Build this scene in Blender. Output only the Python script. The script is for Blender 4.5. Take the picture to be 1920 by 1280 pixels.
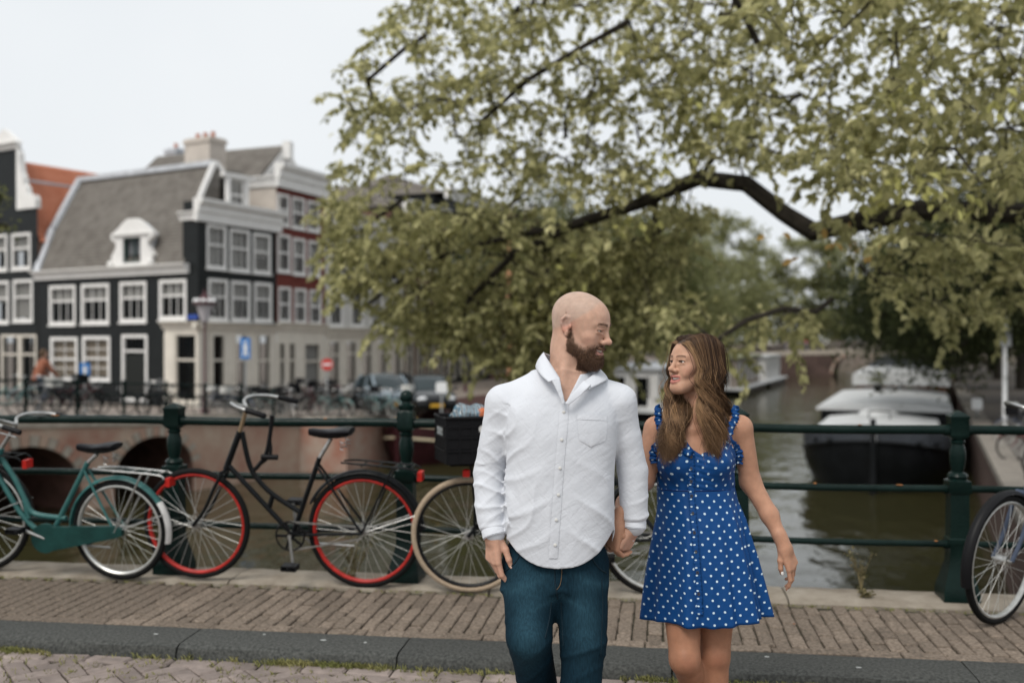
import bpy, bmesh, math, random
import numpy as np
from mathutils import Vector, Matrix
from mathutils.bvhtree import BVHTree

random.seed(7)
rng = np.random.default_rng(7)
for o in list(bpy.data.objects):
    bpy.data.objects.remove(o)
SC = bpy.context.scene
COL = SC.collection
R = math.radians

# ------------------------------------------------------------------ camera
F = 1866.7                      # focal length in pixels of the 1920 px wide photograph (35 mm on 36 mm)
YAW, PITCH = R(7.9), R(-0.307)
CAM = Vector((0.0, 0.0, 1.52))
cam_d = bpy.data.cameras.new('camera')
cam_d.lens = 35.0; cam_d.sensor_width = 36.0
cam_d.clip_start = 0.05; cam_d.clip_end = 2000
cam_d.dof.use_dof = True
cam_d.dof.focus_distance = 3.42
cam_d.dof.aperture_fstop = 1.7
cam_o = bpy.data.objects.new('camera', cam_d); COL.objects.link(cam_o)
cam_o.location = CAM
cam_o.rotation_euler = (R(90) + PITCH, 0, YAW)
SC.camera = cam_o
C_R = Vector((math.cos(YAW), math.sin(YAW), 0))
C_F = Vector((-math.sin(YAW) * math.cos(PITCH), math.cos(YAW) * math.cos(PITCH), math.sin(PITCH)))
C_U = C_R.cross(C_F)

# ------------------------------------------------------------------ sky, sun, exposure
SUN_EL, SUN_AZ = R(52), R(205)       # high soft sun behind the camera, veiled by cloud
world = bpy.data.worlds.new('World'); SC.world = world
world.use_nodes = True
wn = world.node_tree.nodes; wl = world.node_tree.links
wn.clear()
w_out = wn.new('ShaderNodeOutputWorld'); w_bg = wn.new('ShaderNodeBackground')
w_sky = wn.new('ShaderNodeTexSky'); w_sky.sky_type = 'NISHITA'; w_sky.sun_disc = False
w_sky.sun_elevation = SUN_EL; w_sky.sun_rotation = SUN_AZ
w_sky.dust_density = 6.0; w_sky.air_density = 1.0
w_hs = wn.new('ShaderNodeHueSaturation'); w_hs.inputs['Saturation'].default_value = 0.25
w_mix = wn.new('ShaderNodeMixRGB'); w_mix.inputs['Fac'].default_value = 0.88
w_tc = wn.new('ShaderNodeTexCoord'); w_no = wn.new('ShaderNodeTexNoise')
w_no.inputs['Scale'].default_value = 2.2; w_no.inputs['Detail'].default_value = 4.0
w_rp = wn.new('ShaderNodeValToRGB')
w_rp.color_ramp.elements[0].position = 0.3; w_rp.color_ramp.elements[0].color = (5.9, 6.2, 6.45, 1)
w_rp.color_ramp.elements[1].position = 0.72; w_rp.color_ramp.elements[1].color = (6.6, 6.8, 6.95, 1)
wl.new(w_tc.outputs['Generated'], w_no.inputs['Vector'])
wl.new(w_no.outputs['Fac'], w_rp.inputs['Fac'])
wl.new(w_sky.outputs['Color'], w_hs.inputs['Color'])
wl.new(w_hs.outputs['Color'], w_mix.inputs['Color1'])
wl.new(w_rp.outputs['Color'], w_mix.inputs['Color2'])
wl.new(w_mix.outputs['Color'], w_bg.inputs['Color'])
w_bg.inputs['Strength'].default_value = 0.1
wl.new(w_bg.outputs['Background'], w_out.inputs['Surface'])

sun_d = bpy.data.lights.new('sun', 'SUN'); sun_d.energy = 1.5; sun_d.angle = R(24)
sun_d.color = (1.0, 0.95, 0.88)
sun_o = bpy.data.objects.new('sun', sun_d); COL.objects.link(sun_o)
_sd = Vector((math.sin(SUN_AZ) * math.cos(SUN_EL), math.cos(SUN_AZ) * math.cos(SUN_EL), math.sin(SUN_EL)))
sun_o.rotation_euler = _sd.to_track_quat('Z', 'Y').to_euler()
SC.view_settings.view_transform = 'Standard'
SC.view_settings.look = 'None'
SC.view_settings.exposure = 0.56
SC.view_settings.gamma = 1.0
SC.render.engine = 'CYCLES'
SC.cycles.max_bounces = 7
SC.cycles.transparent_max_bounces = 10
SC.cycles.use_denoising = True

# ------------------------------------------------------------------ measuring helpers: photograph pixel -> world point
def ray(px, py):
    return C_F + C_R * ((px - 960.0) / F) - C_U * ((py - 640.0) / F)
def at(px, py, depth):
    return CAM + ray(px, py) * depth
def onz(px, py, z):
    d = ray(px, py); return CAM + d * ((z - CAM.z) / d.z)
class Facade:
    """a vertical plane through two ground points; u runs along it, z up, n points to the viewer"""
    def __init__(s, A, B):
        s.A = Vector((A[0], A[1], 0)); d = Vector((B[0], B[1], 0)) - s.A
        s.L = d.length; s.u = d.normalized(); s.n = Vector((s.u.y, -s.u.x, 0))
        if s.n.dot(CAM - s.A) < 0: s.n = -s.n
    def hit(s, px, py):
        d = ray(px, py); t = (s.A - CAM).dot(s.n) / d.dot(s.n); p = CAM + d * t
        return (p - s.A).dot(s.u), p.z
    def P(s, u, z, out=0.0):
        p = s.A + s.u * u + s.n * out; return Vector((p.x, p.y, z))

# ------------------------------------------------------------------ materials
MATS = {}
def mat(name, col=(.5, .5, .5), rough=.6, metal=0.0, spec=.5, var=0.0, vs=4.0, col2=None, bump=0.0, bs=20.0,
        rnd=0.0, coord='Object', alpha=None, attr=None, sheen=0.0, coat=0.0, detail=5.0, stretch=None, trans=None, sss=0.0):
    if name in MATS: return MATS[name]
    m = bpy.data.materials.new(name); m.use_nodes = True; MATS[name] = m
    n = m.node_tree.nodes; l = m.node_tree.links
    b = n['Principled BSDF']
    b.inputs['Roughness'].default_value = rough; b.inputs['Metallic'].default_value = metal
    b.inputs['Specular IOR Level'].default_value = spec * (.4 if not metal else 1)
    b.inputs['Coat Weight'].default_value = coat
    b.inputs['Sheen Weight'].default_value = sheen
    if sss:
        b.inputs['Subsurface Weight'].default_value = sss
        b.inputs['Subsurface Radius'].default_value = (.012, .005, .003); b.inputs['Subsurface Scale'].default_value = 1.0
    b.inputs['Base Color'].default_value = (*col, 1)
    need = var or bump or col2
    if need:
        tc = n.new('ShaderNodeTexCoord') if coord != 'World' else n.new('ShaderNodeNewGeometry')
        co = tc.outputs['Object'] if coord == 'Object' else tc.outputs['Position'] if coord == 'World' else tc.outputs['UV']
        if stretch:
            mp = n.new('ShaderNodeMapping'); mp.inputs['Scale'].default_value = stretch
            l.new(co, mp.inputs['Vector']); co = mp.outputs['Vector']
    src = None
    if attr:
        at_ = n.new('ShaderNodeAttribute'); at_.attribute_name = attr; src = at_.outputs['Color']
    if var or col2:
        no = n.new('ShaderNodeTexNoise'); no.inputs['Scale'].default_value = vs; no.inputs['Detail'].default_value = detail
        no.inputs['Roughness'].default_value = .6
        l.new(co, no.inputs['Vector'])
        rp = n.new('ShaderNodeValToRGB'); rp.color_ramp.elements[0].position = .35; rp.color_ramp.elements[1].position = .68
        if col2 is not None:
            rp.color_ramp.elements[0].color = (*col, 1); rp.color_ramp.elements[1].color = (*col2, 1)
        else:
            rp.color_ramp.elements[0].color = (*[c * (1 - var) for c in col], 1)
            rp.color_ramp.elements[1].color = (*[min(1, c * (1 + var)) for c in col], 1)
        l.new(no.outputs['Fac'], rp.inputs['Fac'])
        if src is not None:
            rp.color_ramp.elements[0].color = (1 - var,) * 3 + (1,); rp.color_ramp.elements[1].color = (1 + var,) * 3 + (1,)
            mx = n.new('ShaderNodeMixRGB'); mx.blend_type = 'MULTIPLY'; mx.inputs['Fac'].default_value = 1
            l.new(src, mx.inputs['Color1']); l.new(rp.outputs['Color'], mx.inputs['Color2']); src = mx.outputs['Color']
        else:
            src = rp.outputs['Color']
    if rnd:
        oi = n.new('ShaderNodeObjectInfo'); mr = n.new('ShaderNodeMapRange')
        mr.inputs['To Min'].default_value = 1 - rnd; mr.inputs['To Max'].default_value = 1 + rnd
        l.new(oi.outputs['Random'], mr.inputs['Value'])
        mx = n.new('ShaderNodeMixRGB'); mx.blend_type = 'MULTIPLY'; mx.inputs['Fac'].default_value = 1
        if src is not None: l.new(src, mx.inputs['Color1'])
        else: mx.inputs['Color1'].default_value = (*col, 1)
        l.new(mr.outputs['Result'], mx.inputs['Color2']); src = mx.outputs['Color']
    if src is not None: l.new(src, b.inputs['Base Color'])
    if bump:
        nb = n.new('ShaderNodeTexNoise'); nb.inputs['Scale'].default_value = bs; nb.inputs['Detail'].default_value = 6
        l.new(co, nb.inputs['Vector'])
        bp = n.new('ShaderNodeBump'); bp.inputs['Strength'].default_value = 1.0; bp.inputs['Distance'].default_value = bump
        l.new(nb.outputs['Fac'], bp.inputs['Height']); l.new(bp.outputs['Normal'], b.inputs['Normal'])
    if alpha is not None or trans is not None:
        o = n['Material Output']; mixs = n.new('ShaderNodeMixShader')
        if trans is not None:
            t = n.new('ShaderNodeBsdfTranslucent'); f = trans
            if src is not None: l.new(src, t.inputs['Color'])
            else: t.inputs['Color'].default_value = (*col, 1)
        else:
            t = n.new('ShaderNodeBsdfTransparent'); f = 1 - alpha
        mixs.inputs['Fac'].default_value = f
        l.new(b.outputs['BSDF'], mixs.inputs[1]); l.new(t.outputs['BSDF'], mixs.inputs[2])
        l.new(mixs.outputs['Shader'], o.inputs['Surface'])
    return m

# ------------------------------------------------------------------ mesh builder
class MB:
    def __init__(s): s.v = []; s.f = []
    def add(s, vs, fs):
        o = len(s.v); s.v.extend([tuple(v) for v in vs]); s.f.extend([tuple(i + o for i in f) for f in fs]); return s
    def box(s, c, h, rot=None, bev=0.0, taper=1.0):
        """centre, half sizes; bev chamfers the vertical and top edges"""
        c = Vector(c); hx, hy, hz = h
        if bev <= 0:
            q = [Vector((x * hx * (taper if z > 0 else 1), y * hy * (taper if z > 0 else 1), z * hz)) for z in (-1, 1) for x, y in ((-1, -1), (1, -1), (1, 1), (-1, 1))]
            fs = [(0, 3, 2, 1), (4, 5, 6, 7), (0, 1, 5, 4), (1, 2, 6, 5), (2, 3, 7, 6), (3, 0, 4, 7)]
        else:
            q = []
            for z, ins in ((-hz, 0), (hz - bev, 0), (hz, bev)):
                ax, ay = hx - ins, hy - ins; b = bev * .9
                q += [Vector(p + (z,)) for p in ((-ax + b, -ay), (ax - b, -ay), (ax, -ay + b), (ax, ay - b), (ax - b, ay), (-ax + b, ay), (-ax, ay - b), (-ax, -ay + b))]
            fs = [tuple(range(7, -1, -1)), tuple(range(16, 24))]
            for k in (0, 8):
                fs += [(k + i, k + (i + 1) % 8, k + 8 + (i + 1) % 8, k + 8 + i) for i in range(8)]
        if rot is not None: q = [rot @ p for p in q]
        return s.add([p + c for p in q], fs)
    def bar(s, a, b, w, t, up=(0, 0, 1)):
        """rectangular bar from a to b, w wide, t thick (along up)"""
        a = Vector(a); b = Vector(b); d = (b - a).normalized(); up = Vector(up)
        sd = d.cross(up)
        if sd.length < 1e-5: sd = d.cross(Vector((1, 0, 0)))
        sd.normalize(); n = sd.cross(d).normalized()
        q = [p + sd * (x * w / 2) + n * (y * t / 2) for p in (a, b) for x, y in ((-1, -1), (1, -1), (1, 1), (-1, 1))]
        return s.add(q, [(0, 1, 2, 3), (7, 6, 5, 4), (0, 4, 5, 1), (1, 5, 6, 2), (2, 6, 7, 3), (3, 7, 4, 0)])
    def tube(s, pts, r, n=8, closed=False, cap=True):
        pts = [Vector(p) for p in pts]; m = len(pts)
        rs = r if isinstance(r, (list, tuple)) else [r] * m
        rings = []; prev = None
        for i in range(m):
            if closed: t = pts[(i + 1) % m] - pts[i - 1]
            else: t = pts[min(i + 1, m - 1)] - pts[max(i - 1, 0)]
            t.normalize()
            if prev is None:
                u = t.cross(Vector((0, 0, 1)))
                if u.length < .1: u = t.cross(Vector((0, 1, 0)))
            else: u = prev - t * prev.dot(t)
            u.normalize(); prev = u; w = t.cross(u)
            rings.append([pts[i] + (u * math.cos(2 * math.pi * k / n) + w * math.sin(2 * math.pi * k / n)) * rs[i] for k in range(n)])
        vs = [p for rg in rings for p in rg]; fs = []
        for i in range(m if closed else m - 1):
            j = (i + 1) % m
            fs += [(i * n + k, i * n + (k + 1) % n, j * n + (k + 1) % n, j * n + k) for k in range(n)]
        if cap and not closed: fs += [tuple(range(n - 1, -1, -1)), tuple((m - 1) * n + k for k in range(n))]
        return s.add(vs, fs)
    def cyl(s, a, b, r, n=16, r2=None): return s.tube([a, b], [r, r if r2 is None else r2], n)
    def lathe(s, prof, c=(0, 0, 0), n=20, sq=None):
        """profile of (radius, z) about a vertical axis; sq = list of flags giving a square section"""
        vs = []; fs = []
        for i, (r, z) in enumerate(prof):
            for k in range(n):
                a = 2 * math.pi * (k + .5) / n; x, y = math.cos(a), math.sin(a)
                if sq and sq[i]:
                    mm = max(abs(x), abs(y)); x, y = x / mm, y / mm
                vs.append((c[0] + r * x, c[1] + r * y, c[2] + z))
        for i in range(len(prof) - 1):
            fs += [(i * n + k, i * n + (k + 1) % n, (i + 1) * n + (k + 1) % n, (i + 1) * n + k) for k in range(n)]
        fs += [tuple(range(n - 1, -1, -1)), tuple((len(prof) - 1) * n + k for k in range(n))]
        return s.add(vs, fs)
    def prism(s, poly, ext):
        """closed polygon of 3-D points extruded by vector ext"""
        ext = Vector(ext); p = [Vector(q) for q in poly]; n = len(p)
        return s.add(p + [q + ext for q in p], [tuple(range(n - 1, -1, -1)), tuple(range(n, 2 * n))] + [(i, (i + 1) % n, n + (i + 1) % n, n + i) for i in range(n)])
    def loft(s, rings, cap=True, closed=True):
        n = len(rings[0]); vs = [p for r_ in rings for p in r_]; fs = []
        for i in range(len(rings) - 1):
            for k in range(n if closed else n - 1):
                fs.append((i * n + k, i * n + (k + 1) % n, (i + 1) * n + (k + 1) % n, (i + 1) * n + k))
        if cap and closed: fs += [tuple(range(n - 1, -1, -1)), tuple((len(rings) - 1) * n + k for k in range(n))]
        return s.add(vs, fs)
    def ball(s, c, r, n=12, m=8, sc=(1, 1, 1)):
        c = Vector(c); vs = []; fs = []
        for i in range(m + 1):
            th = math.pi * i / m
            for k in range(n):
                a = 2 * math.pi * k / n
                vs.append(c + Vector((r * sc[0] * math.sin(th) * math.cos(a), r * sc[1] * math.sin(th) * math.sin(a), r * sc[2] * math.cos(th))))
        for i in range(m):
            fs += [(i * n + k, (i + 1) * n + k, (i + 1) * n + (k + 1) % n, i * n + (k + 1) % n) for k in range(n)]
        return s.add(vs, fs)
    def mesh(s, name, smooth=False):
        me = bpy.data.meshes.new(name); me.from_pydata(s.v, [], s.f)
        if smooth: smooth_mesh(me)
        me.validate(); return me
    def build(s, name, m, parent=None, smooth=False):
        return obj(name, s.mesh(name, smooth), m, parent)
def smooth_mesh(me, angle=40):
    me.polygons.foreach_set('use_smooth', [True] * len(me.polygons))
    if angle:
        try: me.set_sharp_from_angle(angle=R(angle))
        except Exception: pass
def obj(name, me, m=None, parent=None, loc=None, rot=None):
    o = bpy.data.objects.new(name, me); COL.objects.link(o)
    if m is not None and me is not None:
        if not me.materials: me.materials.append(m)
    if parent is not None: o.parent = parent
    if loc is not None: o.location = loc
    if rot is not None: o.rotation_euler = rot
    return o
def tag(o, label=None, cat=None, group=None, kind=None):
    if label: o['label'] = label
    if cat: o['category'] = cat
    if group: o['group'] = group
    if kind: o['kind'] = kind
    return o
def thing(name, label, cat, loc=(0, 0, 0), rz=0.0, group=None):
    o = bpy.data.objects.new(name, None); COL.objects.link(o); o.empty_display_size = .1
    o.location = loc; o.rotation_euler = (0, 0, rz)
    return tag(o, label, cat, group)
def kids(o): return [c for c in bpy.data.objects if c.parent is o]
CH = {}
def dup(root, loc=None, rot=None, label=None):
    r = root.copy(); COL.objects.link(r)
    if loc is not None: r.location = loc
    if rot is not None: r.rotation_euler = rot
    if label: r['label'] = label
    if root.name not in CH:
        CH[root.name] = [(c, kids(c)) for c in kids(root)]
    for c, gs in CH[root.name]:
        d = c.copy(); COL.objects.link(d); d.parent = r
        for g in gs:
            e = g.copy(); COL.objects.link(e); e.parent = d
    return r
def np_mesh(name, V, Fq, smooth=True):
    """V (n,3) array, Fq (m,k) array of faces with k corners"""
    V = np.asarray(V, np.float32); Fq = np.asarray(Fq, np.int32); k = Fq.shape[1]
    me = bpy.data.meshes.new(name)
    me.vertices.add(len(V)); me.vertices.foreach_set('co', V.ravel())
    me.loops.add(Fq.size); me.loops.foreach_set('vertex_index', Fq.ravel())
    me.polygons.add(len(Fq)); me.polygons.foreach_set('loop_start', np.arange(0, Fq.size, k, dtype=np.int32))
    me.polygons.foreach_set('loop_total', np.full(len(Fq), k, np.int32))
    me.polygons.foreach_set('use_smooth', np.full(len(Fq), smooth, bool))
    me.update(calc_edges=True); me.validate()
    return me
def set_col(me, C, name='Col'):
    a = me.color_attributes.new(name, 'FLOAT_COLOR', 'POINT')
    a.data.foreach_set('color', np.concatenate([np.asarray(C, np.float32), np.ones((len(C), 1), np.float32)], 1).ravel())
# ================================================================== the setting
WATER = -3.4
QUAY = -1.5
CDIR = Vector((math.sin(R(14.8)), math.cos(R(14.8)), 0))      # direction of the canal
CPER = Vector((CDIR.y, -CDIR.x, 0))

m_soil = mat('soil', (.11, .095, .07), .95, var=.3, vs=8, coord='World', bump=.01, bs=60)
def paving_mat(name, a, b, mortar, sc, bw=.5, rh=.25, off=.5, rot=0):
    m = bpy.data.materials.new(name); m.use_nodes = True; n = m.node_tree.nodes; l = m.node_tree.links; p = n['Principled BSDF']
    g = n.new('ShaderNodeNewGeometry'); mp = n.new('ShaderNodeMapping'); mp.inputs['Rotation'].default_value = (0, 0, rot)
    bt = n.new('ShaderNodeTexBrick'); bt.inputs['Scale'].default_value = sc; bt.offset = off
    bt.inputs['Color1'].default_value = (*a, 1); bt.inputs['Color2'].default_value = (*b, 1); bt.inputs['Mortar'].default_value = (*mortar, 1)
    bt.inputs['Mortar Size'].default_value = .02; bt.inputs['Brick Width'].default_value = bw; bt.inputs['Row Height'].default_value = rh
    no = n.new('ShaderNodeTexNoise'); no.inputs['Scale'].default_value = .9; no.inputs['Detail'].default_value = 6
    mr = n.new('ShaderNodeMapRange'); mr.inputs['To Min'].default_value = .65; mr.inputs['To Max'].default_value = 1.35
    mx = n.new('ShaderNodeMixRGB'); mx.blend_type = 'MULTIPLY'; mx.inputs['Fac'].default_value = 1
    l.new(g.outputs['Position'], mp.inputs['Vector']); l.new(mp.outputs['Vector'], bt.inputs['Vector'])
    l.new(g.outputs['Position'], no.inputs['Vector']); l.new(no.outputs['Fac'], mr.inputs['Value'])
    l.new(bt.outputs['Color'], mx.inputs['Color1']); l.new(mr.outputs['Result'], mx.inputs['Color2'])
    l.new(mx.outputs['Color'], p.inputs['Base Color']); p.inputs['Roughness'].default_value = .85
    MATS[name] = m; return m
m_street = paving_mat('street clinkers', (.20, .16, .135), (.26, .22, .19), (.09, .085, .07), 2.5)

# ---- water
def water_mat():
    m = bpy.data.materials.new('canal water'); m.use_nodes = True; n = m.node_tree.nodes; l = m.node_tree.links; p = n['Principled BSDF']
    p.inputs['Base Color'].default_value = (.030, .028, .012, 1); p.inputs['Roughness'].default_value = .04
    p.inputs['IOR'].default_value = 1.33; p.inputs['Specular IOR Level'].default_value = .6
    g = n.new('ShaderNodeNewGeometry'); mp = n.new('ShaderNodeMapping'); mp.inputs['Scale'].default_value = (1.0, .55, 1)
    a = n.new('ShaderNodeTexNoise'); a.inputs['Scale'].default_value = 1.5; a.inputs['Detail'].default_value = 3
    b = n.new('ShaderNodeTexNoise'); b.inputs['Scale'].default_value = .35; b.inputs['Detail'].default_value = 2
    ad = n.new('ShaderNodeMath'); ad.operation = 'MULTIPLY_ADD'; ad.inputs[1].default_value = 2.0
    bp = n.new('ShaderNodeBump'); bp.inputs['Strength'].default_value = 1; bp.inputs['Distance'].default_value = .055
    l.new(g.outputs['Position'], mp.inputs['Vector']); l.new(mp.outputs['Vector'], a.inputs['Vector']); l.new(mp.outputs['Vector'], b.inputs['Vector'])
    l.new(b.outputs['Fac'], ad.inputs[0]); l.new(a.outputs['Fac'], ad.inputs[2]); l.new(ad.outputs['Value'], bp.inputs['Height'])
    l.new(bp.outputs['Normal'], p.inputs['Normal']); return m
m_water = water_mat()
tag(MB().add([(-400, -150, WATER), (400, -150, WATER), (400, 600, WATER), (-400, 600, WATER)], [(0, 1, 2, 3)]).build('water', m_water), kind='structure')

# ---- near bridge: deck, road, pavement
m_bridge_brick = paving_mat('bridge brick', (.22, .10, .07), (.17, .09, .065), (.2, .18, .15), 3.0)
KX0, KX1 = -16.0, 12.0
tag(MB().box(((KX0 + KX1) / 2, -.4, -.55), ((KX1 - KX0) / 2, 6.5, .42)).build('bridge_deck', m_bridge_brick), kind='structure')
ROADZ = -.06
m_joint = mat('joint sand', (.045, .042, .028), .95, var=.35, vs=14, coord='World', bump=.004, bs=200)
road = tag(MB().box(((KX0 + KX1) / 2, -.93, ROADZ - .045), ((KX1 - KX0) / 2, 5.54, .03)).build('road', m_joint), kind='structure')
m_clinker = mat('road clinker', (.215, .178, .16), .8, var=.22, vs=9, rnd=.2, coord='World', bump=.0022, bs=90)
def brick_mesh(name, lx, ly, h, bev=.006, seed=0):
    r = random.Random(seed); b = MB().box((0, 0, -h / 2), (lx / 2, ly / 2, h / 2), bev=bev)
    b.v = [(x + r.uniform(-.002, .002), y + r.uniform(-.002, .002), z + (r.uniform(-.0025, .0025) if z > -.01 else 0)) for x, y, z in b.v]
    return b.mesh(name)
cl = [brick_mesh('brick', .196, .094, .05, .008, s) for s in range(6)]
clr = [brick_mesh('brick', .21, .10, .05, .009, 20 + s) for s in range(4)]
nb = 0
rest = MB()
def put_brick(meshes, x, y, z, a, parent, m, single=True):
    me = random.choice(meshes)
    tilt = (random.gauss(0, .012), random.gauss(0, .012), a + random.gauss(0, .012))
    if single:
        obj('brick', me, m, parent, (x, y, z + random.gauss(0, .002)), tilt)
    else:
        M4 = Matrix.Translation((x, y, z)) @ Matrix.Rotation(a, 4, 'Z')
        rest.add([M4 @ v.co for v in me.vertices], [tuple(p.vertices) for p in me.polygons])
x = -4.6
while x < 3.2:
    put_brick(clr, x, 4.555, ROADZ, 0, road, m_clinker, -3.4 < x < 2.6); x += .219
# herringbone at 45 degrees to the kerb
s = .1005
ca, sa = math.cos(R(45)), math.sin(R(45))
for i in range(-70, 70):
    for j in range(-70, 70):
        # herringbone unit: horizontal brick at (i,j) when (i-j)%4==0, vertical when (i-j)%4==2... (offset lattice)
        k = (i - j) % 4
        if k == 0: cx, cy, an = (i + 1.0) * s, (j + .5) * s, 0
        elif k == 3: cx, cy, an = (i + .5) * s, (j + 1.0) * s, R(90)
        else: continue
        X = cx * ca - cy * sa - .6; Y = cx * sa + cy * ca + 3.9
        if not (-4.4 < X < 3.0 and 3.3 < Y < 4.57): continue
        front = -3.35 + max(0, (4.1 - Y)) < X < 1.2 and Y > 4.02
        if Y > 4.395:                                    # cut along the stretcher course
            bm = bmesh.new(); bm.from_mesh(random.choice(cl)); bm.transform(Matrix.Translation((X, Y, 0)) @ Matrix.Rotation(an + R(45), 4, 'Z'))
            g = bm.verts[:] + bm.edges[:] + bm.faces[:]; cut = bmesh.ops.bisect_plane(bm, geom=g, plane_co=(0, 4.497, 0), plane_no=(0, 1, 0), clear_outer=True)
            ed = [e for e in cut['geom_cut'] if isinstance(e, bmesh.types.BMEdge)]
            if bm.faces and ed: bmesh.ops.holes_fill(bm, edges=ed)
            if len(bm.faces) > 5 and -3.5 < X < 1.3:
                me_ = bpy.data.meshes.new('brick'); bm.to_mesh(me_); obj('brick', me_, m_clinker, road, (0, 0, ROADZ + random.gauss(0, .0015)))
            bm.free(); continue
        put_brick(cl, X, Y, ROADZ, an + R(45), road, m_clinker, front)
ro = rest.build('brick_field', m_clinker, road); ro['kind'] = 'stuff'
tag(MB().add([(KX0, -6.4, ROADZ - .012), (KX1, -6.4, ROADZ - .012), (KX1, 3.32, ROADZ - .012), (KX0, 3.32, ROADZ - .012)], [(0, 1, 2, 3)]).build('road_surface', m_street), kind='structure')

pave = tag(MB().box(((KX0 + KX1) / 2, 5.35, -.075), ((KX1 - KX0) / 2, .445, .06)).build('pavement', m_joint), kind='structure')
m_pbrick = mat('pavement brick', (.165, .132, .104), .9, var=.42, vs=55, rnd=.2, coord='World', bump=.003, bs=160, detail=8)
pm = [brick_mesh('brick', .0705, .190, .05, .005, 40 + s_) for s_ in range(6)]
pr = [brick_mesh('brick', .196, .088, .05, .005, 60 + s_) for s_ in range(4)]
rest = MB()
x = -5.2
while x < 3.8:
    put_brick(pr, x, 4.962, 0, 0, pave, m_pbrick, -2.8 < x < 2.2); x += .203
x = -5.2; row = 0
sk = math.tan(R(4.0))
while x < 3.8:
    y = 5.012 + (.10 if row % 2 == 0 else 0.0)
    if row % 2: pass
    y0 = 5.012
    ys = []
    if row % 2 == 0:
        ys = [5.012 + .1 + .203 * k for k in range(4)]
    else:
        ys = [5.012 + .0 + .1 + .203 * k - .1 for k in range(5)]
    for k, yy in enumerate(ys):
        if yy > 5.80: continue
        single = -2.8 < x < 2.15
        if row % 2 == 1 and k == 0:
            pass
        put_brick(pm, x + random.gauss(0, .001) + (yy - 5) * sk * .15, yy + (.0 if row % 2 == 0 else .006), 0, 0, pave, m_pbrick, single)
    x += .0780; row += 1
ro = rest.build('brick_field', m_pbrick, pave); ro['kind'] = 'stuff'

kerb = tag(MB().box(((KX0 + KX1) / 2, 4.77, -.16), ((KX1 - KX0) / 2, .12, .1)).build('kerb', m_joint), kind='structure')
m_kerb = mat('kerb granite', (.032, .034, .032), .85, col2=(.088, .090, .084), vs=70, coord='World', bump=.003, bs=220, detail=9, rnd=.08)
x = -7.3
while x < 6:
    L = random.uniform(1.05, 1.35)
    b = MB()
    n = 14; rings = []
    for i in range(n + 1):
        xx = x + .004 + (L - .008) * i / n; j = lambda a: random.gauss(0, a)
        rings.append([(xx, 4.915, -.14), (xx, 4.915, -.004 + j(.001)), (xx, 4.90, 0 + j(.001)), (xx, 4.66 + j(.003), -.002 + j(.0015)), (xx, 4.632 + j(.004), -.014 + j(.003)), (xx, 4.618 + j(.004), -.045), (xx, 4.616, -.14)])
    b.loft(rings); b.build('kerb_stone', m_kerb, kerb, smooth=True); x += L

m_gum = mat('old chewing gum', (.34, .35, .34), .8)
for gx, gy in ((-1.62, 4.80), (-1.40, 4.79), (-.62, 4.82), (-1.95, 4.85), (-.25, 4.76), (.55, 4.84), (.95, 4.74), (-2.5, 4.78)):
    MB().ball((gx, gy, .0005), 1, 9, 5, (random.uniform(.008, .02), random.uniform(.006, .011), .0018)).build('gum_spot', m_gum, kerb, True)
coping = tag(MB().box(((KX0 + KX1) / 2, 5.96, -.2), ((KX1 - KX0) / 2, .18, .13)).build('bridge_edge', m_bridge_brick), kind='structure')
m_cope = mat('coping stone', (.19, .16, .125), .9, col2=(.32, .285, .235), vs=5, coord='World', bump=.004, bs=120, detail=9, rnd=.06)
x = -8.2
while x < 6.5:
    L = random.uniform(1.5, 2.1); rings = []
    for i in range(19):
        xx = x + .005 + (L - .01) * i / 18; j = lambda a: random.gauss(0, a)
        rings.append([(xx, 5.79 + j(.009), -.05), (xx, 5.80 + j(.009), .006), (xx, 5.83 + j(.004), .018 + j(.002)), (xx, 5.98, .026 + j(.002)), (xx, 6.12 + j(.002), .022 + j(.0015)), (xx, 6.155 + j(.003), .004), (xx, 6.16, -.24), (xx, 5.9, -.24)])
    MB().loft(rings).build('coping_stone', m_cope, coping, smooth=True); x += L
tag(MB().box(((KX0 - 3), 0, -2.2), (4.5, 6.0, 1.3)).build('bridge_abutment', m_bridge_brick), kind='structure')
tag(MB().box(((KX1 + 1.2), 0, -2.2), (4.5, 6.0, 1.3)).build('bridge_abutment_east', m_bridge_brick), kind='structure')

# moss and grass in the kerb gutter and along the coping
def blades(name, spots, m, lo=.012, hi=.04, n=5, label=None, cat=None):
    V = []; Fc = []
    for (x, y, z) in spots:
        for _ in range(n):
            a = random.uniform(0, 6.28); h = random.uniform(lo, hi); w = random.uniform(.0015, .003); t = random.uniform(.2, 1.1) * h
            px, py = x + random.gauss(0, .008), y + random.gauss(0, .006); k = len(V)
            dx, dy = math.cos(a), math.sin(a)
            V += [(px - dy * w, py + dx * w, z), (px + dy * w, py - dx * w, z), (px + dx * t * .5 + dy * w * .7, py + dy * t * .5 - dx * w * .7, z + h * .7), (px + dx * t, py + dy * t, z + h)]
            Fc += [(k, k + 1, k + 2), (k, k + 2, k + 3)]
    o = MB().add(V, Fc).build(name, m); return tag(o, label, cat, kind='stuff')
m_grass = mat('gutter moss', (.13, .14, .045), .9, col2=(.24, .22, .09), vs=6, coord='World')
sp = []
while len(sp) < 1150:
    x = random.uniform(-4.5, 3); 
    if math.sin(x * 3.1) + math.sin(x * 7.7 + 1) * .7 + random.gauss(0, .6) > .35: sp.append((x, 4.608 - abs(random.gauss(0, .022)), ROADZ - .004))
sp += [(random.uniform(-3.6, 1.5), random.uniform(4.15, 4.6), ROADZ - .012) for _ in range(500)]
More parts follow.
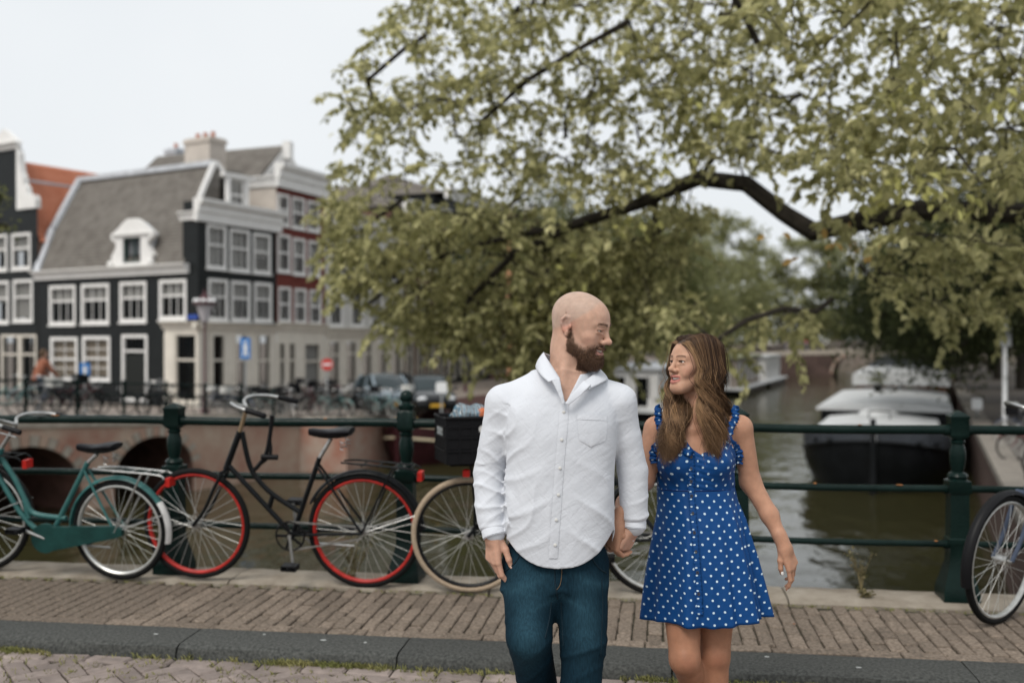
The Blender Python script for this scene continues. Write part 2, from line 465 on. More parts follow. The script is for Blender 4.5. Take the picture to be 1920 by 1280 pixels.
blades('gutter_grass', sp, m_grass, .010, .034, 6, 'short yellow green moss and grass in the gutter under the kerb', 'grass')
sp = [(random.uniform(-4.5, 3.2), 5.765 + random.gauss(0, .012), -.003) for _ in range(420)]
blades('pavement_moss', sp, m_grass, .004, .016, 5, 'low moss growing where the pavement meets the coping', 'moss')

# ---- railing
m_green = mat('dark green paint', (.003, .0095, .0082), .26, spec=.32, col2=(.006, .017, .0145), vs=5, bump=.0022, bs=70, coord='World', detail=8)
m_rust = mat('bare rust and primer', (.30, .13, .05), .8, var=.4, vs=30)
rail_y = 5.98
railing = thing('bridge_railing', 'dark green iron railing with turned posts and three round rails along the near bridge edge', 'railing', (0, rail_y, 0))
def rail_path(z, x0=-9, x1=6):
    return [(x0 + (x1 - x0) * i / 60, 0, z + .004 * math.sin(i * .9)) for i in range(61)]
for z, r in ((.983, .0265), (.645, .021), (.33, .0195)):
    MB().tube(rail_path(z), r, 12).build('rail', m_green, railing, True)
def post(x, ball=False):
    prof = [(.098, 0, 1), (.098, .05, 1), (.09, .08, 1), (.066, .17, 1), (.054, .22, 1), (.052, .31, 1), (.058, .318, 1), (.058, .345, 1), (.052, .352, 1), (.050, .60, 1), (.060, .612, 1), (.060, .675, 1), (.05, .685, 0), (.056, .70, 0), (.05, .715, 0), (.033, .725, 0),
            (.040, .76, 0), (.046, .80, 0), (.045, .845, 0), (.034, .882, 0), (.042, .892, 0), (.042, .90, 0), (.034, .906, 0), (.046, .925, 1), (.049, .94, 1), (.049, 1.03, 1)]
    if ball: prof += [(.044, 1.045, 0), (.05, 1.055, 0), (.05, 1.075, 0), (.033, 1.085, 0), (.026, 1.105, 0)]
    else: prof += [(.053, 1.035, 1), (.053, 1.043, 1), (.03, 1.06, 1), (.004, 1.075, 1)]
    b = MB().lathe([(p[0], p[1]) for p in prof], (x, 0, .022), 20, [p[2] for p in prof])
    po = b.build('post', m_green, railing, True)
    for zz in (.983, .645, .33):
        MB().tube([(x - .075, 0, zz), (x - .05, 0, zz), (x + .05, 0, zz), (x + .075, 0, zz)], .031 if zz > .9 else .026, 12).build('rail_collar', m_green, po, True)
    if ball: MB().ball((x, 0, 1.148), .041, 18, 12).build('ball_finial', m_green, po, True)
    return po
for x in (-7.2, -5.8, -4.45, -3.0, -1.486, .52, 1.74, 3.1, 4.6): post(x, abs(x + 1.486) < .01)
for px_, pz, w in ((-3.81, 1.008, .03), (-3.02, .99, .006), (1.2, 1.009, .012), (1.42, .666, .02), (-2.0, 1.0085, .012), (.95, .666, .01), (1.62, .35, .01)):
    MB().ball((px_, -.012, pz), 1, 8, 6, (w, .012, .0035)).build('paint_chip', m_rust, railing)

# ---- quays, left bridge, far bridge
QC = onz(650, 884, WATER)                      # corner of the left bank where the side canal joins
m_quay_brick = mat('quay brick', (.33, .16, .115), .9, col2=(.40, .33, .27), vs=.9, coord='World', bump=.02, bs=9, detail=9)
m_stone = mat('weathered bridge stone', (.42, .33, .255), .9, col2=(.30, .15, .11), vs=.75, coord='World', bump=.02, bs=8, detail=9)
m_cap = mat('pale capping stone', (.34, .30, .25), .85, var=.2, vs=3, coord='World')
m_dark_brick = mat('dark arch brick', (.10, .055, .042), .85, col2=(.17, .09, .07), vs=2.5, coord='World', bump=.02, bs=12)  # dark brick lining the arch vaults
def bridge_rail(name, label, fac, us, ztop, h, m, back=.25, r=.028, step=1.6, group=None):
    t = thing(name, label, 'railing', fac.P(us[0], 0) , 0, group)
    T = lambda p: Vector(p) - t.location
    for k, hz in enumerate((h, h * .66, h * .33)):
        n = 24
        MB().tube([T(fac.P(us[0] + (us[1] - us[0]) * i / n, ztop(us[0] + (us[1] - us[0]) * i / n) + hz, -back)) for i in range(n + 1)], r if k == 0 else r * .7, 6).build('rail', m, t)
    u = us[0] + .4
    while u < us[1]:
        z0 = ztop(u); p = T(fac.P(u, z0, -back))
        MB().lathe([(.085, 0), (.05, .12), (.05, h * .6), (.06, h * .62), (.045, h * .7), (.05, h * .9), (.055, h * .95), (.055, h * 1.05), (.01, h * 1.13)], p, 8).build('post', m, t)
        u += step
    return t
def arch_bridge(name, fac, u0, u1, ztop, arches, deep, m_face, m_in, label, band=.28, voussoir=True):
    """arches: (ua, ub, zspring, zcrown)"""
    root = thing(name, label, 'bridge', (0, 0, 0))
    def bottom(u):
        for ua, ub, zs, zc in arches:
            if ua < u < ub:
                t = (u - (ua + ub) / 2) / ((ub - ua) / 2); return zs + (zc - zs) * math.sqrt(max(0, 1 - t * t))
        return WATER - .4
    us = set(np.linspace(u0, u1, 60))
    for ua, ub, zs, zc in arches:
        for k in range(41): us.add((ua + ub) / 2 - math.cos(math.pi * k / 40) * (ub - ua) / 2)
        us.add(ua - 1e-3); us.add(ub + 1e-3)
    us = sorted(u for u in us if u0 <= u <= u1)
    face = MB(); inn = MB()
    for a, b in zip(us[:-1], us[1:]):
        za, zb = bottom(a), bottom(b)
        if abs(za - zb) > 2.0 : continue
        face.add([fac.P(a, za), fac.P(b, zb), fac.P(b, ztop(b)), fac.P(a, ztop(a))], [(0, 1, 2, 3)])
        if za > WATER - .3 or zb > WATER - .3:
            inn.add([fac.P(a, za), fac.P(b, zb), fac.P(b, zb, -deep), fac.P(a, za, -deep)], [(0, 1, 2, 3)])
    for ua, ub, zs, zc in arches:
        for u in (ua, ub): inn.add([fac.P(u, WATER - .4), fac.P(u, zs), fac.P(u, zs, -deep), fac.P(u, WATER - .4, -deep)], [(0, 1, 2, 3)])
    deck = MB(); n = 30
    rings = [[fac.P(u0 + (u1 - u0) * i / n, ztop(u0 + (u1 - u0) * i / n), 0.0), fac.P(u0 + (u1 - u0) * i / n, ztop(u0 + (u1 - u0) * i / n), -deep)] for i in range(n + 1)]
    deck.loft(rings, closed=False)
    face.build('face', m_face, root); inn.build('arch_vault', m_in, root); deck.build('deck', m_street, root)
    bd = MB()
    rings = [[fac.P(u, ztop(u) - band, .05), fac.P(u, ztop(u) + .04, .05), fac.P(u, ztop(u) + .04, -.35), fac.P(u, ztop(u) - band, -.35)] for u in np.linspace(u0, u1, 40)]
    bd.loft(rings); bd.build('capping_band', m_cap, root)
    if voussoir:
        for ua, ub, zs, zc in arches:
            N = 21; c = (ua + ub) / 2; rx = (ub - ua) / 2; rz = zc - zs
            for k in range(N):
                a0, a1 = math.pi * (k + .06) / N, math.pi * (k + .94) / N; q = []
                for out in (.045, -.05):
                    for (aa, g) in ((a0, 0.0), (a1, 0.0), (a1, .3), (a0, .3)):
                        q.append(fac.P(c - math.cos(aa) * (rx + g), zs + math.sin(aa) * (rz + g), out))
                MB().add(q, [(0, 1, 2, 3), (7, 6, 5, 4), (0, 4, 5, 1), (1, 5, 6, 2), (2, 6, 7, 3), (3, 7, 4, 0)]).build('arch_stone', m_cap if k % 2 else m_stone, root)
    return root
LB = Facade(onz(0, 985, WATER), onz(450, 905, WATER))
u_l, z_l = LB.hit(0, 783); u_r, z_r = LB.hit(450, 779)
lb_top = lambda u: z_l + (z_r - z_l) * (u - u_l) / (u_r - u_l) if u < u_r else z_r + (QUAY - z_r) * min(1, (u - u_r) / 3.0)
def arc(fa, pxa, pxb, pyc, pys):
    ua = fa.hit(pxa, 900)[0]; ub = fa.hit(pxb, 900)[0]; pm_ = (pxa + pxb) / 2
    return (ua, ub, fa.hit(pm_, pys)[1], fa.hit(pm_, pyc)[1])
uq = LB.hit(650, 884)[0]
arches = [arc(LB, -75, 152, 838, 935), arc(LB, 214, 362, 818, 885)]
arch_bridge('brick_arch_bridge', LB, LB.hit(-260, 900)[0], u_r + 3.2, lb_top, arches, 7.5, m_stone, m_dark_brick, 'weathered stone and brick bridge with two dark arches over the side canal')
bridge_rail('far_bridge_railing', 'thin dark green railing on the stone bridge before the black house', LB, (LB.hit(-200, 900)[0], u_r + 2.0), lb_top, .98, m_green, group=None)

# left bank: quay wall from the bridge end to the corner, then along the canal
qa = LB.P(u_r + 3.0, 0)
LQ = Facade(qa, QC)
LW = Facade(QC, Vector((QC.x, QC.y, 0)) + CDIR * 170)
wall = MB()
def quay_wall(fac, L, name, lab, mm=m_quay_brick, mc=m_cap):
    root = thing(name, lab, 'quay wall', (0, 0, 0))
    MB().add([fac.P(0, WATER - .5), fac.P(L, WATER - .5), fac.P(L, QUAY), fac.P(0, QUAY), fac.P(0, WATER - .5, -.5), fac.P(L, WATER - .5, -.5), fac.P(L, QUAY, -.5), fac.P(0, QUAY, -.5)],
             [(0, 1, 2, 3), (7, 6, 5, 4), (3, 2, 6, 7), (0, 4, 5, 1), (1, 5, 6, 2), (0, 3, 7, 4)]).build('wall', mm, root)
    u = 0
    while u < min(L, 60):
        w = min(1.9, L - u)
        if w > .2:
            MB().add([fac.P(u + .01, QUAY - .14, .06), fac.P(u + w - .01, QUAY - .14, .06), fac.P(u + w - .01, QUAY + .05, .06), fac.P(u + .01, QUAY + .05, .06), fac.P(u + .01, QUAY - .14, -.55), fac.P(u + w - .01, QUAY - .14, -.55), fac.P(u + w - .01, QUAY + .05, -.55), fac.P(u + .01, QUAY + .05, -.55)],
                     [(0, 1, 2, 3), (7, 6, 5, 4), (3, 2, 6, 7), (0, 4, 5, 1), (1, 5, 6, 2), (0, 3, 7, 4)]).build('coping_stone', mc, root)
        u += 1.9
    return root
quay_wall(LQ, LQ.L, 'quay_wall', 'short brick quay wall beside the stone bridge below the parked bicycles')
quay_wall(LW, 170, 'canal_wall', 'long brick canal wall under the houses and houseboats')
back = Vector((-200, 60, 0))
pl = [LB.P(-60, QUAY - .02, -7.4), LB.P(u_r + 3.0, QUAY - .02, -.5), LQ.P(0, QUAY, -.3), LQ.P(LQ.L, QUAY, -.3), LW.P(170, QUAY, -.3), LW.P(400, QUAY, -.3), LW.P(400, QUAY, -.3) + Vector((-400, 0, 0)), LB.P(-60, QUAY, -200)]
tag(MB().add([Vector((p.x, p.y, QUAY)) for p in pl], [tuple(range(len(pl)))]).build('street', m_street), kind='structure')
# right bank
RA = onz(1880, 900, QUAY); RA.z = 0
RB0 = RA - CDIR * 14
RW = Facade(RB0, RB0 + CDIR * 180)
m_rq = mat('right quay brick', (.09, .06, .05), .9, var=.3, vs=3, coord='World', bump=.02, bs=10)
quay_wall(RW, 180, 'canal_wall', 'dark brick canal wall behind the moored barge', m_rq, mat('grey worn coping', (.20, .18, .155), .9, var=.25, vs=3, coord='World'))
pr_ = [RW.P(-6, 0, -.3), RW.P(400, 0, -.3), RW.P(400, 0, -300), RW.P(-6, 0, -300)]
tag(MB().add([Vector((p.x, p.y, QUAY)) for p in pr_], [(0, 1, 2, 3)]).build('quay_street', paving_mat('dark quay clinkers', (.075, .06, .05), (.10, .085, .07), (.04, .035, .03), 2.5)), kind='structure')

# far bridge with a single arch
fw = onz(1600, 705, WATER)
FB = Facade(fw - CPER * 40, fw + CPER * 40)
uc = FB.hit(1612, 705)[0]
zc0 = FB.hit(1612, 656)[1]
fb_top = lambda u: zc0 - .0026 * (u - uc) ** 2 if abs(u - uc) < 30 else zc0 - .0026 * 900
m_fb = mat('far bridge brick', (.075, .05, .043), .9, var=.3, vs=.8, coord='World')
a_ = arc(FB, 1561, 1658, 663, 700)
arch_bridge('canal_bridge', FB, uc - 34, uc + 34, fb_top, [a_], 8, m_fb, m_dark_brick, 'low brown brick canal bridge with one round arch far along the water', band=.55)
bridge_rail('canal_bridge_railing', 'thin railing along the top of the far canal bridge', FB, (uc - 30, uc + 30), fb_top, 1.0, mat('pale grey rail', (.34, .28, .28), .6), r=.045, step=3)
# ================================================================== houses
m_black = mat('black painted brick', (.0095, .0115, .012), .5, var=.2, vs=3, coord='World', bump=.004, bs=40)
m_red = mat('dark red brick', (.135, .034, .026), .8, var=.22, vs=5, coord='World', bump=.006, bs=30)
m_cream = mat('cream painted wood', (.62, .58, .51), .5, var=.07, vs=2, coord='World')
m_white = mat('white painted wood', (.72, .71, .69), .45, var=.05, vs=2, coord='World')
m_grey = mat('pale grey plaster', (.50, .49, .47), .8, var=.08, vs=1.5, coord='World')
m_beige = mat('beige plaster', (.50, .45, .40), .85, var=.1, vs=1.5, coord='World')
m_brown = mat('brown brick', (.13, .075, .055), .85, var=.25, vs=4, coord='World')
m_glass = mat('window glass', (.006, .008, .009), .12, spec=.18, alpha=.5)
m_room = mat('dark room', (.02, .018, .016), .9, var=.5, vs=1.1, coord='World')  # near-black colour stands in for the shade inside unlit rooms
m_curtain = mat('white curtain', (.72, .71, .67), .9, var=.1, vs=9, coord='World', stretch=(6, 6, .3))
m_blind = mat('beige blind', (.58, .49, .38), .9, var=.08, vs=2, coord='World')
m_lead = mat('pale lead flashing', (.48, .50, .53), .6, var=.15, vs=3, coord='World')
def tile_mat(name, a, b):
    m = mat(name, a, .85, col2=b, vs=2.2, coord='World', bump=.02, bs=14, detail=8); return m
m_tile = tile_mat('grey roof tiles', (.135, .122, .108), (.20, .185, .165))
m_tile_o = tile_mat('orange roof tiles', (.42, .15, .085), (.50, .21, .13))

def rect(fac, x0, y0, x1, y1):
    xm, ym = (x0 + x1) / 2, (y0 + y1) / 2
    return (fac.hit(x0, ym)[0], fac.hit(x1, ym)[0], fac.hit(xm, y1)[1], fac.hit(xm, y0)[1])
def srt(r): return (min(r[0], r[1]), max(r[0], r[1]), r[2], r[3])
def quad(fac, u0, u1, z0, z1, out):
    return [fac.P(u0, z0, out), fac.P(u1, z0, out), fac.P(u1, z1, out), fac.P(u0, z1, out)]
def slab(b, fac, u0, u1, z0, z1, o0, o1):
    b.add(quad(fac, u0, u1, z0, z1, o1) + quad(fac, u0, u1, z0, z1, o0), [(0, 1, 2, 3), (7, 6, 5, 4), (0, 4, 5, 1), (1, 5, 6, 2), (2, 6, 7, 3), (3, 7, 4, 0)])
def wall_holes(root, fac, u0, u1, z0, z1, holes, m, name='wall', thick=.3):
    us = sorted({u0, u1} | {h for r in holes for h in r[:2] if u0 < h < u1}); zs = sorted({z0, z1} | {h for r in holes for h in r[2:4] if z0 < h < z1})
    b = MB()
    for ua, ub in zip(us[:-1], us[1:]):
        for za, zb in zip(zs[:-1], zs[1:]):
            cu, cz = (ua + ub) / 2, (za + zb) / 2
            if any(r[0] < cu < r[1] and r[2] < cz < r[3] for r in holes): continue
            b.add(quad(fac, ua, ub, za, zb, 0), [(0, 1, 2, 3)])
    for r in holes:
        A = quad(fac, *r, 0) + quad(fac, *r, -thick)
        b.add(A, [(0, 1, 5, 4), (1, 2, 6, 5), (2, 3, 7, 6), (3, 0, 4, 7)])
    return b.build(name, m, root)
def window(root, fac, r, fw=.13, mid=.5, nv=1, nh=0, curtain=.0, blind=None, m=None, sill=True, name='window', bars=.035):
    m = m or m_white
    u0, u1, z0, z1 = r
    b = MB()
    slab(b, fac, u0, u1, z1 - fw, z1, -.12, .035); slab(b, fac, u0, u1, z0, z0 + fw, -.12, .035)
    slab(b, fac, u0, u0 + fw, z0 + fw, z1 - fw, -.12, .033); slab(b, fac, u1 - fw, u1, z0 + fw, z1 - fw, -.12, .033)
    w = b.build(name, m, root)
    a0, a1, c0, c1 = u0 + fw, u1 - fw, z0 + fw, z1 - fw
    s = MB()
    if mid: zm = c0 + (c1 - c0) * mid; slab(s, fac, a0, a1, zm - .045, zm + .045, -.10, -.02)
    for i in range(1, nv + 1):
        uu = a0 + (a1 - a0) * i / (nv + 1); slab(s, fac, uu - bars / 2, uu + bars / 2, c0, c1, -.085, -.04)
    for i in range(1, nh + 1):
        zz = c0 + (c1 - c0) * i / (nh + 1); slab(s, fac, a0, a1, zz - bars / 2, zz + bars / 2, -.083, -.042)
    if s.v: s.build('sash', m, w)
    MB().add(quad(fac, a0, a1, c0, c1, -.065), [(0, 1, 2, 3)]).build('pane', m_glass, w)
    MB().add(quad(fac, a0 - .1, a1 + .1, c0 - .1, c1 + .1, -.6), [(0, 1, 2, 3)]).build('unlit_room_backing', m_room, w)  # dark sheet behind the pane, painted shade instead of a real room
    if curtain:
        n = 14; top = c1; bot = c1 - (c1 - c0) * curtain; V = []
        for k in range(n + 1):
            uu = a0 + (a1 - a0) * k / n; o = -.17 + .02 * math.sin(k * 2.4)
            V += [fac.P(uu, bot, o), fac.P(uu, top, o)]
        MB().add(V, [(2 * k, 2 * k + 2, 2 * k + 3, 2 * k + 1) for k in range(n)]).build('curtain', blind or m_curtain, w)
    if sill:
        q = MB(); slab(q, fac, u0 - .05, u1 + .05, z0 - .07, z0 + .002, -.05, .09); q.build('sill', m, w)
    return w
def cornice(root, fac, u0, u1, za, zb, h, out, m=None, name='cornice', steps=None):
    """moulded band: top z runs from za at u0 to zb at u1"""
    prof = steps or [(.0, -h), (out * .35, -h), (out * .4, -h * .62), (out * .55, -h * .58), (out * .6, -h * .3), (out * .9, -h * .22), (out, -h * .1), (out, 0), (0, 0)]
    rings = [[fac.P(u, z + dz, o) for o, dz in prof] for u, z in ((u0, za), (u1, zb))]
    rings = [[p - fac.n * .05 if k in (0, len(prof) - 1) else p for k, p in enumerate(r)] for r in rings]
    return MB().loft(rings).build(name, m or m_white, root)
def shifted(fac, off):
    g = Facade(fac.A, fac.A + fac.u); g.A = fac.A + fac.n * off; g.u = fac.u; g.n = fac.n; return g

C0 = at(372, 760, 42.0); C0.z = 0
RF = Facade(C0, C0 + CDIR * 80)
_l = at(72, 760, 47.6); LF = Facade(C0, _l)
G = QUAY - .05

# ---------- black corner house
hb = thing('corner_house', 'black painted corner house with grey gambrel roof, white dormer and white shop front', 'house', (0, 0, 0))
W1 = [(93, 535, 142, 609), (153, 532, 205, 607), (225, 528, 275, 604), (299, 524, 350, 599)]
W0 = [(95, 632, 146, 714), (155, 630, 207, 714)]
DOOR = (229, 627, 277, 752)
shopL = [(328, 624, 371, 754)]
h1 = [srt(rect(LF, *w)) for w in W1]; h0 = [srt(rect(LF, *w)) for w in W0]; hd = srt(rect(LF, *DOOR)); hs = [srt(rect(LF, *w)) for w in shopL]
hs = [(hs[0][0] + .02, hs[0][1], hs[0][2], hs[0][3])]
uL = LF.hit(72, 560)[0]; zg = LF.hit(210, 503)[1]
wall_holes(hb, LF, 0, uL, G, zg, h1 + h0 + [hd] + hs, m_black)
for i, r in enumerate(h1): window(hb, LF, r, .15, .62, 2, 0, .42)
for i, r in enumerate(h0): window(hb, LF, r, .15, .5, 1, 3, .95, m_blind)
# door: frame, transom light, dark leaf
d = window(hb, LF, hd, .14, .78, 0, 0, 0, sill=False, name='door')
dd = MB(); slab(dd, LF, hd[0] + .16, hd[1] - .16, hd[2] + .05, hd[2] + (hd[3] - hd[2]) * .7, -.1, -.055); dd.build('leaf', mat('black door paint', (.012, .014, .013), .3), d)
# shop front on the corner
window(hb, LF, hs[0], .1, .62, 0, 0, 0, m=m_cream)
zs_t = RF.hit(376, 603)[1]; zs_tl = LF.hit(340, 604)[1]
uSL = LF.hit(310, 680)[0]; uSR = RF.hit(520, 680)[0]
q = MB()
slab(q, LF, hs[0][1], uSL, G, zs_t - .5, .0, .07); slab(q, LF, -.07, hs[0][0], G, zs_t - .5, .0, .07)
slab(q, LF, -.07, uSL, zs_t - .5, zs_t - .12, 0, .05); slab(q, LF, hs[0][0], hs[0][1], G, hs[0][2], 0, .05)
q.build('shop_pilaster', m_cream, hb)
cornice(hb, LF, -.3, uSL + .1, zs_t, zs_t, .3, .32, m_cream, 'shop_cornice')
cornice(hb, RF, -.33, uSR, zs_t, RF.hit(520, 610)[1], .3, .325, m_cream, 'shop_cornice')
W2 = [(387, 422, 424, 504), (430, 430, 468, 509), (474, 438, 507, 513)]
W1r = [(390, 523, 427, 602), (433, 527, 469, 603), (476, 530, 509, 604)]
SR = [(396, 624, 423, 755), (439, 624, 464, 755), (481, 625, 508, 755)]
r2 = [srt(rect(RF, *w)) for w in W2]; r1 = [srt(rect(RF, *w)) for w in W1r]; rs = [srt(rect(RF, *w)) for w in SR]
r1 = [(a, b, max(c, zs_t + .06), d_) for a, b, c, d_ in r1]
uR = RF.hit(518, 480)[0]
zp0 = RF.hit(376, 374)[1]; zp1 = RF.hit(520, 399)[1]
wall_holes(hb, RF, 0, uR, zs_t - .2, zp1 - .2, r2 + r1, m_black, 'front_wall')
wall_holes(hb, RF, 0, uR, G, zs_t - .2, rs, m_cream, 'shop_wall')
for k, r in enumerate(r2): window(hb, RF, r, .14, .55, 2, 0, (.96, .96, .62)[k])
for r in r1: window(hb, RF, r, .14, .58, 2, 0, .42)
for r in rs: window(hb, RF, r, .12, .62, 0, 0, 0, m=m_cream, sill=False)
cornice(hb, RF, -.25, uR + .25, zp0 + .02, zp1 + .02, .95, .45, m_white, 'parapet_cornice')
# return of the tall front on the side street
zr_top = LF.hit(350, 420)[1]; uret = LF.hit(344, 450)[0]
wall_holes(hb, LF, 0, uret, zg - .01, zp0 - .55, [], m_black, 'front_return')
cornice(hb, LF, -.2, uret + .15, zp0 - .5, zp0 - .5, .36, .25, m_white, 'return_cornice')
rt = MB()
slab(rt, LF, 0, uret, zp0 - .5, zp0 - .05, -.5, .0); slab(rt, RF, .02, uR, zp1 - .25, zp0 - .5, -.35, -.3)
rt.build('parapet', m_black, hb)
sd = shifted(LF, 0)
rr = MB(); slab(rr, LF, uret, uret + .05, zg, zp0 - .7, -.8, 0); rr.build('return_side', m_black, hb)
cornice(hb, LF, uret * .6, uL + .15, LF.hit(345, 494)[1], LF.hit(75, 509)[1], .42, .4, m_white, 'gutter_cornice')
# gambrel roof with stepped tile courses
def tiled(root, fa, ua0, ua1, za, oa, ub0, ub1, zb, ob, rows, m, name='roof_slope', wav=.0):
    b = MB()
    for i in range(rows):
        t0, t1 = i / rows, (i + 1.06) / rows
        L = lambda a, c, t: a + (c - a) * t
        p = [fa.P(L(ua0, ub0, t0), L(za, zb, t0), L(oa, ob, t0) + .05), fa.P(L(ua1, ub1, t0), L(za, zb, t0), L(oa, ob, t0) + .05),
             fa.P(L(ua1, ub1, t1), L(za, zb, t1), L(oa, ob, t1)), fa.P(L(ua0, ub0, t1), L(za, zb, t1), L(oa, ob, t1))]
        q_ = [fa.P(L(ua0, ub0, t0), L(za, zb, t0) - .01, L(oa, ob, t0)), fa.P(L(ua1, ub1, t0), L(za, zb, t0) - .01, L(oa, ob, t0))]
        b.add(p + q_, [(0, 1, 2, 3), (4, 5, 1, 0)])
    return b.build(name, m, root)
DPT = uR                                                    # the house is as deep as its canal front is wide
brk = shifted(LF, -.75); RO = -DPT * .52; rdg = shifted(LF, RO)
GU = .75                                                     # the gable stands a little behind the canal front
ub_l, zb_ = brk.hit(100, 425)[0], brk.hit(240, 420)[1]
ur_l, zr_ = rdg.hit(150, 333)[0], rdg.hit(275, 325)[1]
GB_, GR_ = GU + .45, rdg.hit(403, 318)[0]                    # the roof end is hipped back towards the ridge
tiled(hb, LF, GU, uL, zg + .05, .05, GB_, ub_l, zb_, -.75, 13, m_tile)
tiled(hb, LF, GB_, ub_l, zb_, -.75, GR_, ur_l, zr_, RO, 17, m_tile)
bk = MB()
bk.add([LF.P(GR_, zr_, RO), LF.P(ur_l, zr_, RO), LF.P(ub_l, zb_, -DPT + .7), LF.P(GB_, zb_, -DPT + .7), LF.P(uL, zg, -DPT), LF.P(GU, zg, -DPT)], [(0, 1, 2, 3), (3, 2, 4, 5)])
bk.build('back_slope', m_tile, hb)
gb = MB()
gb.add([LF.P(uL, G, 0), LF.P(uL, zg, 0), LF.P(ub_l, zb_, -.75), LF.P(ur_l, zr_, RO), LF.P(ub_l, zb_, -DPT + .7), LF.P(uL, zg, -DPT), LF.P(uL, G, -DPT)], [tuple(range(7))])
gb.build('gable_end', m_tile, hb); gb = MB()
gb.add([LF.P(GU, zg, 0), LF.P(GB_, zb_, -.75), LF.P(GR_, zr_, RO), LF.P(GB_, zb_, -DPT + .7), LF.P(GU, zg, -DPT)], [(0, 1, 3, 4), (1, 2, 3)])
gb.build('gable_end', m_tile, hb)
fl = [LF.P(uL - .05, zg, .12), LF.P(ub_l, zb_ + .05, -.68), LF.P(ur_l, zr_ + .1, RO + .05)]
for a, b in zip(fl[:-1], fl[1:]): MB().bar(a, b, .42, .16, up=LF.n).build('verge_flashing', m_lead, hb)
for a, b in ((LF.P(GU + .05, zg + .8, -.3), LF.P(GB_, zb_ + .04, -.7)), (LF.P(GB_, zb_ + .04, -.7), LF.P(GR_, zr_ + .1, RO + .05)), (LF.P(GR_, zr_ + .1, RO - .05), LF.P(GB_, zb_ + .04, -DPT + .66))):
    MB().bar(a, b, .2, .18, up=LF.n).build('verge_flashing', m_white, hb)
MB().bar(LF.P(ur_l, zr_ + .08, RO), LF.P(GR_, zr_ + .08, RO), .4, .24).build('ridge', m_lead, hb)
# white timber hoist window in the gable
GFc = Facade(LF.P(GU, 0, 0), LF.P(GU, 0, -DPT))
dz0 = zp0 - .2; gm = -RO
for uu in (gm - .55, gm + .55): 
    q = MB(); slab(q, GFc, uu - .09, uu + .09, dz0, dz0 + 1.5, 0, .18); q.build('hoist_post', m_white, hb)
q = MB(); slab(q, GFc, gm - .9, gm + 1.0, dz0 + 1.5, dz0 + 1.68, 0, .2); q.build('hoist_beam', m_white, hb)
window(hb, shifted(GFc, .06), (gm - .43, gm + .43, dz0, dz0 + 1.5), .08, .5, 1, 0, .9, sill=False, name='gable_window')
# white scrolled dormer on the side street
du0, du1, dzb, dzt = srt(rect(LF, 212, 410, 292, 499))
duc = (du0 + du1) / 2; dw = (du1 - du0) / 2; dh = dzt - dzb
prof = [(1.0, 0), (1.02, .06), (.9, .12), (.98, .22), (.86, .3), (.74, .42), (.76, .52), (.92, .56), (1.0, .63), (.98, .7), (.82, .74), (.62, .82), (.4, .93), (.18, 1.0)]
sil = [(x_, z_) for x_, z_ in prof] + [(-x_, z_) for x_, z_ in reversed(prof)]
wz0, wz1 = .07, .6; ww = .42
dmr = MB()
# plate with a window hole: build as two halves and a lintel
plate = [LF.P(duc + x_ * dw, dzb + z_ * dh, .14) for x_, z_ in sil]
bmx = bmesh.new()
def fill_plate(outer, hole, ext, name, m, root):
    bm = bmesh.new(); ed = []
    for loop in (outer, hole):
        vs = [bm.verts.new(p) for p in loop]
        for i in range(len(vs)): ed.append(bm.edges.new((vs[i], vs[(i + 1) % len(vs)])))
    bmesh.ops.triangle_fill(bm, use_beauty=True, use_dissolve=False, edges=ed)
    g = bmesh.ops.extrude_face_region(bm, geom=bm.faces[:])
    for v in g['geom']:
        if isinstance(v, bmesh.types.BMVert): v.co += ext
    bmesh.ops.recalc_face_normals(bm, faces=bm.faces[:])
    me = bpy.data.meshes.new(name); bm.to_mesh(me); bm.free()
    return obj(name, me, m, root)
hole = [LF.P(duc - ww * dw, dzb + wz0 * dh, .14), LF.P(duc + ww * dw, dzb + wz0 * dh, .14), LF.P(duc + ww * dw, dzb + wz1 * dh, .14), LF.P(duc - ww * dw, dzb + wz1 * dh, .14)]
dorm = fill_plate(plate, hole, -LF.n * .25, 'dormer', m_white, hb)
window(hb, shifted(LF, .02), (duc - ww * dw - .01, duc + ww * dw + .01, dzb + wz0 * dh, dzb + wz1 * dh), .08, 0, 1, 0, 0, name='dormer_window', m=mat('dark green sash', (.02, .05, .045), .4), bars=.07)
dr = MB(); slab(dr, LF, duc - dw * .72, duc + dw * .72, dzb, dzb + dh * .66, -2.2, -.12)
dr.add([LF.P(duc - dw * .8, dzb + dh * .66, -.1), LF.P(duc + dw * .8, dzb + dh * .66, -.1), LF.P(duc, dzb + dh * .95, -.1), LF.P(duc - dw * .8, dzb + dh * .66, -2.6), LF.P(duc + dw * .8, dzb + dh * .66, -2.6), LF.P(duc, dzb + dh * .95, -3.2)], [(0, 1, 2), (0, 2, 5, 3), (1, 4, 5, 2)])
dr.build('dormer_body', m_lead, hb)
cornice(hb, shifted(LF, .13), duc - dw * .85, duc + dw * .85, dzb + dh * .67, dzb + dh * .67, .14, .14, m_white, 'dormer_cornice')
for sx in (-1, 1): MB().ball(LF.P(duc + sx * dw * .93, dzb + dh * .06, .2), .16, 10, 8).build('scroll', m_white, hb, True)
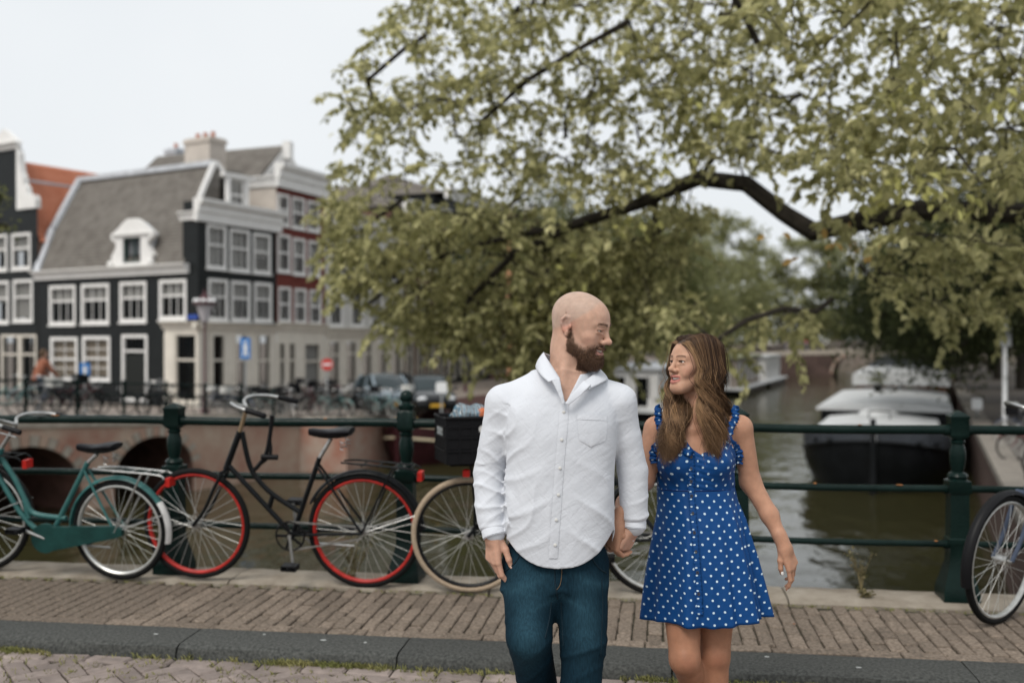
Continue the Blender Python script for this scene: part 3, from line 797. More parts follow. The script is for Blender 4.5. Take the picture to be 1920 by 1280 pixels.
# chimneys
chp = shifted(LF, RO - .6)
def chimney(root, fa, x0, y0, x1, y1, dp, m, pots=3):
    u0, u1, z0, z1 = srt(rect(fa, x0, y0, x1, y1)); b = MB()
    slab(b, fa, u0, u1, z0, z1 - .25, -dp, 0); slab(b, fa, u0 - .06, u1 + .06, z1 - .25, z1 - .08, -dp - .06, .06); slab(b, fa, u0, u1, z1 - .08, z1, -dp, 0)
    c = b.build('chimney', m, root)
    for i in range(pots):
        MB().lathe([(.1, 0), (.09, .22), (.12, .25), (.11, .3)], fa.P(u0 + (u1 - u0) * (i + .6) / (pots + .3), z1, -dp * .5), 10).build('chimney_pot', m_tile_o, c)
chimney(hb, chp, 346, 258, 393, 345, 1.0, m_beige)
chimney(hb, shifted(LF, -DPT - 2), 309, 278, 330, 350, .7, m_lead, 1)
# blue street name plate
sg = MB(); a = LF.hit(352, 590); b2 = LF.hit(371, 598); slab(sg, LF, b2[0], a[0], b2[1], a[1], .0, .03); sg.build('name_plate', mat('blue enamel', (.03, .07, .3), .3), hb)

# ---------- red brick house
hr = thing('red_brick_house', 'narrow dark red brick canal house with white cornice and three window rows', 'house', (0, 0, 0))
u0, u1 = uR + .02, RF.hit(609, 500)[0]
rows = [[(519, 364, 542, 423), (547, 371, 571, 429), (576, 378, 599, 434)], [(520, 440, 544, 510), (549, 447, 572, 515), (578, 452, 600, 518)], [(522, 538, 545, 604), (552, 541, 574, 606), (580, 544, 602, 608)]]
hh = [[srt(rect(RF, *w)) for w in row] for row in rows]
zc_ = RF.hit(560, 609)[1]; zt_ = RF.hit(510, 345)[1]; zt2 = RF.hit(604, 364)[1]
wall_holes(hr, RF, u0, u1, zc_, zt_, [r for row in hh for r in row], m_red)
for row in hh:
    for k, r in enumerate(row): window(hr, RF, r, .12, .52, 1, 0, random.choice((0, .35, .5)) if k else 0, sill=True)
cornice(hr, RF, u0 - .1, u1 + .1, RF.hit(506, 302)[1], RF.hit(604, 330)[1], zt_ - .0 and (RF.hit(506, 302)[1] - RF.hit(506, 347)[1]), .5, m_white, 'cornice')
cornice(hr, RF, u0, u1, zc_ + .12, RF.hit(609, 612)[1] + .1, .35, .3, m_cream, 'shop_cornice')
gw = [srt(rect(RF, *w)) for w in ((523, 641, 535, 752), (541, 641, 554, 752), (570, 643, 600, 752))]
wall_holes(hr, RF, u0, u1, G, zc_, gw, m_cream, 'ground_wall')
for k, r in enumerate(gw): window(hr, RF, r, .07, .7, 0, 0, .9 if k == 2 else 0, m=m_cream, sill=False)
zrid = shifted(RF, -5).hit(520, 282)[1]
q = MB(); slab(q, RF, u0, u0 + .3, zg, zt_ + .4, -9, -.02); q.build('side_wall', m_beige, hr)
cornice(hr, Facade(RF.P(u0, 0, 0), RF.P(u0, 0, -9)), 0, 8.5, zt_ + .45, zt_ + .4, .5, .25, m_white, 'side_cornice')
# roof: ridge runs back from the front, slope towards the corner house
hx = Facade(RF.P(u0, 0, 0), RF.P(u0, 0, -9)); um = (u0 + u1) / 2
zed = zt_ + .4; zrd = zed + 1.9
tiled(hr, hx, .9, 9.0, zed, .15, .9, 9.0, zrd, -(um - u0), 12, m_tile, 'roof_slope')
MB().add([RF.P(u1, zed, -.9), RF.P(u1, zed, -9), RF.P(um, zrd, -9), RF.P(um, zrd, -.9)], [(0, 1, 2, 3)]).build('roof_slope', m_tile, hr)
MB().add([RF.P(u0, zed, -.9), RF.P(u1, zed, -.9), RF.P(um, zrd, -.9)], [(0, 1, 2)]).build('roof_gable', m_white, hr)
MB().bar(RF.P(um, zed + 1.2, -.8), RF.P(um, zrd + .15, -.8), .5, .4).build('gable_post', m_white, hr)

# ---------- pale grey house and its neighbours along the canal
def row_house(name, label, ua, ub, ztop, m, m_ground, nwin, zfl, gh, tall=.66, curtain=.3, ncol=None):
    t = thing(name, label, 'house', (0, 0, 0)); ho = []
    w = (ub - ua) / nwin
    for zf in zfl:
        for k in range(nwin):
            ho.append((ua + w * (k + .2), ua + w * (k + .8), zf, zf + 2.0))
    zg_ = G + gh
    wall_holes(t, RF, ua, ub, zg_, ztop, ho, m)
    for r in ho: window(t, RF, r, .12, .55, 1, 0, random.choice((0, curtain, .9, 0)))
    gn = nwin + 1; gwid = (ub - ua) / gn
    gh_ = [(ua + gwid * (k + .17), ua + gwid * (k + .83), G + .3 + .15 * (k % 2), zg_ - .45) for k in range(gn)]
    wall_holes(t, RF, ua, ub, G, zg_, gh_, m_ground, 'ground_wall')
    for r in gh_: window(t, RF, r, .09, .72, 1, 0, 0, m=m_cream, sill=False)
    cornice(t, RF, ua, ub, zg_ + .2, zg_ + .2, .42, .35, m_cream, 'shop_cornice'); cornice(t, RF, ua, ub, ztop + .5, ztop + .5, .7, .45, m_white)
    q = MB(); slab(q, RF, ua, ub, zg_, ztop + .02, -9, -.9); q.build('rear_body', m, t)
    um_ = (ua + ub) / 2
    MB().add([RF.P(ua, ztop + .2, -.3), RF.P(ub, ztop + .2, -.3), RF.P(ub - .5, ztop + 1.7, -4.5), RF.P(ua + .5, ztop + 1.7, -4.5), RF.P(ua, ztop + .2, -9), RF.P(ub, ztop + .2, -9)], [(0, 1, 2, 3), (3, 2, 5, 4), (0, 3, 4), (1, 5, 2)]).build('roof_slope', m_tile, t)
    return t
ug = RF.hit(757, 600)[0]
row_house('grey_house', 'wide pale grey plastered house with tall windows above a cream shop front', u1 + .02, ug, RF.hit(690, 425)[1], m_grey, m_cream, 4, [RF.hit(690, 612)[1], RF.hit(690, 525)[1]], RF.hit(690, 622)[1] - G)
ub_ = RF.hit(835, 600)[0]
row_house('brown_brick_house', 'brown brick canal house beside the pale grey one, half behind leaves', ug + .02, ub_, 9.0, m_brown, m_brown, 3, [2.6, 5.4], 3.2)
uu = ub_
for k, (w_, hgt, mm, lab) in enumerate(((7, 10.5, m_black, 'dark painted canal house behind the wooden mast'), (6.5, 9.5, m_red, 'red brick canal house deep behind the tree leaves'), (8, 11, m_brown, 'tall brown canal house behind the man\'s head'), (9, 10, m_beige, 'beige plastered canal house beyond the brown ones'), (12, 11, m_brown, 'wide brown house near the far canal bridge'))):
    row_house('canal_house', lab, uu + .02, uu + w_, hgt, mm, mm, 3, [2.4, 5.3], 3.1); uu += w_

# ---------- black house at the left edge with the white neck gable and orange roof
he = thing('gabled_house', 'black house with white scrolled neck gable and steep orange tiled roof', 'house', (0, 0, 0))
E0 = uL + .05; E1 = uL + 5.2
ew = [(22, 437, 58, 505), (25, 524, 62, 603), (-22, 440, 14, 508), (-20, 527, 17, 606), (-62, 443, -28, 510), (-60, 530, -26, 608)]
eg = [(3, 627, 37, 752), (38, 627, 69, 752), (-50, 629, -8, 752)]
eh = [srt(rect(LF, *w)) for w in ew]; eh2 = [srt(rect(LF, *w)) for w in eg]
ze = LF.hit(50, 392)[1]
wall_holes(he, LF, E0, E1, G, ze, eh + eh2, m_black)
for k, r in enumerate(eh): window(he, LF, r, .14, .6, 0, 0, .97 if k == 1 else .5)
for r in eh2: window(he, LF, r, .12, .72, 0, 0, 0, m=m_cream, sill=False)
ec = (E0 + E1) / 2; hw = (E1 - E0) / 2
ztop = LF.hit(8, 281)[1]
nk = hw * .42
neck = [(nk, 0), (nk, (ztop - ze))]
wall_holes(he, LF, ec - nk, ec + nk, ze, ztop, [], m_black, 'neck_gable')
# scrolled claw pieces left and right of the neck
hz = ztop - ze
claw = [(1.0, 0), (1.0, .13), (.96, .2), (.86, .22), (.78, .21), (.74, .27), (.72, .34), (.64, .40), (.62, .5), (.56, .6), (.52, .75), (.5, .9), (.42, 1.0), (.42, 0)]
for sx in (-1, 1):
    MB().prism([LF.P(ec + sx * x_ * hw, ze + z_ * hz, .12) for x_, z_ in claw], -LF.n * .3).build('claw_piece', m_white, he)
cornice(he, LF, ec - nk - .15, ec + nk + .15, ztop + .25, ztop + .25, .3, .3, m_white, 'gable_cap')
MB().prism([LF.P(ec - nk - .1, ztop + .25, .1), LF.P(ec + nk + .1, ztop + .25, .1), LF.P(ec, ztop + 1.0, .1)], -LF.n * .3).build('pediment', m_white, he)
ex = Facade(LF.P(E0, 0, 0), LF.P(E0, 0, -12))
zer = LF.hit(24, 300)[1]
tiled(he, ex, .1, 12, ze - 1.6, .05, .1, 12, zer + .1, -hw, 26, m_tile_o, 'roof_slope')
MB().add([LF.P(E1, ze - 1.6, -.1), LF.P(E1, ze - 1.6, -12), LF.P(ec, zer + .1, -12), LF.P(ec, zer + .1, -.1)], [(0, 1, 2, 3)]).build('roof_slope', m_tile_o, he)
MB().bar(ex.P(.1, zer - .9, -hw * .78), ex.P(12, zer - .9, -hw * .78), .3, .12).build('roof_gutter', m_lead, he)
q = MB(); slab(q, ex, .05, 12, G, ze - 1.55, -.3, -.02); q.build('side_wall', m_brown, he)
# ================================================================== trees
m_bark = mat('elm bark', (.035, .030, .024), .95, var=.35, vs=9, coord='World', bump=.02, bs=25)
def leaf_mat(name, a, b, tr=.35):
    return mat(name, a, .55, spec=.3, attr='Col', var=.12, vs=3, coord='World', trans=tr)
m_leaf = leaf_mat('elm leaves', None or (.1, .1, .04), None, .52)
def skeleton(limbs, attract, reach, step=.35, rng_=None, sag=.05):
    """grow twigs from limb polylines to attraction points; returns nodes, parent index, depth of child tree"""
    N = []; Pp = []
    for pts in limbs:
        pts = [np.array(p, float) for p in pts]
        prev = -1
        if N:
            d = np.linalg.norm(np.array(N) - pts[0], axis=1); j = int(d.argmin())
            if d[j] < .8: prev = j
        for a, b in zip(pts[:-1], pts[1:]):
            n = max(1, int(np.linalg.norm(b - a) / step))
            for k in range(n):
                N.append(a + (b - a) * k / n); Pp.append(prev); prev = len(N) - 1
        N.append(pts[-1]); Pp.append(prev)
    nl = len(N)
    cap = nl + len(attract) * 14
    A = np.zeros((cap, 3)); A[:nl] = N; cnt = nl
    order = np.argsort([np.min(np.linalg.norm(A[:nl] - p, axis=1)) for p in attract])
    for i in order:
        p = attract[i]
        d = np.linalg.norm(A[:cnt] - p, axis=1); j = int(d.argmin()); dist = d[j]
        if dist > reach or dist < .05: continue
        n = min(12, max(1, int(dist / step)))
        a = A[j].copy(); prev = j
        side = rng.normal(0, .12, 3) * dist * .5
        for k in range(1, n + 1):
            t = k / n
            q = a + (p - a) * t + side * math.sin(t * math.pi) ; q[2] += sag * dist * math.sin(t * math.pi)
            A[cnt] = q; Pp.append(prev); prev = cnt; cnt += 1
    return A[:cnt], np.array(Pp), nl
def tree_mesh(A, Pp, nl, r_limb, r_min=.006, pw=.42, tube_min=0.0, limb_min=0):
    n = len(A); w = np.ones(n)
    for i in range(n - 1, -1, -1):
        if Pp[i] >= 0: w[Pp[i]] += w[i]
    rad = np.maximum(r_min, r_limb * (w / w.max()) ** pw)
    if limb_min: rad[:nl] = np.maximum(rad[:nl], limb_min)
    child = {}
    for i in range(n):
        if Pp[i] >= 0: child.setdefault(int(Pp[i]), []).append(i)
    b = MB(); seen = set()
    def chain(i0, p0):
        pts = [A[p0]] if p0 >= 0 else []; rs = [min(rad[p0], rad[i0] * 1.25)] if p0 >= 0 else []
        i = i0
        while True:
            pts.append(A[i]); rs.append(rad[i]); c = child.get(i)
            if not c: break
            c = sorted(c, key=lambda k: -w[k])
            for o in c[1:]: stack.append((o, i))
            i = c[0]
        if len(pts) > 1 and max(rs) >= tube_min: b.tube(pts, rs, 7 if max(rs) > .03 else 4, cap=False)
    stack = [(i, -1) for i in range(n) if Pp[i] < 0]
    while stack:
        i, p = stack.pop(); chain(i, p)
    return b, rad
def leaves(name, pos, size, cols, droop=.5, m=None, parent=None, fold=.25, dirs=None):
    """one crown mesh: each leaf a folded blade of four triangles"""
    n = len(pos)
    a = rng.uniform(0, 2 * np.pi, n); el = rng.normal(-droop, .45, n)
    d = np.stack([np.cos(a) * np.cos(el), np.sin(a) * np.cos(el), np.sin(el)], 1)
    if dirs is not None:
        ok = np.linalg.norm(dirs, axis=1) > 0; dd = dirs + rng.normal(0, .22, (n, 3)); dd /= np.linalg.norm(dd, axis=1, keepdims=True) + 1e-9; d = np.where(ok[:, None], dd, d)
    up = np.array([0, 0, 1.0]) + rng.normal(0, .45, (n, 3))
    s = np.cross(d, up); s /= np.linalg.norm(s, axis=1, keepdims=True) + 1e-9
    nn = np.cross(s, d)
    L = (size * rng.uniform(.65, 1.25, n))[:, None]; W = L * .34
    p0 = pos; p1 = pos + d * L * .45 + s * W - nn * W * fold * -1; p2 = pos + d * L; p3 = pos + d * L * .45 - s * W + nn * W * fold; pm_ = pos + d * L * .5 - nn * L * .03
    p2 = p2 - nn * L * .12
    V = np.stack([p0, p1, p2, p3, pm_], 1).reshape(-1, 3); k = np.arange(n)[:, None] * 5
    Fq = np.concatenate([k + np.array([[0, 4, 1]]), k + np.array([[1, 4, 2]]), k + np.array([[2, 4, 3]]), k + np.array([[3, 4, 0]])], 0)
    me = np_mesh(name, V, Fq, False)
    set_col(me, np.repeat(cols, 5, axis=0))
    o = obj(name, me, m or m_leaf, parent); o['kind'] = 'stuff'
    return o
def leaf_cols(n, base, dark, light, pl=.3):
    t = rng.uniform(0, 1, n)[:, None]; u = (rng.uniform(0, 1, n) < pl)[:, None]
    c = np.array(dark) * (1 - t) + np.array(base) * t
    c = np.where(u, np.array(base) * (1 - t) + np.array(light) * t, c)
    return c * rng.uniform(.8, 1.2, (n, 1))

# ---- the big elm on the right bank whose limbs hang over the canal
def P3(l): return [np.array(at(*p)) for p in l]
TB = onz(2290, 960, QUAY)
limbs = [
    [np.array((TB.x, TB.y, QUAY)), np.array((TB.x - .1, TB.y + .1, .6))] + P3([(2200, 520, 13.0), (2060, 430, 13.0), (1900, 400, 13.2), (1720, 395, 13.4), (1640, 410, 13.4), (1525, 435, 13.6), (1470, 400, 13.8), (1400, 345, 14), (1310, 335, 14.5), (1190, 385, 15), (1080, 420, 15.3), (960, 480, 15.6), (880, 560, 15.8)]),
    P3([(1525, 435, 13.6), (1440, 380, 13.2), (1480, 190, 12.4), (1420, 80, 12), (1360, -40, 11.6), (1330, -160, 11)]),
    P3([(1720, 395, 13.4), (1660, 450, 13.0), (1610, 495, 12.7), (1560, 560, 12.4), (1530, 585, 12.3), (1470, 578, 12.2), (1400, 600, 12.2), (1340, 640, 12.2)]),
    P3([(1560, 560, 12.4), (1500, 540, 12.6), (1410, 580, 12.8), (1330, 600, 13), (1290, 655, 13.2)]),
    P3([(1310, 335, 14.5), (1200, 270, 14.8), (1060, 260, 15.2), (930, 245, 15.6), (820, 262, 16), (720, 300, 16.4), (660, 350, 16.6)]),
    P3([(1400, 60, 12), (1300, 0, 12.4), (1180, 40, 12.8), (1080, 95, 13.2), (990, 150, 13.6), (900, 230, 14)]),
    P3([(1190, 385, 15), (1050, 400, 15.4), (900, 350, 15.8), (790, 350, 16.2), (690, 420, 16.6)]),
    P3([(1180, 40, 12.8), (1020, 10, 13.4), (880, 20, 14), (760, 90, 14.6), (690, 150, 15)]),
    P3([(2060, 430, 13), (2010, 200, 12), (1900, 40, 11), (1870, 90, 10.6), (1830, 112, 10.2), (1760, 95, 10), (1680, 60, 9.8)]),
    P3([(2010, 200, 12), (1930, 250, 11), (1840, 260, 10.4), (1740, 300, 10)]),
    P3([(1480, 190, 12.4), (1600, 130, 11.6), (1650, 60, 11.2), (1720, 20, 11)]),
    P3([(1080, 420, 15.3), (980, 440, 15.8), (850, 470, 16.3), (760, 520, 16.6), (690, 570, 16.8)]),
    P3([(1480, 190, 12.4), (1560, 60, 11.6), (1520, -60, 11.0)]),
]
def in_poly(poly, n):
    P = np.array(poly, float); lo, hi = P.min(0), P.max(0); out = []
    while len(out) < n:
        q = rng.uniform(lo, hi, (n * 2, 2)); ins = np.zeros(len(q), bool); j = len(P) - 1
        for i in range(len(P)):
            c = ((P[i, 1] > q[:, 1]) != (P[j, 1] > q[:, 1])) & (q[:, 0] < (P[j, 0] - P[i, 0]) * (q[:, 1] - P[i, 1]) / (P[j, 1] - P[i, 1] + 1e-12) + P[i, 0]); ins ^= c; j = i
        out += list(q[ins])
    return np.array(out[:n])
def att(poly, n, d0, d1, keep=None):
    q = in_poly(poly, n); d = rng.uniform(d0, d1, n)
    return [np.array(at(x, y, dd)) for (x, y), dd in zip(q, d)]
A_main = att([(640, 150), (700, 60), (820, -80), (1450, -120), (1440, 300), (1330, 330), (1240, 400), (1180, 440), (1010, 480), (700, 440), (625, 330), (630, 240)], 1180, 12.5, 16.8)
A_low = att([(625, 330), (700, 380), (1180, 420), (1300, 380), (1330, 420), (1290, 470), (1250, 530), (1230, 640), (1130, 690), (960, 700), (840, 640), (700, 610), (640, 560), (610, 420)], 1700, 14.3, 17.5)
A_right = att([(1380, -100), (2000, -140), (2050, 420), (1900, 470), (1700, 470), (1560, 430), (1500, 300), (1420, 330), (1400, 150)], 1050, 9.2, 14)
A_tip = att([(1250, 560), (1400, 560), (1500, 560), (1540, 610), (1420, 650), (1300, 690), (1240, 660)], 90, 11.8, 13.6)
A_r2 = att([(1560, 430), (1960, 420), (1980, 560), (1800, 600), (1640, 560)], 150, 11.5, 14)
def to_px(p):
    v = Vector(p) - CAM; dd = v.dot(C_F); return 960 + F * v.dot(C_R) / dd, 640 - F * v.dot(C_U) / dd, dd
LP = []
for lim in limbs:
    for a, b in zip(lim[:-1], lim[1:]):
        for t in np.linspace(0, 1, 7): LP.append(to_px(a + (b - a) * t))
LP = np.array(LP)
def clear_limb(pts):
    """thin the twigs that would grow straight in front of a limb"""
    out = []
    for p in pts:
        x, y, dd = to_px(p); d = np.hypot(LP[:, 0] - x, LP[:, 1] - y); k = int(d.argmin())
        if d[k] < (44 if x > 1380 else 30) and dd < LP[k, 2] + .4 and random.random() < .85: continue
        out.append(p)
    return out
attr_ = np.array(clear_limb(A_main + A_low + A_right + A_tip + A_r2))
SA, SP, SN = skeleton(limbs, attr_, 2.6, .3, sag=.06)
elm = thing('elm_tree', 'large elm leaning from the right bank with leafy limbs hanging over the canal', 'tree', (0, 0, 0))
tb, rad = tree_mesh(SA, SP, SN, .16, .0065, .47, limb_min=.036)
tb.build('trunk', m_bark, elm, True)
tw = np.arange(SN, len(SA))
def leaf_points(A, Pp, idx, per, jit=.07):
    a = A[idx]; b = A[np.maximum(Pp[idx], 0)]
    t = rng.uniform(0, 1, (len(idx), per, 1))
    p = a[:, None] * t + b[:, None] * (1 - t) + rng.normal(0, jit, (len(idx), per, 3)) * np.array([1, 1, .8])
    return p.reshape(-1, 3)
lp = leaf_points(SA, SP, tw, 6, .095)
# drooping sprays at twig ends
ends = np.array([i for i in tw if i not in set(SP.tolist())])
NSP = 16
td = SA[ends] - SA[np.maximum(SP[ends], 0)]; td[:, 2] *= .4; td += rng.normal(0, .12, td.shape); td /= np.linalg.norm(td, axis=1, keepdims=True) + 1e-9
sid = np.cross(td, np.array([0, 0, 1.0])); sid /= np.linalg.norm(sid, axis=1, keepdims=True) + 1e-9
sl_ = rng.uniform(.28, .55, len(ends))
lp2 = []; ld2 = []; sprg = MB()
for k in range(NSP):
    t = (k + .5) / NSP; dz = -(t ** 1.7) * .55
    p = SA[ends] + td * (sl_ * t)[:, None] + np.array([0, 0, 1.0]) * (dz * sl_)[:, None] + rng.normal(0, .012, (len(ends), 3)); sg = 1 if k % 2 else -1
    lp2.append(p); ld2.append(td * .75 + sid * sg * .8 + np.array([0, 0, -.35 - .5 * t]))
lp2 = np.concatenate(lp2); ld = np.concatenate([np.zeros_like(lp), np.concatenate(ld2)])
lp = np.concatenate([lp, lp2])
leaves('crown', lp, .138, leaf_cols(len(lp), (.40, .385, .185), (.21, .21, .09), (.62, .585, .31), .45), .62, parent=elm, dirs=ld)
# a few yellowed leaf clusters and the sharpest hanging leaves are pieces of their own
m_yel = mat('yellowed leaf', (.46, .30, .10), .6, trans=.4, rnd=.3)
m_pale = mat('pale green leaf', (.42, .41, .15), .55, trans=.4, rnd=.3)
lfm = MB().add([(0, 0, 0), (.032, .05, .008), (0, .11, -.016), (-.032, .05, .008), (0, .055, -.004), (.022, .085, 0), (-.022, .085, 0)], [(0, 1, 4), (1, 5, 4), (5, 2, 4), (2, 6, 4), (6, 3, 4), (3, 0, 4)])
lf_y = lfm.mesh('leaf'); lf_p = lfm.mesh('leaf')
for cx, cy, n, dd, me, mm in ((1585, 440, 12, 10.5, lf_y, m_yel), (1468, 460, 4, 11, lf_y, m_yel), (1720, 340, 26, 9.3, lf_p, m_pale), (1640, 370, 22, 9.6, lf_p, m_pale), (1180, 410, 16, 13, lf_p, m_pale), (1240, 300, 18, 12.5, lf_p, m_pale), (1790, 380, 16, 9.2, lf_p, m_pale), (1085, 505, 14, 13.5, lf_p, m_pale), (1560, 300, 18, 10.4, lf_p, m_pale), (1880, 190, 14, 9.0, lf_p, m_pale), (1010, 560, 12, 14, lf_p, m_pale), (1690, 180, 16, 9.4, lf_p, m_pale), (1330, 210, 16, 11.6, lf_p, m_pale)):
    for k in range(n):
        p = at(cx + random.gauss(0, 26), cy + random.gauss(0, 18), dd + random.gauss(0, .15))
        o = obj('leaf', me, mm, elm, p, (random.gauss(-.9, .35), random.gauss(0, .5), random.uniform(0, 6.28)))
        s_ = random.uniform(.8, 1.25); o.scale = (s_, s_, s_)

# ---- background trees
def bg_tree(name, label, base, h, crown, nleaf, size, cols, trunk_r=.22, group=None, lean=(0, 0), nclump=46):
    """crown: list of (dx,dy,z,rx,ry,rz) ellipsoids relative to the base"""
    base = np.array(base, float)
    t = thing(name, label, 'tree', (0, 0, 0), 0, group)
    top = base + np.array([lean[0], lean[1], h * .75])
    limbs_ = [[base, base + (top - base) * .35 + rng.normal(0, .15, 3), top]]
    pts = []
    for (dx, dy, z, rx, ry, rz) in crown:
        v = rng.normal(0, 1, (nclump, 3)); v /= np.linalg.norm(v, axis=1, keepdims=True)
        v *= rng.uniform(.45, 1, (nclump, 1)) ** .5
        pts.append(base + np.array([dx, dy, z]) + v * np.array([rx, ry, rz]))
    pts = np.concatenate(pts)
    A, Pq, nl = skeleton(limbs_, pts, 9, .8, sag=.03)
    b, _ = tree_mesh(A, Pq, nl, trunk_r, .02, .5, tube_min=.03)
    b.build('trunk', m_bark, t, True)
    per = max(1, int(nleaf / len(pts)))
    c = pts[:, None] + rng.normal(0, 1, (len(pts), per, 3)) * np.array([.75, .75, .55])
    lp_ = c.reshape(-1, 3)
    leaves('crown', lp_, size, leaf_cols(len(lp_), *cols), .4, parent=t)
    return t
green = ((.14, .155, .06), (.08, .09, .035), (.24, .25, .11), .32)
pale = ((.27, .28, .13), (.17, .18, .08), (.38, .38, .2), .4)  # far foliage: haze and overexposure painted in as paler leaf colours
dark = ((.045, .055, .022), (.022, .028, .011), (.085, .095, .035), .22)  # right bank foliage in shadow: the shade is painted into the leaf colours
grp_r = 'trees along the right bank'
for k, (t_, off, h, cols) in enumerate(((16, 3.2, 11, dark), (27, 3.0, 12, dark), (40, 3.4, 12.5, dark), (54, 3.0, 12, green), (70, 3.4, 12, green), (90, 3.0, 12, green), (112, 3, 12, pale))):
    b_ = RB0 + CDIR * (t_ + 14) - RW.n * off; b_.z = QUAY
    bg_tree('canal_tree', ('dark leafy elm on the right quay beside the bow of the black barge', 'dark elm on the right quay beside the barge\'s pale cabin roof', 'dark elm on the right quay next to the white pole', 'greener elm on the right quay beyond the last moored barge', 'greener elm midway along the right quay before the far bridge', 'greener elm on the right quay, second from the far bridge', 'pale elm by the right end of the far bridge')[k], b_, h,
            [(-2.4, 0, 5.6, 4.6, 4.2, 3.2), (.5, 1, 9, 4.6, 4.4, 3.8), (-4.2, -.5, 4.6, 3.0, 3.4, 2.2), (1.5, 0, 4.4, 3.4, 3.4, 2), (-4.5, 1.5, 3.6, 2.6, 3.4, 1.8)], 26000 if k < 3 else 14000, .2 if k < 3 else .32, cols, .3, grp_r)
grp_l = 'trees along the left bank'
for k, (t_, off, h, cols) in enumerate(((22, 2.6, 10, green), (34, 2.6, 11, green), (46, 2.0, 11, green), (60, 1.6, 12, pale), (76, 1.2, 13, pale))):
    b_ = QC + CDIR * t_ - LW.n * off; b_.z = QUAY
    bg_tree('canal_tree', ('green elm on the left quay beside the wooden mast', 'green elm on the left quay behind the bald man\'s head', 'green elm on the left quay behind the houseboats', 'pale elm on the left quay, second from the far bridge', 'pale elm on the left quay, nearest the far bridge')[k], b_, h,
            [(.6, 0, 5.2, 4.4, 4.2, 3.0), (.8, 1, 8.6, 4.4, 4.2, 3.6)], 11000, .28, cols, .26, grp_l)
tag(MB().box(FB.P(uc - 3, QUAY - 1.2, -120), (90, 72, 1.2), rot=Matrix.Rotation(math.atan2(FB.u.y, FB.u.x), 3, 'Z')).build('far_quay', m_street), kind='structure')
for k, (u_, dp) in enumerate(((-46, 12), (-37, 18), (-29, 10), (-21, 16), (-13, 10), (-5, 20), (4, 24), (12, 14), (20, 14), (30, 12))):
    b_ = FB.P(uc + u_, 0, -dp - 4 - (42 if -15 < u_ < 10 else 0)); b_.z = QUAY
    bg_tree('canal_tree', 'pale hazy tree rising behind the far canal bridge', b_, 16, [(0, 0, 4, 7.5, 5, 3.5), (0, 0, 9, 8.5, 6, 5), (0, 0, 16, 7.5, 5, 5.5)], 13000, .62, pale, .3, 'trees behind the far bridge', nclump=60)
# sprig of a tree at the left edge
b_ = at(-60, 760, 25.0); b_.z = QUAY
lt = [[np.array(b_), np.array(at(-80, 500, 25)), np.array(at(-60, 400, 25))], P3([(-70, 440, 25), (-20, 400, 24.8), (0, 372, 24.6)]), P3([(-70, 440, 25), (-25, 425, 24.8), (12, 424, 24.6)])]
A_l = np.array(att([(-90, 330), (5, 330), (14, 370), (22, 425), (-10, 440), (-100, 450)], 60, 24, 25.4))
a_, p_, n_ = skeleton(lt, A_l, 2, .3)
lt_ = thing('street_tree', 'yellow green leafy branch tips reaching past the neck gable house', 'tree', (0, 0, 0))
b, _ = tree_mesh(a_, p_, n_, .12, .01); b.build('trunk', m_bark, lt_, True)
l_ = leaf_points(a_, p_, np.arange(n_, len(a_)), 9, .12); leaves('crown', l_, .14, leaf_cols(len(l_), (.20, .21, .08), (.1, .12, .04), (.32, .31, .13), .4), .3, parent=lt_)
# ================================================================== bicycles
m_rubber = mat('black tyre rubber', (.008, .008, .008), .75, spec=.3)
m_steel = mat('dull steel', (.42, .42, .41), .35, metal=.9, var=.2, vs=30)
m_alu = mat('grey rim aluminium', (.50, .50, .48), .4, metal=.7, var=.12, vs=20)
m_spoke = mat('spoke steel', (.5, .5, .48), .4, metal=.6)
m_blackp = mat('black frame paint', (.006, .007, .008), .3, spec=.4, var=.3, vs=12)
m_plast = mat('black plastic', (.007, .007, .008), .45, spec=.35)
m_sad = mat('black saddle vinyl', (.007, .007, .009), .35, spec=.4)
m_teal = mat('teal frame paint', (.020, .085, .082), .35, spec=.8, col2=(.035, .125, .118), vs=14)
m_tealdk = mat('dark teal chain case', (.008, .040, .036), .5, var=.25, vs=10)
m_redp = mat('red rim paint', (.36, .022, .017), .45, var=.25, vs=18)
m_cream_t = mat('cream tyre rubber', (.34, .265, .19), .8, var=.15, vs=60)
m_bluep = mat('slate blue frame paint', (.05, .065, .10), .4, var=.2, vs=14)
m_whitep = mat('white painted metal', (.62, .61, .59), .45, var=.12, vs=12)
m_redlens = mat('red reflector', (.45, .02, .015), .25)
def arcpts(c, r, a0, a1, n, y=0): return [(c[0] + r * math.cos(a0 + (a1 - a0) * i / n), y, c[1] + r * math.sin(a0 + (a1 - a0) * i / n)) for i in range(n + 1)]
def spline(pts, n=6):
    pts = [Vector(p) for p in pts]; out = []
    for i in range(len(pts) - 1):
        p0, p1, p2, p3 = pts[max(i - 1, 0)], pts[i], pts[i + 1], pts[min(i + 2, len(pts) - 1)]
        for k in range(n):
            t = k / n; out.append(.5 * ((2 * p1) + (p2 - p0) * t + (2 * p0 - 5 * p1 + 4 * p2 - p3) * t * t + (3 * p1 - p0 - 3 * p2 + p3) * t ** 3))
    return out + [pts[-1]]
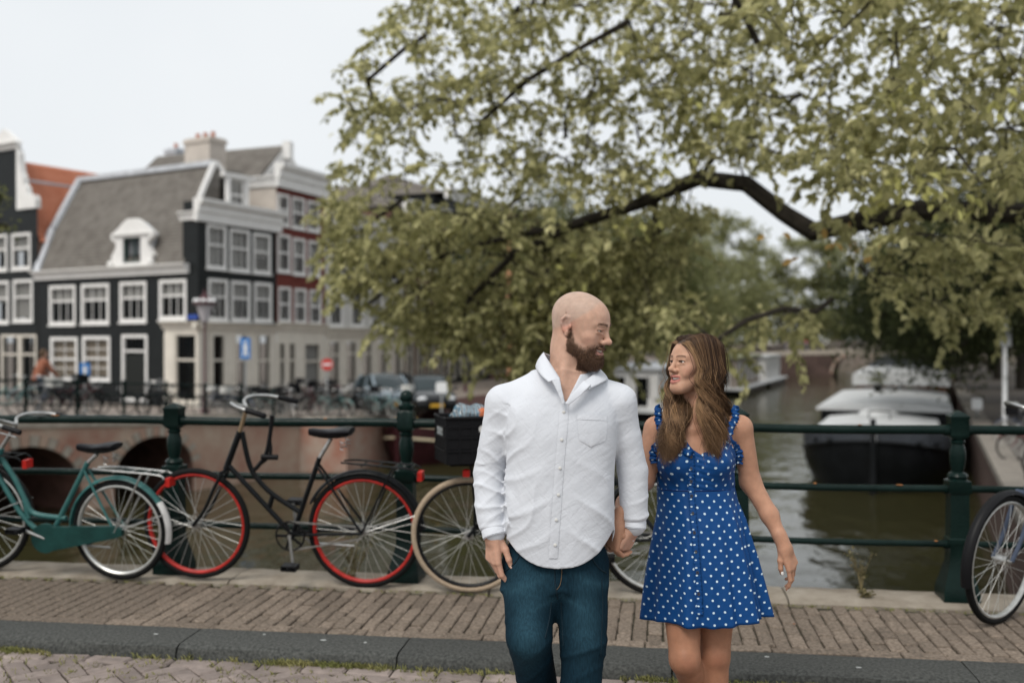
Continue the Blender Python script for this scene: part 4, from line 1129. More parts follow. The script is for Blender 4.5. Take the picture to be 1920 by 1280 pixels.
def wheel(root, c, r, tyre_m, rim_m, name='wheel', tw=.0185, steer=None, spoke_m=None, ns=32):
    T = steer or (lambda v: Vector(v))
    n = 48
    w = MB().tube([T(p) for p in arcpts(c, r - tw, 0, 2 * math.pi * (n - 1) / n, n - 1)], tw, 10, closed=True).build(name, tyre_m, root, True)
    q = MB(); rr = r - tw * 2
    prof = [(-.013, .004), (.013, .004), (.015, -.004), (.008, -.013), (-.008, -.013), (-.015, -.004)]
    rings = [[T((c[0] + (rr + dz) * math.cos(a), dy, c[1] + (rr + dz) * math.sin(a))) for dy, dz in prof] for a in [2 * math.pi * k / n for k in range(n + 1)]]
    q.loft(rings, cap=False); q.build('rim', rim_m, w, True)
    s = MB()
    for k in range(ns):
        a = 2 * math.pi * k / ns; y = .028 if k % 2 else -.028; da = .42 if (k // 2) % 2 else -.42
        s.tube([T((c[0] + .022 * math.cos(a + da * 3), y, c[1] + .022 * math.sin(a + da * 3))), T((c[0] + (rr - .012) * math.cos(a), 0, c[1] + (rr - .012) * math.sin(a)))], .0012, 4, cap=False)
    so = s.build('spokes', spoke_m or m_spoke, w); so['kind'] = 'stuff'
    MB().tube([T((c[0], -.055, c[1])), T((c[0], -.03, c[1])), T((c[0], -.029, c[1])), T((c[0], .029, c[1])), T((c[0], .03, c[1])), T((c[0], .055, c[1]))], [.008, .008, .024, .024, .008, .008], 12).build('hub', m_steel, w, True)
    return w
def mudguard(root, c, r, a0, a1, m, steer=None, name='mudguard', wdt=.028):
    T = steer or (lambda v: Vector(v)); rings = []
    for k in range(25):
        a = a0 + (a1 - a0) * k / 24; rings.append([])
        for dy, dr in ((-wdt, -.012), (-wdt * .6, .003), (0, .008), (wdt * .6, .003), (wdt, -.012), (wdt * .6, 0), (0, .005), (-wdt * .6, 0)):
            rings[-1].append(T((c[0] + (r + dr) * math.cos(a), dy, c[1] + (r + dr) * math.sin(a))))
    return MB().loft(rings).build(name, m, root, True)
def saddle(root, p, s=1.0, m=None):
    prof = [(-.135, .0, .0, .0), (-.13, .075, .012, .03), (-.10, .098, .016, .05), (-.05, .088, .012, .055), (0, .055, .002, .05), (.06, .03, .0, .045), (.11, .022, .004, .04), (.135, .015, .0, .03), (.142, .0, -.005, .0)]
    rings = []
    for x, w, dz, th in prof:
        rg = []
        for k in range(14):
            a = 2 * math.pi * k / 14; cz = math.sin(a)
            rg.append((p[0] + x * s, p[1] + w * math.cos(a) * s, p[2] + (dz + (.014 if cz > 0 else th * .9) * cz * (1 if w else 0)) * s))
        rings.append(rg)
    o = MB().loft(rings).build('saddle', m or m_sad, root, True)
    sp = MB()
    for y in (-.05, .05):
        sp.tube([(p[0] - .09 + .016 * math.cos(t), p[1] + y + .016 * math.sin(t), p[2] - .045 - .0035 * t) for t in [i * .7 for i in range(22)]], .003, 5)
    sp.build('spring', m_steel, o)
    return o
def bike(name, label, group, rear, front, D):
    """rear, front: ground contact points; D: dimensions (x forward from the rear axle, z up)"""
    rear = Vector(rear); front = Vector(front); d = front - rear; d.z = 0; wb = d.length
    root = thing(name, label, 'bicycle', rear, 0, group)
    root.rotation_euler = (Matrix.Rotation(math.atan2(d.y, d.x), 3, 'Z') @ Matrix.Rotation(D.get('lean', 0), 3, 'X') @ Matrix.Rotation(-math.atan2(front.z - rear.z, wb), 3, 'Y')).to_euler()
    k = wb / D['wb']; X = lambda p, y=0: Vector((p[0] * k, y, p[1]))
    R1, R2 = D['rr'], D['rf']; rc, fc = (0, R1), (wb, R2)
    fm = D['frame_m']
    ht0, ht1 = X(D['ht'][0]), X(D['ht'][1])
    ax = (ht1 - ht0).normalized()
    if D.get('steer'):
        M4 = Matrix.Translation(ht0) @ Matrix.Rotation(D['steer'], 4, ax) @ Matrix.Translation(-ht0); ST = lambda v: M4 @ Vector(v)
    else: ST = lambda v: Vector(v)
    b = MB(); rt = D.get('tube', .0155)
    bb = X(D['bb']); sc = X(D['sc'])
    b.tube([bb, sc, sc + (sc - bb).normalized() * .03], rt, 10); b.tube([ht0, ht1], rt * 1.25, 10)
    for path in D['tubes']: b.tube(spline([X(p) for p in path]) if len(path) > 2 else [X(p) for p in path], rt, 10)
    for y in (-.06, .06):
        b.tube([bb + Vector((0, y * .5, 0)), Vector((-.0, y, rc[1]))], .0095, 8); b.tube([sc + Vector((0, y * .35, -.02)), Vector((0, y, rc[1]))], .008, 8)
    b.cyl(bb + Vector((0, -.04, 0)), bb + Vector((0, .04, 0)), .024, 14)
    b.build('frame', fm, root, True)
    f = MB(); hd = ht0 - ax * .02
    for y in (-.05, .05):
        a = hd + Vector((0, y, 0)); e = Vector((fc[0], y, fc[1])); mid = (a + e) / 2 + Vector((-.012, 0, 0)) + Vector((0, 0, -.04))
        f.tube([ST(p) for p in spline([a, a * .7 + e * .3 + Vector((-.004, 0, 0)), a * .3 + e * .7 + Vector((-.018, 0, 0)), e])], .0115, 8)
    f.tube([ST(hd + Vector((0, -.055, .005))), ST(hd + Vector((0, .055, .005)))], .014, 8)
    f.build('fork', D.get('fork_m', fm), root, True)
    wheel(root, rc, R1, D.get('tyre_r', m_rubber), D.get('rim_r', m_alu), 'rear_wheel'); wheel(root, fc, R2, D.get('tyre_f', m_rubber), D.get('rim_f', m_alu), 'front_wheel', steer=ST)
    if D.get('mud_r'):
        a0, a1 = D.get('mud_ra', (R(20), R(190))); mudguard(root, rc, R1 + .018, a0, a1, D['mud_r'])
        st = MB()
        for y in (-.035, .035): st.tube([(0, y * 1.6, rc[1]), (-(R1 + .02) * math.cos(R(20)), y, rc[1] + (R1 + .02) * math.sin(R(20)))], .0028, 5)
        st.build('mudguard_stay', m_steel, root)
    if D.get('mud_f'): mudguard(root, fc, R2 + .018, R(-15), R(150), D['mud_f'], ST)
    # seat post and saddle
    sp = X(D['sad']); ps = sc + (sc - bb).normalized() * .02
    MB().tube([ps, sp - Vector((0, 0, .045))], .0125, 10).build('seat_post', m_steel, root, True)
    saddle(root, sp, D.get('sads', 1.0))
    # stem and bar
    sx = X(D['stem'])
    h = MB(); h.tube([ST(ht1), ST(ht1 * .4 + sx * .6), ST(sx)], .0125, 10).build('stem', D.get('stem_m', m_steel), root, True)
    bar = D.get('bar', [(0, 0, 0), (.04, .09, .025), (.0, .2, .035), (-.14, .27, .02), (-.28, .28, .0)])
    pts = [sx + Vector((x, y, z)) for x, y, z in bar]; left = spline(pts, 5); right = spline([Vector((p.x, -p.y, p.z)) for p in pts], 5)
    hb_ = MB().tube([ST(p) for p in list(reversed(right)) + left[1:]], .0112, 10).build('handlebar', D.get('bar_m', m_steel), root, True)
    for s_ in (left, right):
        e = s_[-1]; q = s_[-1] + (s_[-4] - s_[-1]).normalized() * .125
        MB().tube([ST(q), ST(q * .98 + e * .02), ST(e), ST(e + (e - q).normalized() * .006)], [.0125, .0165, .0165, .012], 10).build('grip', m_plast, hb_, True)
        if D.get('levers', True):
            lv = q + Vector((.05, 0, -.005)); MB().tube([ST(lv), ST(lv + Vector((.0, .0, -.025))), ST(e * .8 + q * .2 + Vector((0, 0, -.035)))], .0048, 6).build('brake_lever', m_steel, hb_, True)
    # cranks, chain wheel, pedals
    ca_ = D.get('crank', R(200)); L = .17
    cr = MB(); cw = MB()
    cr.tube([bb + Vector((0, -.06, 0)), bb + Vector((L * math.cos(ca_), -.075, L * math.sin(ca_)))], .0095, 8); cr.tube([bb + Vector((0, .06, 0)), bb + Vector((-L * math.cos(ca_), .075, -L * math.sin(ca_)))], .0095, 8); cr.cyl(bb + Vector((0, -.065, 0)), bb + Vector((0, .065, 0)), .012, 10)
    co = cr.build('crank', D.get('crank_m', m_steel), root, True)
    for sg in (-1, 1):
        pc = bb + Vector((-sg * L * math.cos(ca_), sg * .12, -sg * L * math.sin(ca_)))
        pb = MB().box(pc + Vector((0, 0, .012)), (.045, .038, .004)).box(pc - Vector((0, 0, .012)), (.045, .038, .004)).cyl(pc - Vector((0, .045, 0)), pc + Vector((0, .045, 0)), .006, 8)
        pb.box(pc + Vector((.042, 0, 0)), (.004, .038, .014)).box(pc - Vector((.042, 0, 0)), (.004, .038, .014)); pb.build('pedal', m_plast if sg > 0 else D.get('pedal_m', m_plast), co)
    sd = D.get('chain_side', 1)
    if D.get('case'):
        n = 16; y = sd * .052
        prof = [(bb.x + .092 * math.cos(a), bb.z + .092 * math.sin(a)) for a in np.linspace(-2.2, 2.2, 14)]
        prof += [(.0, rc[1] + .038), (-.05, rc[1] + .02), (-.05, rc[1] - .02), (.0, rc[1] - .038)]
        MB().prism([(x, y - .016, z) for x, z in prof], (0, .032, 0)).build('chain_case', D['case'], root)
    else:
        cw.tube(arcpts((bb.x, bb.z), .088, 0, 2 * math.pi * 23 / 24, 23, sd * .05), .006, 6, closed=True)
        for a in range(5): cw.bar((bb.x, sd * .05, bb.z), (bb.x + .086 * math.cos(a * 1.257), sd * .05, bb.z + .086 * math.sin(a * 1.257)), .016, .004, (0, 1, 0))
        cw.build('chain_wheel', m_plast, root)
        ch_ = MB()
        for sg in (-1, 1): ch_.bar((bb.x, sd * .05, bb.z + sg * .088), (0, sd * .05, rc[1] + sg * .035), .006, .01)
        ch_.build('chain', m_steel, root)
    if D.get('rack'):
        rm = D['rack']; zz = rc[1] + R1 + .055; q = MB()
        for y in (-.055, .055):
            q.tube(spline([(.14 * k, y * .5, zz + .01), (.05, y, zz + .012), (-.2, y, zz), (-.31, y, zz - .01), (-.335, y, zz - .03)]), .006, 7)
            q.tube([(-.19, y, zz), (0, y * 1.15, rc[1])], .0065, 7)
        for x in (.0, -.1, -.2, -.3): q.tube([(x, -.055, zz), (x, .055, zz)], .005, 6)
        q.build('rack', rm, root, True)
        MB().box((-.345, 0, zz - .055), (.014, .035, .026)).build('rear_light', m_redlens, root)
    if D.get('stand'):
        q = MB().tube([bb + Vector((-.06, -.05, -.04)), bb + Vector((-.09, -.06, -.07)), bb + Vector((-.36, -.075, -.08))], .0075, 7); q.build('kickstand', m_steel, root, True)
    return root
DB = dict(wb=1.12, rr=.35, rf=.345, bb=(.47, .31), sc=(.30, .757), sad=(.215, .945), ht=((.913, .69), (.815, .925)), stem=(.765, 1.075),
          tubes=[[(.80, .925), (.752, .72), (.675, .61), (.578, .533), (.42, .445)], [(.90, .72), (.50, .33)], [(.60, .545), (.625, .47)]],
          frame_m=m_blackp, rim_r=m_redp, rim_f=m_redp, mud_r=m_blackp, mud_ra=(R(25), R(176)), rack=m_blackp, stand=True, crank=R(82), stem_m=mat('worn brass stem', (.24, .17, .10), .5, metal=.5),
          bar=[(0, 0, 0), (.045, .07, .03), (.03, .15, .045), (-.06, .24, .035), (-.22, .27, .0)], levers=False, lean=R(-5))
blackbike = bike('city_bicycle', 'black step-through bicycle with bright red rims leaning on the railing', 'bicycles leaning on the near railing', onz(684, 1101, .006), onz(371, 1083, .028), DB)
DT = dict(DB, wb=1.08, rr=.315, rf=.315, bb=(.436, .255), sc=(.20, .705), sad=(.125, .83), ht=((.80, .62), (.735, .80)), stem=(.63, .955),
          tubes=[[(.745, .75), (.655, .61), (.593, .475), (.535, .392), (.335, .372)], [(.78, .66), (.65, .43), (.55, .31), (.44, .255)], [(.60, .49), (.575, .36)]],
          frame_m=m_teal, rim_r=m_alu, rim_f=m_alu, mud_r=m_teal, mud_f=m_teal, mud_ra=(R(2), R(146)), rack=m_steel, case=m_tealdk, crank=R(200), stem_m=m_steel, levers=True, lean=R(-4), crank_m=m_steel, tube=.0165)
teal = bike('city_bicycle', 'teal ladies bicycle with swan-neck tubes and dark green chain case', 'bicycles leaning on the near railing', onz(228, 1086, .008), onz(-86, 1068, .02), DT)
# white end of the teal rear mudguard
mudguard(teal, (0, .315), .3345, R(146), R(192), m_whitep, name='mudguard_tail', wdt=.03)
for c in list(teal.children):
    pass
DC = dict(DB, rim_r=m_alu, rim_f=m_plast, tyre_f=m_cream_t, crank=R(20), rack=None, mud_r=m_blackp, lean=R(-3), sad=(.215, .93), levers=True, chain_side=1)
crateb = bike('city_bicycle', 'black bicycle with a cream front tyre carrying a black plastic crate', 'bicycles leaning on the near railing', onz(1236, 1117, .006), onz(880, 1110, .006), DC)
DN = dict(DB, frame_m=m_bluep, rim_r=m_alu, rim_f=m_alu, mud_r=m_plast, mud_f=m_plast, rack=m_plast, steer=R(24), lean=R(5), crank=R(130), stem_m=m_bluep, stem=(.80, 1.09))
fpt = onz(1880, 1171, .0); blueb = bike('city_bicycle', 'slate blue bicycle with grey rims parked against the last railing post', 'bicycles leaning on the near railing', fpt + Vector((1.07, .42, .02)), fpt, DN)
DL = dict(DB, rim_r=m_alu, rim_f=m_alu, frame_m=m_blackp, crank=R(30), lean=R(-4))
lp_ = onz(5, 1072, .02); leftb = bike('city_bicycle', 'black bicycle behind the teal one, only its saddle and bars showing', 'bicycles leaning on the near railing', lp_ + Vector((-.15, .02, 0)), lp_ + Vector((-1.24, .03, 0)), DL)
# front carrier of the crate bike, the crate and what lies in it
cw_ = at(893, 822, 5.78)
q = MB()
Mi = crateb.rotation_euler.to_matrix().transposed()
Lc = lambda p: Mi @ (Vector(p) - crateb.location)
cyaw = R(24)
ux = Vector((math.cos(cyaw), math.sin(cyaw), 0)); uy = Vector((-math.sin(cyaw), math.cos(cyaw), 0)); uz = Vector((.16, -.03, 1)).normalized()
base_c = cw_ - uz * .14
for s_ in (-.1, 0, .1): q.tube([Lc(base_c + ux * -.16 + uy * s_), Lc(base_c + ux * .16 + uy * s_)], .007, 6)
for s_ in (-.15, .15): q.tube([Lc(base_c + ux * s_ - uy * .11), Lc(base_c + ux * s_ + uy * .11)], .007, 6)
fa = at(893, 1000, 5.86)
for s_ in (-.06, .06): q.tube([Lc(base_c + uy * s_), Lc(fa + Vector((0, s_, 0)))], .008, 6)
q.build('front_carrier', m_blackp, crateb, True)
MB().box(Lc(base_c + Vector((-.02, -.09, -.05))), (.02, .02, .02), bev=.006).build('front_light', m_redlens, crateb)
crate = thing('plastic_crate', 'black ribbed plastic crate standing on the bicycle front carrier', 'crate', base_c)
crate.rotation_euler = Matrix((ux, uy, uz)).transposed().to_euler()
W_, D_, H_ = .185, .145, .27
MB().box((0, 0, .016), (W_ - .004, D_ - .004, .006)).build('floor', m_plast, crate)
for sx, sy in ((1, 0), (-1, 0), (0, 1), (0, -1)):
    b = MB(); hx_, hy_ = (.004, D_) if sx else (W_, .004); cx_, cy_ = sx * W_, sy * D_
    for z0, z1 in ((.01, .075), (.095, .15), (.168, .21), (.228, H_)): b.box((cx_, cy_, (z0 + z1) / 2), (hx_, hy_, (z1 - z0) / 2))
    for t in np.linspace(-1, 1, 6):
        b.box((cx_ + (0 if sx else t * W_), cy_ + (t * D_ if sx else 0), .14), (.008 if sx else .006, .006 if sx else .008, .128))
    for z in (.085, .16, .22): b.box((cx_ * 1.012, cy_ * 1.012, z), (.009 if sx else W_, D_ if sx else .009, .006))
    b.build('side_panel', m_plast, crate)
MB().tube([(-W_ - .008, -D_ - .008, H_), (W_ + .008, -D_ - .008, H_), (W_ + .008, D_ + .008, H_), (-W_ - .008, D_ + .008, H_)], .011, 6, closed=True).build('rim', m_plast, crate)
m_decal = mat('worn white print', (.45, .48, .48), .7, col2=(.03, .03, .03), vs=60)
MB().box((-W_ - .0062, .02, .19), (.0012, .075, .034)).build('printed_label', m_decal, crate)
MB().cyl((.02, -D_ - .0125, .205), (.02, -D_ - .009, .205), .022, 18).build('round_sticker', m_whitep, crate)
def cloth_m():
    m = bpy.data.materials.new('striped cloth'); m.use_nodes = True; n = m.node_tree.nodes; l = m.node_tree.links
    w = n.new('ShaderNodeTexWave'); w.inputs['Scale'].default_value = 14; w.inputs['Distortion'].default_value = 6; w.inputs['Detail'].default_value = 1
    tc = n.new('ShaderNodeTexCoord'); r = n.new('ShaderNodeValToRGB'); r.color_ramp.interpolation = 'CONSTANT'
    for p_, c_ in ((.0, (.03, .05, .07, 1)), (.35, (.65, .66, .64, 1)), (.6, (.06, .13, .18, 1))):
        e = r.color_ramp.elements.new(p_) if p_ else r.color_ramp.elements[0]; e.color = c_
    r.color_ramp.elements[-1].color = (.6, .2, .1, 1)
    l.new(tc.outputs['Object'], w.inputs['Vector']); l.new(w.outputs['Fac'], r.inputs['Fac']); l.new(r.outputs['Color'], n['Principled BSDF'].inputs['Base Color']); return m
cl_ = thing('cloth_bundle', 'orange and striped cloth bundle lying in the black crate', 'cloth', base_c + uz * .22)
cl_.rotation_euler = crate.rotation_euler
def lump(c, r, sc, seed):
    b = MB().ball(c, r, 20, 12, sc); rr_ = random.Random(seed)
    b.v = [tuple(Vector(v) * (1 + .09 * math.sin(v[0] * 60 + seed) + .07 * math.sin(v[1] * 75 + v[2] * 40))) for v in b.v]; return b
lump((-.05, 0, .06), .1, (1.2, 1.1, .6), 1).build('striped_fold', cloth_m(), cl_, True)
lump((.05, -.02, .05), .1, (1.1, 1.1, .62), 2).build('orange_fold', mat('orange cloth', (.42, .13, .06), .9, var=.2, vs=20), cl_, True)
# heavy folding lock hanging on the black bicycle
lk = thing('bicycle_lock', 'thick black cable lock looped over the black bicycle\'s curved tube', 'lock', at(505, 870, 6.1))
T = lambda *a: at(*a) - lk.location
MB().tube(spline([T(510, 778, 5.98), T(507, 810, 5.99), T(499, 850, 6.0), T(484, 873, 6.02), T(474, 883, 6.03)]), .013, 8).build('strap', m_plast, lk, True)
MB().tube(spline([T(512, 780, 6.06), T(506, 820, 6.06), T(507, 850, 6.04), T(490, 868, 6.04)]), .011, 8).build('strap', m_plast, lk, True)
MB().tube([T(490, 856, 5.98), T(521, 857, 5.98)], .0165, 10).build('lock_body', m_plast, lk, True)

# ---- far bicycles: one model in several paints, copied
def far_bike(m, tm, bm_, seed):
    root = thing('parked_bicycle', '', 'bicycle', (0, 0, 0), 0, 'bicycles parked along the canal')
    r = .345; wb = 1.1; b = MB()
    for p in ([(.47, .3), (.3, .8)], [(.9, .72), (.47, .3)], [(.86, .85), (.34, .6 if seed % 2 else .78)], [(.47, .3), (0, r)], [(.3, .78), (0, r)], [(.92, .68), (.85, .9)]): b.tube([(x, 0, z) for x, z in p], .016, 6)
    b.build('frame', m, root)
    MB().tube([(.92, 0, .69), (1.0, 0, .5), (1.1, 0, r)], .016, 6).build('fork', m, root)
    for x, nm in ((0, 'rear_wheel'), (wb, 'front_wheel')):
        w = MB().tube(arcpts((x, r), r - .02, 0, 2 * math.pi * 23 / 24, 23), .021, 6, closed=True).build(nm, tm, root, True)
        s = MB()
        for k in range(14):
            a = 2 * math.pi * k / 14; s.tube([(x, 0, r), (x + (r - .03) * math.cos(a), 0, r + (r - .03) * math.sin(a))], .002, 3, cap=False)
        so = s.build('spokes', m_spoke, w); so['kind'] = 'stuff'
        mudguard(root, (x, r), r + .02, R(30), R(180), m)
    saddle(root, (.25, 0, .95)); MB().tube([(.3, 0, .8), (.26, 0, .92)], .013, 6).build('seat_post', m_steel, root)
    MB().tube(spline([(.62, -.27, 1.03), (.78, -.2, 1.07), (.82, 0, 1.05), (.78, .2, 1.07), (.62, .27, 1.03)], 4), .013, 6).build('handlebar', m_steel, root)
    MB().tube([(.85, 0, .9), (.82, 0, 1.05)], .013, 6).build('stem', m_steel, root)
    q = MB()
    for y in (-.06, .06): q.tube([(.15, y, .75), (-.3, y, .75)], .007, 5); q.tube([(-.2, y, .75), (0, y, r)], .007, 5)
    q.build('rack', m, root)
    MB().lathe([(.05, 0), (.06, .03), (.03, .05)], (.95, 0, .86), 8).build('head_light', m_steel, root)
    if bm_ is not None:
        bk_ = MB()
        for sx, sy in ((1, 0), (-1, 0), (0, 1), (0, -1)): bk_.box((1.0 + sx * .16, sy * .18, 1.02), (.008 if sx else .16, .18 if sx else .008, .12))
        bk_.box((1.0, 0, .9), (.16, .18, .006)); bk_.build('front_basket', bm_, root)
    return root
m_tire_p = mat('pale grey tyre', (.30, .29, .27), .8)
kinds = [(m_blackp, m_rubber, None, 'black'), (mat('pale teal paint', (.13, .26, .25), .5), m_tire_p, None, 'pale teal'), (mat('grey silver paint', (.35, .36, .37), .4), m_rubber, None, 'silver grey'), (m_blackp, m_tire_p, m_plast, 'black crate-carrying'), (mat('dark maroon paint', (.10, .02, .02), .4), m_rubber, None, 'maroon'), (mat('navy paint', (.03, .05, .10), .4), m_tire_p, mat('white basket', (.55, .55, .52), .6), 'navy basket')]
protos = [far_bike(a, b, c, i) for i, (a, b, c, d) in enumerate(kinds)]
spots = []
pal = ['close beside the bridge railing', 'against the wall of the black house', 'by the shop front corner', 'at the quay edge before the red house', 'before the pale grey house', 'next to the parked cars']
for px_ in (8, 40, 84, 120, 165, 205, 240, 275, 310, 345, 385):            # on the stone bridge, behind its rail
    u_ = LB.hit(px_, 780)[0]; p = LB.P(u_, lb_top(u_), -.75 - random.uniform(0, .5)); spots.append((p, math.atan2(LB.u.y, LB.u.x) + random.choice((0, math.pi)) + random.gauss(0, .12), px_))
for i in range(26):                                                          # on the quay along the canal front
    t_ = -3.2 + i * .62; p = RF.P(t_, QUAY, 3.6 + random.uniform(-.4, .5)); spots.append((p, math.atan2(RF.n.y, RF.n.x) + random.gauss(0, .25) + random.choice((0, 0, math.pi)), 400))
for i in range(24):                                                          # dense row at the edge of the left quay
    f_ = i / 24; p = onz(436 + 340 * f_ + random.gauss(0, 3), 783 - 2 * f_, QUAY); spots.append((p, math.atan2(RF.n.y, RF.n.x) + R(30) + random.gauss(0, .5) + random.choice((0, math.pi)), 401))
for i in range(7):                                                           # right quay
    p = RB0 + CDIR * (13 + i * 1.5) - RW.n * (1.5 + random.uniform(0, .5)); p.z = QUAY; spots.append((p, math.atan2(RW.n.y, RW.n.x) + random.gauss(0, .3), 1900))
used = [False] * 6
for i, (p, rz, px_) in enumerate(spots):
    k = random.choice((0, 0, 0, 3, 3, 4, 5, 1, 2)) if i > 5 else i
    where = 'on the stone bridge behind its thin railing' if px_ < 400 else 'on the quay in front of the canal houses' if px_ == 400 else 'in the crowded row at the left quay edge' if px_ == 401 else 'on the right quay beyond the moored barge'
    lab = f'{kinds[k][3]} bicycle parked {where}'
    if not used[k]: o = protos[k]; o.location = p; o['label'] = lab; used[k] = True
    else: o = dup(protos[k], p, None, lab)
    o.rotation_euler = (random.gauss(0, .08), 0, rz)
# ================================================================== boats
m_hull = mat('black hull paint', (.008, .009, .010), .35, spec=.4, var=.3, vs=1.5, coord='World')
m_bulw = mat('dark grey bulwark paint', (.045, .05, .058), .45, var=.15, vs=2, coord='World')
m_deckw = mat('pale deck paint', (.52, .53, .53), .5, var=.1, vs=1.2, coord='World')
m_maroon = mat('maroon hull paint', (.035, .010, .012), .4, var=.2, vs=2, coord='World')
m_creamb = mat('cream gunwale paint', (.55, .47, .33), .5)
m_wood = mat('varnished wood', (.22, .10, .045), .5, var=.25, vs=6, coord='World')
m_tarp = mat('brown tarpaulin', (.07, .035, .03), .8, var=.25, vs=5, coord='World', bump=.02, bs=8)
def boat(name, label, bow, L, B, hgt, m, m_top, m_strake, decks, group=None, sheer=.75, pole=None):
    """decks: (s0, s1, half width, z0, z1, material, name)"""
    t = thing(name, label, 'boat', (0, 0, 0), 0, group)
    ax, sd = CDIR, CPER
    def P(s, y, z): p = bow + ax * s + sd * y; return Vector((p.x, p.y, WATER + z))
    st = [(0, .04), (.12, .22), (.35, .42), (.8, .64), (1.5, .82), (2.6, .95), (4, 1.0), (L * .5, 1.0), (L - 3, .97), (L - 1, .8), (L, .5)]
    top = lambda s: hgt + sheer * max(0, 1 - s / 5.0) ** 1.6 + .2 * max(0, (s - L + 4) / 4)
    rings = []; up = []; stk = []
    for s, w in st:
        w = w * B / 2; h_ = top(s); ss = s
        rings.append([P(s + .9 * (1 - s / 3) if s < 3 else s, 0, -.6)] + [P(ss + dx * max(0, 1 - s / 3), y * w, z) for y, z, dx in ((-.55, -.5, .7), (-.88, .1, .35), (-.99, .5 * h_, .12), (-1.0, h_ - .45, 0), (-1, h_ - .449, 0), (1, h_ - .449, 0), (1.0, h_ - .45, 0), (.99, .5 * h_, .12), (.88, .1, .35), (.55, -.5, .7))])
        up.append([P(s, y * w, z) for y, z in ((-1.0, h_ - .45), (-1.01, h_), (-.96, h_ + .02), (-.93, h_), (-.92, h_ - .45), (.92, h_ - .45), (.93, h_), (.96, h_ + .02), (1.01, h_), (1.0, h_ - .45))])
        stk.append([s, w, h_])
    MB().loft(rings).build('hull', m, t, True)
    MB().loft(up).build('bulwark', m_top, t, False)
    for sg in (-1, 1):
        MB().tube([P(s, sg * (w + .03), h_ - .46) for s, w, h_ in stk], .055, 6).build('rubbing_strake', m_strake, t, True)
        MB().tube([P(s, sg * w * .99, h_ + .02) for s, w, h_ in stk], .04, 6).build('gunwale', m_strake if m_strake is not m_hull else m_top, t, True)
    MB().bar(P(-.05, 0, .0), P(-.1, 0, top(0) + .25), .16, .2, up=ax).build('stem_post', m, t)
    for (s0, s1, hw_, z0, z1, mm, nm) in decks:
        r_ = []
        for s in (s0, s0 + .01, s1 - .01, s1):
            edge = s in (s0, s1)
            r_.append([P(s, y * hw_, z) for y, z in ((-1, z0), (-1, z1 - .12), (-.96, z1 - .04), (-.5, z1 + .06), (0, z1 + .09), (.5, z1 + .06), (.96, z1 - .04), (1, z1 - .12), (1, z0))])
        MB().loft(r_).build(nm, mm, t)
        if nm == 'cabin_roof':
            q = MB()
            for s in np.linspace(s0 + .6, s1 - 1.2, 5): q.box(P(s + .5, 0, (z0 + z1) / 2 - .2) , (.01, .01, .01))
    return t, P
bow = at(1637, 920, 31.0); bow.z = 0
bg, P = boat('canal_barge', 'black canal barge with pale grey cabin roofs moored bow-on by the right quay', bow, 21, 5.0, 1.35, m_hull, m_bulw, m_hull, [
    (1.6, 6.6, 1.95, 1.0, 1.95, m_deckw, 'fore_hatch'), (7.2, 18.5, 2.25, 1.0, 2.18, m_hull, 'cabin'), (7.0, 18.7, 2.42, 2.1, 2.3, m_deckw, 'cabin_roof')])
MB().ball(P(6.2, -.1, 2.02), 1, 16, 8, (.75, .6, .28)).build('hatch_dome', m_deckw, bg, True)
for sg in (-1, 1):
    for s, y, z in ((.5, 1.35, 1.55), (1.1, 1.85, 1.5)):
        p = P(s, sg * y * 1.0, z); MB().lathe([(.02, 0), (.1, .02), (.1, .06), (.05, .1)], p, 10).build('bollard', m_hull, bg)
q = MB(); q.tube([P(4.2, -.35, 2.02), P(4.2, -.35, 2.3), P(4.2, .35, 2.3), P(4.2, .35, 2.02)], .03, 6); q.build('hatch_handle', m_hull, bg)
pot = thing('potted_plant', 'leafy potted plant standing on the pale barge roof', 'plant', P(15.5, -.55, 2.36))
MB().lathe([(.14, 0), (.2, .3), (.22, .32), (.2, .33)], (0, 0, 0), 12).build('pot', m_plast, pot)
n_ = 160; pp = rng.normal(0, .2, (n_, 3)) + np.array([0, 0, .6]); leaves('foliage', pp, .16, leaf_cols(n_, *green), .1, parent=pot)
b2 = bow + CDIR * 23.5 + CPER * .2
boat('canal_barge', 'second barge with white cabin front and brown side band behind the black barge', b2, 18, 5.0, 1.3, m_hull, m_bulw, m_hull, [(1.2, 12, 2.3, 1.0, 2.25, m_wood, 'cabin'), (1.0, 12.2, 2.45, 2.25, 2.95, m_deckw, 'cabin_roof'), (12.5, 17, 2.2, 1.0, 3.2, m_bulw, 'wheelhouse')])
boat('canal_barge', 'dark roofed barge moored third from the near bridge', bow + CDIR * 44 + CPER * .3, 20, 4.8, 1.4, m_hull, m_bulw, m_hull, [(2, 16, 2.2, 1.0, 3.0, m_bulw, 'cabin'), (1.8, 16.2, 2.4, 3.0, 3.3, m_hull, 'cabin_roof')])
mb = at(748, 872, 37.5); mb.z = 0
sb, P2 = boat('sail_barge', 'maroon boat with cream gunwale and brown tarpaulin moored under the quay wall', mb, 12, 3.6, 1.0, m_maroon, m_maroon, m_creamb, [(2.2, 9, 1.4, .8, 1.35, mat('mauve deck paint', (.22, .16, .19), .6), 'deck_house')], sheer=.55)
MB().prism([P2(3, -1.1, 1.3), P2(3, 1.1, 1.3), P2(3, 0, 2.3)], CDIR * 5).build('tarpaulin', m_tarp, sb)
MB().tube([P2(6.5, 1.9, .6), P2(6.5, 1.72, 9.2)], [.16, .12], 12).build('mast', mat('pale pine mast', (.40, .21, .11), .55, var=.2, vs=4, coord='World'), sb, True)
for y in (-.35, .4): MB().ball(P2(.55, y, 1.62), .17, 10, 8, (1, 1, 1.3)).build('fender', mat('yellow fender', (.55, .36, .12), .6), sb, True)

